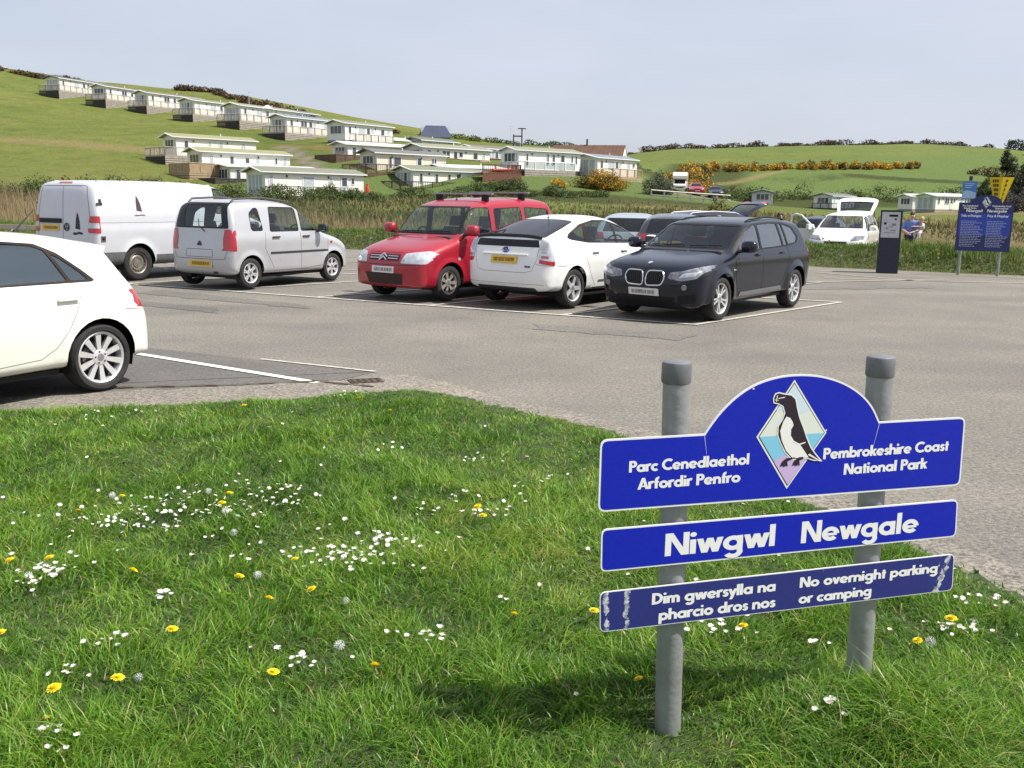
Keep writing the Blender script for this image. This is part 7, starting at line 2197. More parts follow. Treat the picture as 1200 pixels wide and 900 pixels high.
def timber_barrier(a, b, label):
    z0 = -.02
    L = math.hypot(b[0] - a[0], b[1] - a[1])
    root = thing('timber_barrier', label, 'barrier', (*a, z0), math.atan2(b[1] - a[1], b[0] - a[0]), 'low timber barriers round the car park')
    tm = mat('bleached_timber', (.42, .37, .29), .8, var=.2, scale=3)
    n = max(2, round(L / 2.2) + 1)
    for k in range(n):
        x = L * k / (n - 1) * .96 + L * .02
        mb = MB(); mb.box((x - .07, -.07, -.1), (x + .07, .07, .34), tm, .01); mb.build('post', root)
    mb = MB(); mb.box((0, -.12, .20), (L, -.071, .40), tm, .01); mb.build('rail', root)
timber_barrier((-29.5, 45.4), (-20.2, 41.4), 'bleached low timber rail behind the long van, far left')
timber_barrier((-19.9, 41.2), (-14.0, 37.4), 'bleached low timber rail mostly hidden by the long van')
timber_barrier((-9.2, 34.7), (-6.9, 33.5), 'short bleached timber rail beside the nose of the silver hatchback')

def motorhome():
    x, y = 20.9, 122.5
    root = thing('motorhome', 'white motorhome with an over-cab bed, parked up the lane', 'motorhome', (x, y, float(tz(x, y))), RD(258), None, .8)
    W_ = paint('motorhome_white_paint', (.78, .78, .76), .4)
    mb = MB(); mb.prism(rp([(-3.2, .45), (1.2, .45), (1.2, 1.75), (2.35, 1.95), (2.45, 2.45), (1.7, 2.95), (-3.2, 2.9)], .15), 1.1, W_, 'y', 0); mb.build('body', root)
    mb = MB(); mb.prism(rp([(1.2, .35), (3.0, .35), (3.05, .95), (2.5, 1.15), (1.75, 1.72), (1.2, 1.74)], .08), .95, W_, 'y', 0); mb.build('cab', root)
    mb = MB(); mb.add([(2.47, -.85, 1.17), (2.47, .85, 1.17), (1.80, .80, 1.72), (1.80, -.80, 1.72)], [(0, 1, 2, 3)], M_BLACKGLASS); o = mb.build('windscreen', root)
    o.location.x = .03; o.location.z = .03
    for sg in (1, -1):
        mb = MB(); mb.box((-2.2, sg * 1.1 - .02, 1.6), (-1.0, sg * 1.1 + .02, 2.2), M_BLACKGLASS, .01); mb.build('side_window', root)
        mb = MB(); mb.box((3.0, sg * .75 - .16, .72), (3.07, sg * .75 + .16, .92), M_CLEAR, .02); mb.build('headlight', root)
        for xx in (2.2, -1.9):
            o = tyre_mesh(.34, .2, .22).build('wheel', root, True); o.location = (xx, sg * .92, .34)
            q = MB(); q.lathe([(.22, -.06), (.10, .0), (.001, .0)], M_STEEL, 16); q.lathe([(.22, .06), (.10, .0), (.001, .0)], M_STEEL, 16); q.build('rim', o)
    mb = MB(); mb.box((3.04, -.6, .55), (3.08, .6, .7), M_TRIM); mb.build('grille', root)
motorhome()
plain_car(HATCH, 'parked_car', 'small red car parked up the lane beside the motorhome', 'car', (22.7, 121.5, float(tz(22.7, 121.5))), 265, P_RED)
plain_car(HATCH, 'parked_car', 'dark blue car up the lane, right of the red one', 'car', (25.0, 120.8, float(tz(25.0, 120.8))), 262, P_NAVY)

# small things round the caravans
def gas_bottle():
    x, y = -14.9, 97.4
    root = thing('gas_bottle', 'red gas bottle standing at the corner of the nearest caravan', 'gas bottle', (x, y, float(tz(x, y))), 0)
    m = mat('gas_red', (.55, .04, .02), .4)
    mb = MB(); mb.lathe([(.001, 0), (.19, .0), (.2, .05), (.2, 1.0), (.16, 1.12), (.06, 1.18), (.001, 1.18)], m, 16, 'z'); mb.build('cylinder', root, True)
    mb = MB(); mb.lathe([(.12, 1.1), (.13, 1.32), (.11, 1.32), (.10, 1.1)], m, 12, 'z'); mb.tube([(0, 0, 1.15), (0, 0, 1.3)], .03, M_ALLOY, 6); mb.build('collar', root)
gas_bottle()
def red_boat():
    x, y = -1.6, 113.4
    zz = float(tz(x, y))
    root = thing('dinghy', 'small red dinghy lying on the brown deck of the cream caravan', 'boat', (x, y, zz + .92), RD(25))
    m = mat('dinghy_red', (.48, .06, .04), .4)
    vs = []; fs = []
    for i, t in enumerate(np.linspace(0, 1, 9)):
        ww = .55 * (sin(pi * (.12 + .88 * (1 - t) ** .8 * .5)) if t < .98 else .02) ; sh = .12 * t * t
        for yy, zz2 in ((-ww, .38 + sh), (-ww * .8, .12 + sh * .7), (0, 0 + sh * .5), (ww * .8, .12 + sh * .7), (ww, .38 + sh)): vs.append((-1.3 + 2.8 * t, yy, zz2))
    for i in range(8):
        for j in range(4): fs.append((i * 5 + j, i * 5 + j + 1, (i + 1) * 5 + j + 1, (i + 1) * 5 + j))
    fs.append((0, 1, 2, 3, 4))
    o = mesh_obj('hull', vs, fs, m, root, smooth=True)
    sm = o.modifiers.new('thick', 'SOLIDIFY'); sm.thickness = .04
    mb = MB(); mb.box((-.3, -.48, .26), (-.1, .48, .30), M_TIMB['tan']); mb.build('bench', root)
    dk = thing('timber_deck', 'brown fenced timber deck at the end of the cream caravan', 'deck', (x - 2.2, y - 1.5, zz), RD(25))
    mb = MB(); mb.box((0, 0, .78), (5.0, 2.6, .88), M_TIMB['red']); mb.box((.05, .0, -.6), (5.0, .05, .76), M_TIMB['red']); mb.build('deck_floor', dk)
    mb = MB(); railing(mb, [(0.1, .06), (4.9, .06), (4.9, 2.5)], .88, .95, M_TIMB['red'], M_TIMB['red'], 'bars'); mb.build('railing', dk)
red_boat()
# ------------------------------------------------------------------ foliage
def leaf_mat(name, stops, trans=.25):
    return blade_mat(name, stops, None, trans, .7)
M_LEAFG = leaf_mat('leaf_green', [(0, (.035, .055, .015)), (.5, (.075, .11, .03)), (1, (.13, .165, .05))])
M_LEAFD = leaf_mat('leaf_dark', [(0, (.012, .020, .012)), (.5, (.025, .036, .02)), (1, (.045, .055, .03))])
M_GORSE = leaf_mat('gorse_leaf', [(0, (.035, .04, .012)), (.38, (.07, .075, .022)), (.52, (.30, .17, .02)), (.75, (.50, .30, .03)), (1, (.62, .42, .05))], .15)
M_HEATH = leaf_mat('heath_leaf', [(0, (.03, .026, .014)), (.5, (.085, .055, .028)), (.85, (.15, .085, .04)), (1, (.30, .17, .03))], .15)
M_BARK = mat('bark', (.07, .055, .045), .9, var=.3, scale=6)

def leaf_cloud(name, blobs, n, size, m, parent=None, tone_fn=None, kind=None, surf=.45, seed=1):
    """leaf-sized faces through the volume of several lumpy blobs (x,y,z,rx,ry,rz)"""
    rg = np.random.default_rng(seed)
    B = np.array(blobs, float)
    vol = (B[:, 3] * B[:, 4] * B[:, 5]) ** (2 / 3)
    k = rg.choice(len(B), n, p=vol / vol.sum())
    d = rg.normal(size=(n, 3)); d /= np.linalg.norm(d, axis=1)[:, None]
    r = surf + (1 - surf) * rg.random(n) ** .6
    r *= 1 + .28 * (vnoise(d[:, 0] * 3 + k * 7.1, d[:, 1] * 3 + d[:, 2] * 2.3, 1.0) - .5) * 2
    p = B[k, :3] + d * B[k, 3:6] * r[:, None]
    keep = p[:, 2] > B[k, 2] - B[k, 5] * .85
    p, k, d = p[keep], k[keep], d[keep]; n = len(p)
    a = rg.normal(size=(n, 3)); a /= np.linalg.norm(a, axis=1)[:, None]
    b = np.cross(a, d + rg.normal(size=(n, 3)) * .7); b /= np.linalg.norm(b, axis=1)[:, None] + 1e-9
    s = size * rg.uniform(.5, 1.3, n)[:, None]
    vs = np.stack([p - a * s, p + b * s * .55, p + a * s, p - b * s * .55], 1).reshape(-1, 3)
    me = bpy.data.meshes.new(name)
    me.vertices.add(4 * n); me.vertices.foreach_set('co', vs.astype(np.float32).ravel())
    me.loops.add(4 * n); me.loops.foreach_set('vertex_index', np.arange(4 * n, dtype=np.int32))
    me.polygons.add(n); me.polygons.foreach_set('loop_start', np.arange(0, 4 * n, 4, dtype=np.int32))
    me.update(calc_edges=True)
    tone = np.clip(rg.normal(.45, .22, n) + .25 * (vnoise(p[:, 0] * 1.7 / max(size * 8, .2), p[:, 1] * 1.7 / max(size * 8, .2) + p[:, 2], 1.0) - .5), 0, 1) if tone_fn is None else tone_fn(p, rg)
    at = me.attributes.new('tone', 'FLOAT', 'POINT'); at.data.foreach_set('value', np.repeat(tone, 4).astype(np.float32))
    me.materials.append(m)
    o = bpy.data.objects.new(name, me)
    link(o, parent)
    if kind: o['kind'] = kind
    return o

def gorse_tone(p, rg):
    """blossom comes in patches"""
    q = vnoise(p[:, 0] * 1.1 + 3, p[:, 1] * .8 + p[:, 2] * 1.3, .8)
    return np.clip(.10 + .75 * q + rg.normal(0, .17, len(p)), 0, 1)

def hedge(name, pts, n, size, m, h, wd, seed, tone_fn=None, step=1.6, kind='stuff', var=.5):
    rg = random.Random(seed); bl = []
    for a, b in zip(pts[:-1], pts[1:]):
        L = math.hypot(b[0] - a[0], b[1] - a[1]); k = max(1, int(L / step))
        for i in range(k):
            t = (i + rg.random()) / k
            x, y = a[0] + (b[0] - a[0]) * t + rg.uniform(-wd, wd) * .6, a[1] + (b[1] - a[1]) * t + rg.uniform(-wd, wd)
            hh = h * rg.uniform(1 - var, 1 + var)
            bl.append((x, y, float(tz(x, y)) + hh * .35, step * rg.uniform(.7, 1.3), wd * rg.uniform(.6, 1.1), hh * .65))
    return leaf_cloud(name, bl, n, size, m, None, tone_fn, kind, seed=seed)

hedge('gorse_hedge', [(37, 217), (48, 222), (62, 228), (80, 233), (99, 240)], 26000, .2, M_GORSE, 1.5, 1.5, 3, lambda p, rg: np.clip(gorse_tone(p, rg) + .10, 0, 1), 1.0, var=.35)
hedge('hilltop_hedge', [(38, 318), (52, 321), (80, 324), (112, 331), (140, 339), (168, 338)], 12000, .28, M_HEATH, 1.2, 1.2, 4, None, 2.6, var=.8)
hedge('gorse_hedge', [(28, 172), (33, 186), (38, 205), (40, 217)], 8000, .2, M_GORSE, 1.7, 2.0, 5, gorse_tone, 2.4, var=.7)
hedge('hilltop_scrub', [(-74, 211), (-62, 205), (-52, 194), (-42, 181), (-34, 172), (-20, 166)], 14000, .2, M_HEATH, 1.0, 1.6, 6, None, 1.6, var=.6)
hedge('hilltop_scrub', [(-118, 212), (-104, 212), (-96, 213)], 4000, .2, M_HEATH, 1.0, 1.2, 7, None, 1.6)
hedge('field_hedge', [(-60, 63), (-38, 62), (-26, 66), (-19, 72), (-17, 80)], 26000, .075, M_LEAFG, 1.1, 1.0, 8, None, .9, var=.3)
hedge('bramble_bank', [(-17, 82), (-12, 93), (-6, 97), (4, 99), (9, 101)], 22000, .09, M_LEAFG, .75, 1.5, 9, None, 1.3, var=.6)
hedge('valley_hedge', [(30, 160), (48, 188), (60, 196), (80, 194), (110, 192)], 13000, .18, M_LEAFG, 1.9, 1.5, 10, None, 2.6, var=.7)
hedge('hill_scrub_line', [(108, 232), (118, 226), (134, 222)], 5000, .2, M_HEATH, 1.8, 1.3, 12, None, 2.0)
hedge('skyline_hedge', [(-16, 168), (-6, 168), (6, 167), (14, 167), (24, 172), (34, 190)], 7000, .16, M_LEAFG, .7, 1.0, 13, None, 1.6)
hedge('ridge_wood', [(168, 330), (182, 326), (204, 318), (222, 312)], 9000, .36, M_LEAFD, 3.0, 3, 14, None, 4, var=.5)

def bush(name, label, x, y, rx, ry, h, n, size, m, seed, tone_fn=None, group=None, lumps=7):
    rg = random.Random(seed)
    root = thing(name, label, 'bush', (x, y, float(tz(x, y)) - .1), 0, group)
    bl = []
    for k in range(lumps):
        a = rg.uniform(0, 6.28); q = rg.uniform(.1, .75); hh = h * rg.uniform(.55, 1.0) * (1.1 - .5 * q)
        bl.append((rx * q * cos(a), ry * q * sin(a), hh * .5, rx * rg.uniform(.3, .55), ry * rg.uniform(.3, .55), hh * .55))
    leaf_cloud('foliage', bl, n, size, m, root, tone_fn, seed=seed)
    mb = MB()
    for k in range(5):
        a = rg.uniform(0, 6.28); mb.tube([(.1 * cos(a), .1 * sin(a), 0), (rx * .4 * cos(a), ry * .4 * sin(a), h * .55)], [.05, .02], M_BARK, 5)
    mb.build('stems', root)
    return root
def bank_flowers():
    rg = random.Random(19); mb = MB()
    bx = [p[0] for p in BANK]; by = [p[1] for p in BANK]
    for k in range(150):
        x = rg.uniform(-8, 16); b = rg.uniform(.3, 2.0); y = float(np.interp(x, bx, by)) + b
        z = float(bank_profile(np.array(b), np.array(x))) + rg.uniform(.10, .30); r = rg.uniform(.02, .045)
        m = mat('bank_flower_yellow', (.75, .60, .08), .7) if rg.random() < .6 else mat('bank_flower_white', (.72, .70, .62), .7)
        mb.add([(x + r * cos(a), y - .01 * sin(a), z + r * sin(a) * .8) for a in np.linspace(0, 2 * pi, 8)[:-1]] + [(x, y + .02, z)], [(i, (i + 1) % 7, 7) for i in range(7)], m)
    props(mb.build('bank_flowers'), kind='stuff')
bank_flowers()
bush('gorse_bush', 'broad mound of orange-flowered gorse below the rightmost slope caravan', 9.6, 112.0, 4.2, 2.2, 2.3, 11000, .10, M_GORSE, 21, gorse_tone, lumps=12)
bush('gorse_bush', 'small bright yellow gorse clump left of the broad gorse mound', 4.7, 110.5, 1.3, 1.0, 1.2, 2200, .09, M_GORSE, 22, lambda p, rg: np.clip(rg.normal(.75, .18, len(p)), 0, 1))
bush('gorse_bush', 'tall yellow gorse behind the roofs right of the barn', 27.5, 150, 3.2, 2.2, 2.3, 6000, .16, M_GORSE, 23, gorse_tone, lumps=10)
bush('gorse_bush', 'gorse clump above the white motorhome', 26.5, 138, 2.8, 2.0, 1.9, 6000, .15, M_GORSE, 24, lambda p, rg: np.clip(rg.normal(.62, .2, len(p)), 0, 1), lumps=9)
bush('gorse_bush', 'olive-yellow rounded gorse bush beside the estate car with raised tailgate', 9.9, 45.5, 2.0, 1.4, 2.05, 5200, .085, leaf_mat('dull_gorse', [(0, (.05, .055, .014)), (.5, (.14, .125, .022)), (.85, (.24, .18, .02)), (1, (.36, .24, .03))], .2), 25, None, lumps=9)
bush('bush', 'grey-green bush on the bank beside the shed and motorhome', 16.6, 112.5, 2.3, 1.6, 2.7, 9000, .085, leaf_mat('grey_leaf', [(0, (.05, .06, .035)), (.5, (.11, .125, .075)), (1, (.19, .20, .13))]), 26, None, lumps=8)
bush('bush', 'rounded dark bush in front of the nearest caravan', -17.1, 88.6, 1.7, 1.2, 1.5, 8000, .07, M_LEAFG, 27, None, lumps=8)
bush('bush', 'low spreading bush in front of the green-roofed caravan behind the red van', -1.4, 101.5, 4.2, 1.5, 1.7, 13000, .08, M_LEAFG, 28, None, lumps=11)
bush('bush', 'thin brownish bush at the foot of the left field, above the van roof', -27.6, 74, 1.8, 1.0, 1.2, 2600, .06, M_HEATH, 29, None)

# ------------------------------------------------------------------ trees at the right edge
def conifer(label, x, y, h, rad, seed, m=M_LEAFD):
    rg = random.Random(seed)
    root = thing('conifer_tree', label, 'tree', (x, y, float(tz(x, y)) - .2), rg.uniform(0, 6))
    mb = MB(); mb.tube([(0, 0, 0), (.1, 0, h * .5), (0, .1, h * .97)], [.22, .14, .03], M_BARK, 8)
    bl = []
    for k in range(34):
        t = rg.random() ** .85; z = h * (.10 + .88 * t); rr = rad * (1 - t) ** .75 * rg.uniform(.35, 1.0) + .15
        a = rg.uniform(0, 6.28)
        tip = (rr * cos(a), rr * sin(a), z - .15 * rr)
        mb.tube([(0, 0, z), tip], [.05, .015], M_BARK, 5)
        bl.append((tip[0] * .72, tip[1] * .72, z, .35 * rr + .35, .35 * rr + .35, .32 + h * .022))
    mb.build('trunk', root)
    leaf_cloud('crown', bl, 12000, .11, m, root, None, seed=seed, surf=.2)
    return root
conifer('tall dark conifer at the right edge, beside the yellow sign', 70.2, 139, 8.6, 4.0, 31)
conifer('broad dark conifer at the far right edge, half out of the picture', 76.0, 143, 10.0, 5.0, 32)
conifer('small green conifer behind the long pale caravan', 66.0, 136, 4.6, 2.4, 33, M_LEAFG)
bush('dark_thicket', 'tall dark tangled thicket between the conifers at the right edge', 73.0, 141, 4.2, 2.6, 6.8, 12000, .13, M_LEAFD, 35, None, lumps=14)
bush('bush', 'grey leafless thicket at the right edge under the conifers', 66.5, 128.5, 3.4, 2, 3.6, 6000, .11, leaf_mat('twig_grey', [(0, (.06, .055, .05)), (1, (.16, .14, .13))]), 34)

# ------------------------------------------------------------------ flowers in the verge
M_PETAL = mat('daisy_petal', (.82, .81, .78), .6)
M_DCENT = mat('daisy_centre', (.62, .42, .02), .7)
M_DAND = mat('dandelion_petal', (.82, .66, .01), .6, var=.15, scale=60)
M_STEM = mat('flower_stem', (.10, .17, .04), .6)
M_CLOCK = mat('seed_down', (.62, .64, .60), .8)

def daisy_mesh(r, tilt, h, seed):
    rg = random.Random(seed); mb = MB()
    mb.tube([(0, 0, 0), (.004, 0, h * .6), (0, 0, h)], .0012, M_STEM, 4)
    mb.M = Matrix.Translation((0, 0, h)) @ Matrix.Rotation(tilt, 4, 'X')
    n = 15
    for k in range(n):
        a = 2 * pi * k / n + rg.uniform(-.1, .1); ca, sa = cos(a), sin(a); L = r * rg.uniform(.88, 1.06); w_ = r * .17
        up = r * rg.uniform(.05, .30)
        P = lambda d, s_, z: (d * ca - s_ * sa, d * sa + s_ * ca, z)
        mb.add([P(r * .2, -w_ * .5, .001), P(L * .8, -w_, up * .7 + .0004 * k % 3), P(L, 0, up), P(L * .8, w_, up * .7), P(r * .2, w_ * .5, .001)], [(0, 1, 2, 3, 4)], M_PETAL)
    mb.lathe([(r * .30, .0005), (r * .28, r * .13), (r * .15, r * .2), (.0001, r * .22)], M_DCENT, 10, 'z')
    return mb

def dandelion_mesh(r, h, seed):
    rg = random.Random(seed); mb = MB()
    mb.tube([(0, 0, 0), (.006, .003, h * .6), (0, 0, h)], .0022, M_STEM, 5)
    mb.M = Matrix.Translation((0, 0, h)) @ Matrix.Rotation(rg.uniform(0, .4), 4, 'X')
    for ring, (rr, up, n) in enumerate(((1, .18, 26), (.8, .42, 22), (.55, .62, 18), (.3, .75, 12))):
        for k in range(n):
            a = 2 * pi * (k + ring * .37) / n + rg.uniform(-.08, .08); ca, sa = cos(a), sin(a); L = r * rr * rg.uniform(.85, 1.1); w_ = r * .085; z = r * up * .75
            P = lambda d, s_, zz: (d * ca - s_ * sa, d * sa + s_ * ca, zz)
            mb.add([P(r * .05, -w_ * .4, 0), P(L, -w_, z * .9), P(L * 1.02, w_, z), P(r * .05, w_ * .4, .0005)], [(0, 1, 2, 3)], M_DAND)
    return mb

def clock_mesh(r, h, seed):
    rg = random.Random(seed); mb = MB()
    mb.tube([(0, 0, 0), (.006, .003, h * .6), (0, 0, h)], .002, M_STEM, 5)
    for k in range(60):
        z = 1 - 2 * (k + .5) / 60; a = k * 2.39996; q = math.sqrt(1 - z * z)
        d = Vector((q * cos(a), q * sin(a), z)); e = d.orthogonal().normalized(); f = d.cross(e)
        c = Vector((0, 0, h)) + d * r
        s_ = r * .13
        mb.add([c - e * s_, c - f * s_, c + e * s_, c + f * s_], [(0, 1, 2, 3)], M_CLOCK)
        b = Vector((0, 0, h)); t = e * .0006
        mb.add([b - t, b + t, c + t, c - t], [(0, 1, 2, 3)], M_CLOCK)
    mb.lathe([(.0001, h - .004), (.004, h), (.0001, h + .004)], M_BARK, 6, 'z')
    return mb

def scatter_flowers(protos, pts, name, label, cat, group, smin=.8, smax=1.2):
    """one flower of each form first, then copies of them"""
    rg = random.Random(77)
    used = [False] * len(protos)
    for i, (x, y) in enumerate(pts):
        k = rg.randrange(len(protos))
        p = protos[k]
        o = p if not used[k] else p.copy()
        if used[k]: COL.objects.link(o)
        used[k] = True
        o.location = (x, y, float(vz(x, y)) + .004)
        o.rotation_euler = (rg.uniform(-.15, .15), rg.uniform(-.15, .15), rg.uniform(0, 6.28))
        s_ = rg.uniform(smin, smax); o.scale = (s_, s_, s_ * rg.uniform(.85, 1.15))
        props(o, label, cat, group)
    for k, u in enumerate(used):
        if not u: bpy.data.objects.remove(protos[k])
DAISY = [(-1.37, 2.63), (1.08, 2.767), (1.001, 2.805), (-1.397, 2.634), (0.227, 2.975), (-1.362, 2.657), (1.048, 2.799), (1.033, 2.814), (1.044, 2.813), (-1.342, 2.688), (1.048, 2.835), (-1.397, 2.707), (-1.411, 2.708), (-1.458, 2.688), (-1.447, 2.694), (-1.443, 2.732), (-1.42, 2.749), (-0.764, 3.142), (-0.7, 3.173), (-0.706, 3.187), (-0.569, 3.223), (-0.772, 3.194), (-0.76, 3.209), (-0.755, 3.212), (-0.732, 3.221), (-0.758, 3.218), (-0.838, 3.258), (-0.298, 3.354), (-0.266, 3.375), (-0.249, 3.388), (-0.387, 3.376), (-0.328, 3.384), (-1.471, 3.07), (-0.933, 3.275), (-0.252, 3.398), (-1.536, 3.047), (-0.298, 3.402), (-0.326, 3.401), (-0.464, 3.387), (-0.399, 3.409), (-0.428, 3.41), (-0.269, 3.429), (-1.553, 3.069), (-1.527, 3.094), (-0.299, 3.438), (-1.604, 3.076), (-1.56, 3.11), (0.694, 3.46), (1.159, 3.353), (0.812, 3.467), (-1.414, 3.277), (0.804, 3.486), (-1.451, 3.275), (0.791, 3.498), (0.866, 3.489), (0.846, 3.494), (-1.519, 3.261), (0.848, 3.499), (-1.514, 3.272), (-1.555, 3.259), (-1.455, 3.305), (0.843, 3.519), (1.245, 3.406), (1.208, 3.42), (0.782, 3.555), (0.841, 3.544), (-1.5, 3.32), (0.928, 3.541), (0.996, 3.531), (0.943, 3.546), (0.919, 3.566), (-0.018, 3.687), (-0.023, 3.731), (-0.032, 3.753), (0.996, 3.662), (1.516, 3.52), (1.704, 3.463), (1.653, 3.498), (1.744, 3.463), (1.697, 3.489), (1.708, 3.486), (1.718, 3.486), (1.742, 3.491), (1.746, 3.502), (0.136, 3.917), (1.796, 3.488), (-1.424, 3.659), (1.84, 3.488), (-1.422, 3.682), (1.838, 3.494), (1.803, 3.523), (1.851, 3.499), (-1.399, 3.706), (1.839, 3.51), (1.907, 3.483), (1.857, 3.512), (-1.461, 3.709), (-1.435, 3.722), (-1.437, 3.735), (-1.468, 3.729), (-0.371, 3.995), (-1.471, 3.742), (-0.697, 3.986), (0.539, 4.012), (0.842, 4.014), (-0.623, 4.087), (-0.536, 4.111), (-0.72, 4.086), (-0.444, 4.129), (-0.886, 4.073), (-0.798, 4.105), (-0.672, 4.128), (-0.806, 4.105), (-0.582, 4.143), (-0.58, 4.147), (-0.842, 4.102), (-0.931, 4.085), (-0.666, 4.143), (0.479, 4.173), (0.792, 4.133), (-0.723, 4.146), (-0.752, 4.145), (-0.819, 4.134), (-0.712, 4.159), (-0.762, 4.162), (-0.762, 4.164), (-0.72, 4.176), (-0.732, 4.175), (-1.999, 3.75), (-0.534, 4.22), (-0.705, 4.196), (1.93, 3.792), (-1.192, 4.087), (-0.881, 4.167), (-0.929, 4.159), (-0.655, 4.213), (1.96, 3.792), (-0.686, 4.216), (-1.02, 4.149), (-0.596, 4.233), (-0.627, 4.229), (-0.784, 4.207), (-0.71, 4.223), (2.054, 3.758), (1.93, 3.826), (-0.799, 4.211), (-2.023, 3.782), (2.104, 3.742), (2.067, 3.763), (-0.297, 4.284), (-1.954, 3.824), (-0.421, 4.274), (-0.833, 4.215), (-0.482, 4.271), (-0.646, 4.251), (-0.727, 4.238), (-0.923, 4.202), (-1.267, 4.113), (-0.779, 4.233), (-0.735, 4.244), (-0.445, 4.287), (-2.01, 3.813), (2.021, 3.811), (-0.842, 4.231), (-1.998, 3.826), (-0.759, 4.25), (-0.574, 4.283), (-1.983, 3.844), (-0.64, 4.281), (-0.904, 4.235), (-0.769, 4.263), (-1.061, 4.209), (2.092, 3.805), (-2.077, 3.814), (1.567, 4.051), (1.579, 4.047), (-0.664, 4.296), (-0.806, 4.275), (0.369, 4.335), (-1.075, 4.216), (-2.0, 3.864), (-0.659, 4.301), (2.028, 3.858), (-0.581, 4.32), (-0.86, 4.274), (-2.071, 3.837), (-0.623, 4.317), (-1.986, 3.892), (-1.995, 3.892), (-2.108, 3.834), (-1.96, 3.916), (-2.009, 3.894), (-0.652, 4.336), (-1.972, 3.917), (-0.58, 4.35), (-1.981, 3.917), (-0.841, 4.31), (-2.069, 3.875), (0.771, 4.326), (0.647, 4.348), (-1.259, 4.212), (0.778, 4.341), (2.023, 3.92), (-0.929, 4.315), (-0.508, 4.387), (-2.089, 3.892), (-1.966, 3.958), (-0.569, 4.383), (-2.029, 3.929), (-0.587, 4.383), (-2.002, 3.947), (-0.705, 4.37), (-2.0, 3.95), (-2.019, 3.943), (-1.859, 4.022), (-0.858, 4.347), (-1.482, 4.176), (-0.242, 4.428), (-2.073, 3.923), (-0.723, 4.381), (-2.078, 3.929), (-2.007, 3.97), (-2.058, 3.947), (-2.067, 3.943), (-2.137, 3.906), (-1.007, 4.338), (-0.622, 4.41), (-1.941, 4.012), (-2.042, 3.962), (0.46, 4.434), (-0.647, 4.412), (-1.039, 4.34), (-2.035, 3.975), (-0.813, 4.391), (-0.661, 4.419), (-0.634, 4.431), (-0.364, 4.468), (-2.033, 3.997), (-2.071, 3.99), (-0.632, 4.454), (-2.044, 4.009), (-0.638, 4.455), (-0.614, 4.466), (-0.562, 4.473), (-2.101, 4.003), (-2.175, 3.965), (-2.109, 4.002), (-2.091, 4.012), (-0.665, 4.477), (-0.744, 4.469), (-0.527, 4.5), (1.291, 4.343), (-1.217, 4.367), (-0.927, 4.444), (-1.968, 4.093), (1.315, 4.353), (1.962, 4.111), (-0.665, 4.509), (-2.12, 4.046), (-1.276, 4.387), (-1.803, 4.236), (-1.836, 4.227), (0.701, 4.583), (-2.04, 4.173), (-2.266, 4.082), (-0.97, 4.569), (-1.506, 4.428), (-1.251, 4.521), (2.098, 4.202), (-1.461, 4.47), (-0.855, 4.652), (-1.449, 4.542), (-0.931, 4.678), (-0.161, 4.783), (-0.161, 4.795), (-0.179, 4.801), (-0.116, 4.807), (0.984, 4.707), (-1.71, 4.498), (-0.091, 4.823), (-0.025, 4.824), (-0.147, 4.826), (-0.026, 4.83), (-0.192, 4.827), (-0.237, 4.827), (0.713, 4.782), (-2.199, 4.308), (1.783, 4.497), (-1.681, 4.551), (-0.375, 4.841), (-1.744, 4.532), (-0.467, 4.858), (-0.073, 4.886), (-0.002, 4.903), (-1.405, 4.698), (-0.264, 4.899)]
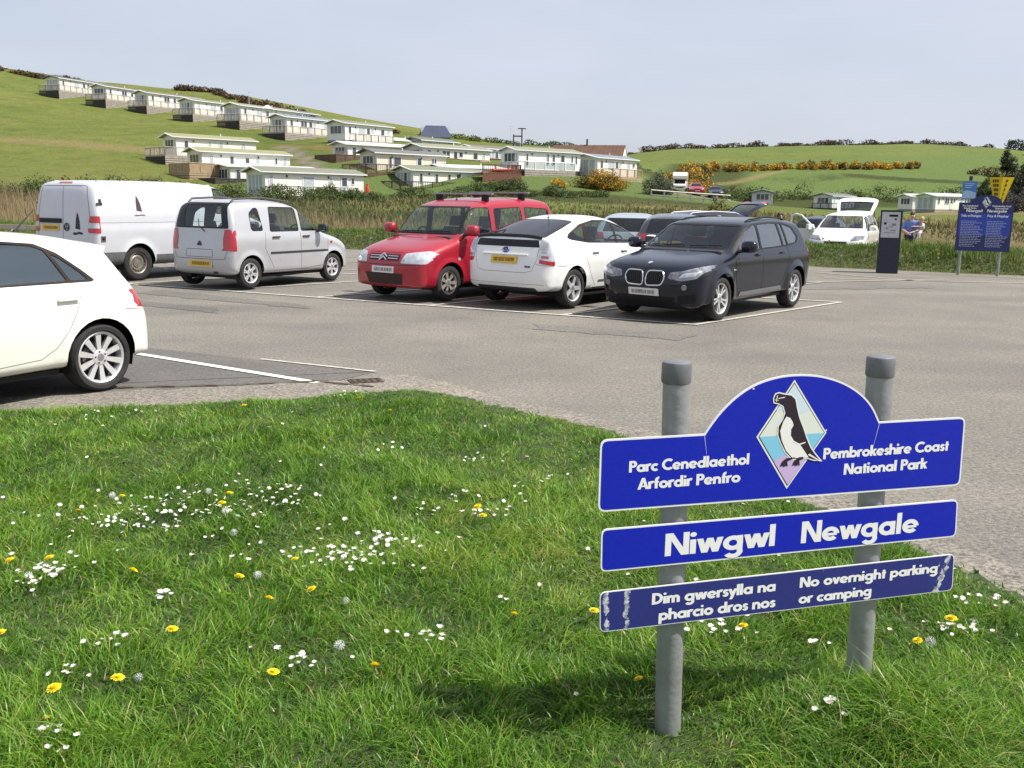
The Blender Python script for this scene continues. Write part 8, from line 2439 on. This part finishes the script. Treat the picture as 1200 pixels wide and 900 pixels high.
DAISY_FAR = [(-1.756, 4.589), (1.679, 4.62), (-0.338, 4.904), (-2.161, 4.417), (-0.502, 4.892), (-0.411, 4.901), (-0.42, 4.904), (-1.519, 4.686), (0.491, 4.909), (-0.504, 4.914), (-1.759, 4.62), (-1.863, 4.589), (-0.433, 4.935), (-0.108, 4.962), (-1.518, 4.731), (-1.893, 4.595), (-1.965, 4.571), (-1.305, 4.809), (-1.715, 4.68), (-1.073, 4.877), (-1.967, 4.59), (-1.327, 4.815), (-1.92, 4.611), (-1.606, 4.732), (-1.851, 4.644), (-1.614, 4.735), (-0.474, 4.981), (-1.069, 4.89), (-1.51, 4.777), (-1.988, 4.6), (-1.365, 4.822), (-1.207, 4.864), (-1.186, 4.871), (-1.915, 4.634), (-1.742, 4.706), (-2.071, 4.576), (-2.047, 4.593), (1.706, 4.733), (-0.479, 5.011), (-1.148, 4.904), (-2.202, 4.535), (-1.429, 4.835), (0.085, 5.042), (-1.747, 4.733), (-1.853, 4.695), (-0.3, 5.042), (-1.09, 4.932), (-1.927, 4.672), (-2.122, 4.587), (-1.742, 4.749), (-1.462, 4.843), (-1.462, 4.844), (-1.753, 4.748), (-0.036, 5.063), (-1.525, 4.832), (-1.882, 4.708), (-1.61, 4.808), (-1.6, 4.814), (-1.642, 4.802), (-1.877, 4.717), (-1.767, 4.764), (0.651, 5.04), (-1.502, 4.855), (-2.071, 4.644), (-1.651, 4.811), (-1.895, 4.723), (-1.999, 4.683), (-1.266, 4.932), (-1.707, 4.798), (-1.416, 4.893), (-1.522, 4.865), (-1.188, 4.959), (-1.433, 4.895), (-1.645, 4.83), (-1.772, 4.785), (-1.546, 4.863), (-1.939, 4.722), (-1.829, 4.766), (-1.783, 4.784), (-1.774, 4.788), (-1.903, 4.741), (-1.855, 4.76), (-1.749, 4.801), (-2.001, 4.705), (-1.695, 4.827), (-1.293, 4.95), (-1.607, 4.858), (-1.122, 4.993), (-2.107, 4.664), (-1.231, 4.968), (-1.168, 4.987), (-2.057, 4.692), (-1.912, 4.755), (-0.645, 5.089), (-1.231, 4.98), (-1.214, 4.985), (-1.68, 4.848), (-1.272, 4.973), (-2.085, 4.691), (-2.304, 4.589), (-1.806, 4.811), (-1.696, 4.851), (-1.744, 4.835), (-1.689, 4.855), (-1.446, 4.933), (-1.99, 4.74), (-1.554, 4.901), (-1.957, 4.756), (-1.427, 4.942), (-1.618, 4.883), (1.153, 5.016), (-1.254, 4.992), (-1.338, 4.973), (-1.422, 4.952), (-1.256, 4.997), (-1.247, 5.0), (-0.518, 5.128), (-0.343, 5.143), (-1.312, 4.987), (-2.139, 4.694), (-1.454, 4.95), (-1.212, 5.017), (-1.526, 4.936), (-1.84, 4.829), (1.217, 5.023), (-2.03, 4.753), (-1.593, 4.917), (-1.815, 4.842), (-2.143, 4.707), (-2.072, 4.739), (-1.749, 4.871), (-1.176, 5.041), (-2.046, 4.756), (-1.853, 4.836), (-1.53, 4.949), (-1.388, 4.992), (-2.105, 4.739), (-2.169, 4.711), (-2.079, 4.752), (-1.508, 4.964), (-1.754, 4.883), (-0.18, 5.186), (-1.946, 4.812), (-2.152, 4.724), (-1.98, 4.801), (-1.579, 4.948), (-1.366, 5.017), (-1.523, 4.972), (-1.856, 4.859), (2.071, 4.774), (-1.198, 5.065), (-1.682, 4.931), (-2.513, 4.565), (0.9, 5.134), (0.058, 5.212), (-1.259, 5.058), (-0.248, 5.208), (-1.618, 4.958), (-1.591, 4.967), (-1.618, 4.961), (-1.329, 5.047), (-0.232, 5.215), (-1.634, 4.961), (-1.07, 5.114), (-2.273, 4.706), (-1.486, 5.011), (-1.323, 5.06), (-2.231, 4.733), (-0.269, 5.229), (-0.562, 5.206), (-2.261, 4.732), (-0.317, 5.235), (-1.093, 5.13), (-1.987, 4.855), (-1.617, 4.995), (-0.335, 5.24), (-2.163, 4.787), (-1.78, 4.943), (-1.91, 4.896), (-1.098, 5.141), (-1.998, 4.863), (-1.108, 5.141), (-1.965, 4.881), (-2.034, 4.859), (-2.002, 4.873), (1.31, 5.105), (-2.091, 4.844), (-1.688, 5.0), (-2.241, 4.78), (-1.395, 5.106), (-1.758, 4.993), (-2.32, 4.759), (-2.117, 4.855), (-1.108, 5.183), (-2.413, 4.721), (-1.334, 5.132), (-1.778, 4.999), (-1.764, 5.004), (-0.922, 5.227), (-2.283, 4.792), (-1.636, 5.052), (-1.64, 5.053), (-1.05, 5.212), (-1.324, 5.15), (-2.379, 4.759), (-1.596, 5.076), (-1.382, 5.146), (-1.83, 5.008), (-1.463, 5.129), (-1.435, 5.141), (0.03, 5.338), (-1.302, 5.177), (-1.207, 5.2), (-1.283, 5.182), (-1.253, 5.19), (0.026, 5.342), (-2.024, 4.946), (-1.811, 5.029), (0.058, 5.348), (-1.841, 5.024), (-2.241, 4.86), (-1.786, 5.046), (-2.534, 4.715), (1.568, 5.121), (-1.828, 5.037), (0.074, 5.358), (-2.114, 4.931), (-1.928, 5.007), (-1.277, 5.213), (-2.078, 4.949), (-1.994, 4.984), (-1.207, 5.249), (-1.491, 5.18), (-1.29, 5.239), (-2.495, 4.787), (-1.927, 5.043), (-1.489, 5.192), (-2.25, 4.911), (-1.622, 5.153), (-1.385, 5.222), (-1.576, 5.169), (-2.08, 4.991), (-1.92, 5.055), (-1.934, 5.052), (-1.835, 5.089), (-1.896, 5.072), (0.051, 5.418), (-1.808, 5.109), (0.759, 5.371), (-1.344, 5.26), (-1.999, 5.05), (-2.151, 4.989), (1.593, 5.2), (-1.548, 5.221), (-1.789, 5.144), (-1.927, 5.094), (-1.519, 5.231), (-1.223, 5.31), (-2.102, 5.029), (-1.767, 5.16), (1.208, 5.321), (-2.429, 4.886), (-1.451, 5.272), (-1.757, 5.179), (-1.968, 5.103), (-2.008, 5.089), (-1.848, 5.155), (-2.344, 4.956), (-2.046, 5.097), (-1.638, 5.245), (-2.703, 4.792), (-1.524, 5.307), (-2.017, 5.141), (0.189, 5.53), (1.565, 5.31), (-2.206, 5.087), (-1.603, 5.312), (-2.144, 5.134), (-1.547, 5.346), (0.224, 5.562), (0.236, 5.575), (1.262, 5.438), (-1.547, 5.373), (-1.823, 5.287), (-0.512, 5.576), (-1.394, 5.432), (0.928, 5.534), (-1.929, 5.286), (-2.5, 5.091), (0.298, 5.668), (0.257, 5.69), (-2.385, 5.259), (-2.823, 5.048), (0.466, 5.768), (0.363, 5.783), (1.896, 5.496), (-1.66, 5.572), (-2.442, 5.335), (-1.192, 5.748), (1.276, 5.753), (1.579, 5.678), (-0.302, 5.934), (1.903, 5.635), (-0.375, 5.938), (-2.618, 5.345), (-0.179, 5.955), (-0.052, 5.964), (-0.32, 5.966), (-0.243, 5.983), (-0.262, 5.983), (0.793, 5.945), (-0.244, 5.993), (-1.468, 5.821), (-0.24, 6.012), (-1.13, 5.915), (-2.535, 5.48), (-0.498, 6.027), (-0.297, 6.049), (-0.275, 6.058), (-0.219, 6.074), (1.087, 6.01), (0.108, 6.149), (-0.863, 6.111), (-0.515, 6.197), (-2.774, 5.62), (-0.902, 6.22), (-1.05, 6.197), (2.605, 5.723), (-0.806, 6.241), (-0.743, 6.257), (1.948, 6.008), (-0.808, 6.281), (2.559, 5.798), (-1.267, 6.223), (-2.678, 5.781), (-0.876, 6.315), (-2.523, 5.86), (1.077, 6.419), (0.513, 6.522), (-0.014, 6.547), (1.856, 6.303), (-3.08, 5.82), (2.181, 6.376), (1.713, 6.539), (-0.811, 6.78), (0.006, 6.842), (0.838, 6.812), (2.458, 6.46), (3.109, 6.193), (-0.196, 6.956), (-1.694, 6.825), (-1.792, 6.801), (1.56, 7.074), (3.175, 6.525), (-2.671, 6.76), (2.322, 6.896), (2.902, 6.744), (3.036, 6.712), (-1.681, 7.178), (-2.991, 6.743), (-1.706, 7.191), (-3.306, 6.677), (-2.838, 7.09), (-2.817, 7.113), (-2.855, 7.105), (-3.063, 7.07), (-2.839, 7.165), (-3.157, 7.04), (-3.012, 7.114), (-3.242, 7.024), (-3.233, 7.054), (-2.974, 7.175), (-3.048, 7.146), (-2.991, 7.174), (-2.796, 7.254), (-2.94, 7.233), (-3.278, 7.09), (-3.286, 7.112), (-3.287, 7.129), (-3.235, 7.168), (-3.226, 7.203), (-1.41, 7.838), (-3.298, 7.256), (-1.366, 7.866), (-1.237, 7.901), (-1.455, 7.885), (-1.511, 7.914), (-1.338, 7.965), (-1.382, 7.962), (-1.281, 8.018), (-1.446, 8.013), (-1.335, 8.067)]
DAND = [(-2.182, 5.091), (-2.287, 4.775), (-1.547, 5.0), (-1.527, 4.826), (-2.054, 3.984), (-2.19, 3.939), (-0.943, 7.066), (-1.231, 7.474), (-2.055, 7.165), (-0.994, 3.652), (-1.177, 3.847), (-1.362, 3.018), (-0.83, 3.071), (-1.918, 3.354), (-1.304, 3.39), (-1.656, 3.894), (-0.996, 4.152), (0.015, 3.543), (-0.473, 3.095), (0.345, 3.611), (0.461, 3.076), (1.537, 3.317), (1.768, 3.528), (-0.169, 4.78), (-0.136, 4.714), (-0.843, 3.805), (-1.498, 2.911), (-1.49, 2.777), (0.929, 3.506)]
CLOCK = [(-0.673, 3.666), (-1.101, 3.935), (-1.678, 5.086), (-2.06, 3.841), (-1.375, 4.459), (-1.28, 3.022), (-1.467, 4.678), (-0.629, 3.25), (-2.209, 5.028), (1.557, 3.27)]
scatter_flowers([daisy_mesh(.0125, t, .075, i).build('daisy') for i, t in enumerate((.05, .35, .6, .2))], DAISY, 'daisy', 'small white daisy with a yellow centre among the verge grass', 'daisy', 'daisies in the verge', .7, 1.25)
scatter_flowers([dandelion_mesh(.021, .085, i).build('dandelion') for i in range(3)], DAND, 'dandelion', 'open yellow dandelion flower in the verge grass', 'dandelion', 'dandelions in the verge', .8, 1.2)
scatter_flowers([clock_mesh(.017, .09, i).build('dandelion_clock') for i in range(2)], CLOCK, 'dandelion_clock', 'grey-white dandelion seed head in the verge grass', 'dandelion clock', 'dandelion seed heads in the verge', .85, 1.2)

def far_daisies():
    rg = random.Random(9); mb = MB()
    for x, y in DAISY_FAR:
        if not bool(in_poly(x, y, VERGE)): continue
        z = float(vz(x, y)) + rg.uniform(.035, .08); r = .0125 * rg.uniform(.6, 1.1)
        mb.M = Matrix.Translation((x, y, z)) @ Matrix.Rotation(rg.uniform(-.5, .5), 4, 'X') @ Matrix.Rotation(rg.uniform(-.5, .5), 4, 'Y')
        n = 12; vs = [(r * (1 if k % 2 else .72) * cos(2 * pi * k / n), r * (1 if k % 2 else .72) * sin(2 * pi * k / n), r * .15) for k in range(n)] + [(0, 0, 0)]
        mb.add(vs, [(k, (k + 1) % n, n) for k in range(n)], M_PETAL)
        mb.add([(r * .3 * cos(a), r * .3 * sin(a), r * .16) for a in np.linspace(0, 2 * pi, 7)[:-1]], [tuple(range(6))], M_DCENT)
        mb.M = Matrix.Identity(4); mb.tube([(x, y, z - .06), (x, y, z)], .001, M_STEM, 3, False)
    props(mb.build('distant_daisies'), kind='stuff')
far_daisies()

def broad_leaves():
    """clover and dandelion leaves lying low among the blades"""
    n = 16000
    y = 1.3 + 7.2 * RNG.random(n) ** 1.3; x = RNG.uniform(-1, 1, n) * (y * .62 + .5)
    k = in_poly(x, y, VERGE) & (vnoise(x, y, 1.3) + .35 * vnoise(x, y, 6) > .62); x, y = x[k], y[k]; n = len(x)
    h = RNG.uniform(.02, .055, n)
    blades('broad_leaves', x, y, vz(x, y) + .012, h, RNG.uniform(.010, .022, n), RNG.uniform(.8, 1.8, n), RNG.uniform(0, 6.3, n), M_BROAD, 3, 1, np.clip(RNG.normal(.5, .22, n), 0, 1))
M_BROAD = blade_mat('broad_leaf', [(0, (.03, .085, .015)), (.5, (.065, .15, .025)), (1, (.13, .22, .045))], None, .3, .5)
broad_leaves()
# ------------------------------------------------------------------ people beyond the bank
def skin_body(name, J, E, m, parent, sub=2):
    """one continuous surface grown over a skeleton: J = {joint: (x, y, z, r)}"""
    me = bpy.data.meshes.new(name)
    ks = list(J)
    me.from_pydata([J[k][:3] for k in ks], [(ks.index(a), ks.index(b)) for a, b in E], [])
    o = bpy.data.objects.new(name, me); link(o, parent)
    bm = bmesh.new(); bm.from_mesh(me)
    lay = bm.verts.layers.skin.verify()
    bm.verts.ensure_lookup_table()
    for i, k in enumerate(ks):
        r = J[k][3]
        bm.verts[i][lay].radius = r if isinstance(r, tuple) else (r, r)
        bm.verts[i][lay].use_root = (i == 0)
    bm.to_mesh(me); bm.free()
    me.materials.append(m)
    md = o.modifiers.new('skin', 'SKIN'); md.use_smooth_shade = True
    sb = o.modifiers.new('smooth', 'SUBSURF'); sb.levels = sub; sb.render_levels = sub
    return o

M_SKIN = mat('skin', (.52, .31, .23), .55)
def ellip(mb, c, r, m, seg=16, cutz=None):
    bm = bmesh.new(); bmesh.ops.create_uvsphere(bm, u_segments=seg, v_segments=seg // 2 + 2, radius=1)
    for v in bm.verts: v.co = Vector((c[0] + v.co.x * r[0], c[1] + v.co.y * r[1], c[2] + v.co.z * r[2]))
    bm.verts.index_update(); mb.add([v.co.copy() for v in bm.verts], [[v.index for v in f.verts] for f in bm.faces], m); bm.free()

def face(root, hx, hy, hz, s_, d, hair, longhair=False, back=False):
    """d = heading of the face in the xy plane"""
    M = Matrix.Translation((hx, hy, hz)) @ Matrix.Rotation(d, 4, 'Z') @ Matrix.Scale(s_, 4)
    mb = MB(); mb.M = M
    for y in (.032, -.032): ellip(mb, (.088, y, .005), (.010, .015, .009), mat('eye', (.05, .04, .035), .3), 8)
    ellip(mb, (.088, 0, -.066), (.008, .026, .007), mat('lips', (.40, .15, .13), .5), 8)
    mb.build('facial_features', root)
    mb = MB(); mb.M = M
    ellip(mb, (-.018, 0, .035), (.095, .082, .105), hair, 18)
    if longhair:
        ellip(mb, (-.075, 0, -.10), (.055, .085, .17), hair, 16); ellip(mb, (-.03, .06, -.08), (.05, .03, .14), hair, 12); ellip(mb, (-.03, -.06, -.08), (.05, .03, .14), hair, 12)
    mb.build('hair', root, True)

def hand(J, E, side, wrist, dirv, palm_side, r=.011):
    """five short finger chains from the wrist"""
    w = Vector(wrist); d = Vector(dirv).normalized(); s_ = Vector(palm_side).normalized()
    p = w + d * .06
    J['palm' + side] = (*p, .030); E.append(('hand' + side, 'palm' + side))
    for k, (off, L) in enumerate(((-.030, .060), (-.010, .072), (.010, .066), (.030, .052))):
        a = p + d * .03 + s_ * off; b = a + d * L * .5; c = b + (d + s_.cross(d) * .6).normalized() * L * .5
        for q, nm in ((a, 'a'), (b, 'b'), (c, 'c')): J['f%d%s%s' % (k, nm, side)] = (*q, r)
        E += [('palm' + side, 'f%da%s' % (k, side)), ('f%da%s' % (k, side), 'f%db%s' % (k, side)), ('f%db%s' % (k, side), 'f%dc%s' % (k, side))]
    t = w + d * .025 - s_ * .045; t2 = t + (d - s_ * .5).normalized() * .04
    J['t1' + side] = (*t, r * 1.1); J['t2' + side] = (*t2, r); E += [('palm' + side, 't1' + side), ('t1' + side, 't2' + side)]

def human(label, loc, rz, H, arms, hair, top, trousers, long_sleeve=True, longhair=False, face_dir=0.0, girl=False):
    """standing figure facing +x, H tall; arms = (elbowL, wristL, elbowR, wristR) relative to a 1.75 m body"""
    root = thing('person', label, 'person', loc, rz, None, H / 1.75)
    sw = .19 if not girl else .165
    J = {'pel': (0, 0, .95, (.125, .15)), 'wai': (0, 0, 1.10, (.105, .13)), 'che': (.01, 0, 1.30, (.115, .155)), 'nec': (0, 0, 1.48, .06), 'hd0': (.015, 0, 1.56, (.075, .068)), 'hd1': (.01, 0, 1.65, (.10, .078)), 'hd2': (.0, 0, 1.715, (.075, .06)), 'nose': (.112, 0, 1.628, .013)}
    E = [('pel', 'wai'), ('wai', 'che'), ('che', 'nec'), ('nec', 'hd0'), ('hd0', 'hd1'), ('hd1', 'hd2'), ('hd1', 'nose')]
    for s_, sg, (el, wr) in (('L', 1, arms[0:2]), ('R', -1, arms[2:4])):
        J['sh' + s_] = (0, sg * sw, 1.42, .062); J['el' + s_] = (*el, .045); J['hand' + s_] = (*wr, .028)
        E += [('che', 'sh' + s_), ('sh' + s_, 'el' + s_), ('el' + s_, 'hand' + s_)]
        dv = Vector(wr) - Vector(el)
        hand(J, E, s_, wr, dv, Vector((0, 0, 1)).cross(dv) if abs(dv.z) < .8 * dv.length else (1, 0, 0))
        J['hip' + s_] = (0, sg * .09, .88, .085); J['kn' + s_] = (.02, sg * .10, .50, .058); J['an' + s_] = (-.01, sg * .105, .085, .040); J['toe' + s_] = (.16, sg * .12, .035, .036); J['heel' + s_] = (-.06, sg * .105, .04, .035)
        J['ear' + s_] = (0, sg * .083, 1.635, .016); E.append(('hd1', 'ear' + s_))
        E += [('pel', 'hip' + s_), ('hip' + s_, 'kn' + s_), ('kn' + s_, 'an' + s_), ('an' + s_, 'toe' + s_), ('an' + s_, 'heel' + s_)]
    skin_body('body', J, E, M_SKIN, root)
    g = .016
    gr = lambda k, e=g: (*J[k][:3], tuple(r + e for r in (J[k][3] if isinstance(J[k][3], tuple) else (J[k][3],) * 2)))
    T = {k: gr(k) for k in ('wai', 'pel', 'che', 'shL', 'shR', 'elL', 'elR')}
    T['col'] = (0, 0, 1.43, (.085, .10))
    TE = [('wai', 'pel'), ('wai', 'che'), ('che', 'col'), ('che', 'shL'), ('che', 'shR'), ('shL', 'elL'), ('shR', 'elR')]
    if long_sleeve:
        for s_ in 'LR':
            e, w_ = Vector(J['el' + s_][:3]), Vector(J['hand' + s_][:3]); c = e.lerp(w_, .85)
            T['cu' + s_] = (*c, .045); TE.append(('el' + s_, 'cu' + s_))
    skin_body('shirt', T, TE, top, root)
    L = {'pel': (0, 0, .93, (.145, .168))}; LE = []
    for s_ in 'LR':
        for k in ('hip', 'kn'): L[k + s_] = gr(k + s_, .018)
        L['cuff' + s_] = (-.008, J['an' + s_][1], .11, .058)
        LE += [('pel', 'hip' + s_), ('hip' + s_, 'kn' + s_), ('kn' + s_, 'cuff' + s_)]
    skin_body('trousers', L, LE, trousers, root)
    mb = MB()
    for s_ in 'LR': ellip(mb, (.05, J['an' + s_][1] + (.01 if s_ == 'L' else -.01), .045), (.15, .055, .055), M_PLASTIC, 12)
    mb.build('shoes', root, True)
    face(root, .01, 0, 1.655, 1.0, face_dir, hair, longhair)
    return root

man = human('man in a blue shirt holding a small child in his arms', (13.75, 33.3, float(tz(13.75, 33.3))), RD(250), 1.74,
            ((.10, .27, 1.16), (.32, .06, 1.10), (.08, -.27, 1.15), (.33, -.10, 1.06)), mat('brown_hair', (.06, .03, .02), .7), mat('blue_shirt', (.13, .20, .50), .8, var=.1, scale=12), mat('dark_jeans', (.02, .025, .045), .9), False)
def child():
    root = thing('person', 'small fair-haired child in pale clothes held in the arms of the man in blue', 'person', (14.02, 33.12, float(tz(13.75, 33.3)) + 1.06), RD(200), None, 1.0)
    J = {'pel': (0, 0, .05, (.085, .095)), 'che': (0, 0, .24, (.082, .10)), 'nec': (0, 0, .33, .04), 'hd0': (.01, 0, .38, .06), 'hd1': (.01, 0, .44, (.082, .075)), 'hd2': (0, 0, .50, (.065, .055)), 'nose': (.092, 0, .425, .010)}
    E = [('pel', 'che'), ('che', 'nec'), ('nec', 'hd0'), ('hd0', 'hd1'), ('hd1', 'hd2'), ('hd1', 'nose')]
    for s_, sg in (('L', 1), ('R', -1)):
        J['sh' + s_] = (0, sg * .11, .29, .036); J['el' + s_] = (.10, sg * .14, .20, .028); J['hand' + s_] = (.20, sg * .07, .22, .018)
        J['kn' + s_] = (.17, sg * .10, .0, .048); J['an' + s_] = (.16, sg * .10, -.20, .030); J['toe' + s_] = (.22, sg * .10, -.23, .026)
        E += [('che', 'sh' + s_), ('sh' + s_, 'el' + s_), ('el' + s_, 'hand' + s_), ('pel', 'kn' + s_), ('kn' + s_, 'an' + s_), ('an' + s_, 'toe' + s_)]
        hand(J, E, s_, J['hand' + s_][:3], (1, 0, 0), (0, 1, 0), .006)
    skin_body('body', J, E, M_SKIN, root)
    T = {k: (*J[k][:3], tuple(r + .012 for r in (J[k][3] if isinstance(J[k][3], tuple) else (J[k][3],) * 2))) for k in ('che', 'pel', 'shL', 'shR', 'elL', 'elR')}
    skin_body('shirt', T, [('che', 'pel'), ('che', 'shL'), ('che', 'shR'), ('shL', 'elL'), ('shR', 'elR')], mat('pale_lilac_shirt', (.55, .56, .66), .85), root)
    L = {'pel': (0, 0, .04, (.10, .11))}; LE = []
    for s_ in 'LR':
        L['kn' + s_] = (*J['kn' + s_][:3], .058); L['an' + s_] = (*J['an' + s_][:3], .04); LE += [('pel', 'kn' + s_), ('kn' + s_, 'an' + s_)]
    skin_body('trousers', L, LE, mat('pale_trousers', (.62, .62, .64), .85), root)
    face(root, .01, 0, .445, .85, 0.0, mat('fair_hair', (.50, .34, .16), .7))
child()
human('dark-haired woman in a pink top standing beyond the parked cars', (9.55, 34.7, float(tz(9.55, 34.7))), RD(20), 1.63,
      ((.02, .22, 1.12), (.10, .22, .88), (.02, -.22, 1.12), (.10, -.22, .88)), mat('dark_brown_hair', (.03, .014, .012), .6), mat('pink_top', (.55, .26, .28), .85), mat('grey_trousers', (.08, .08, .09), .9), False, True, girl=True)
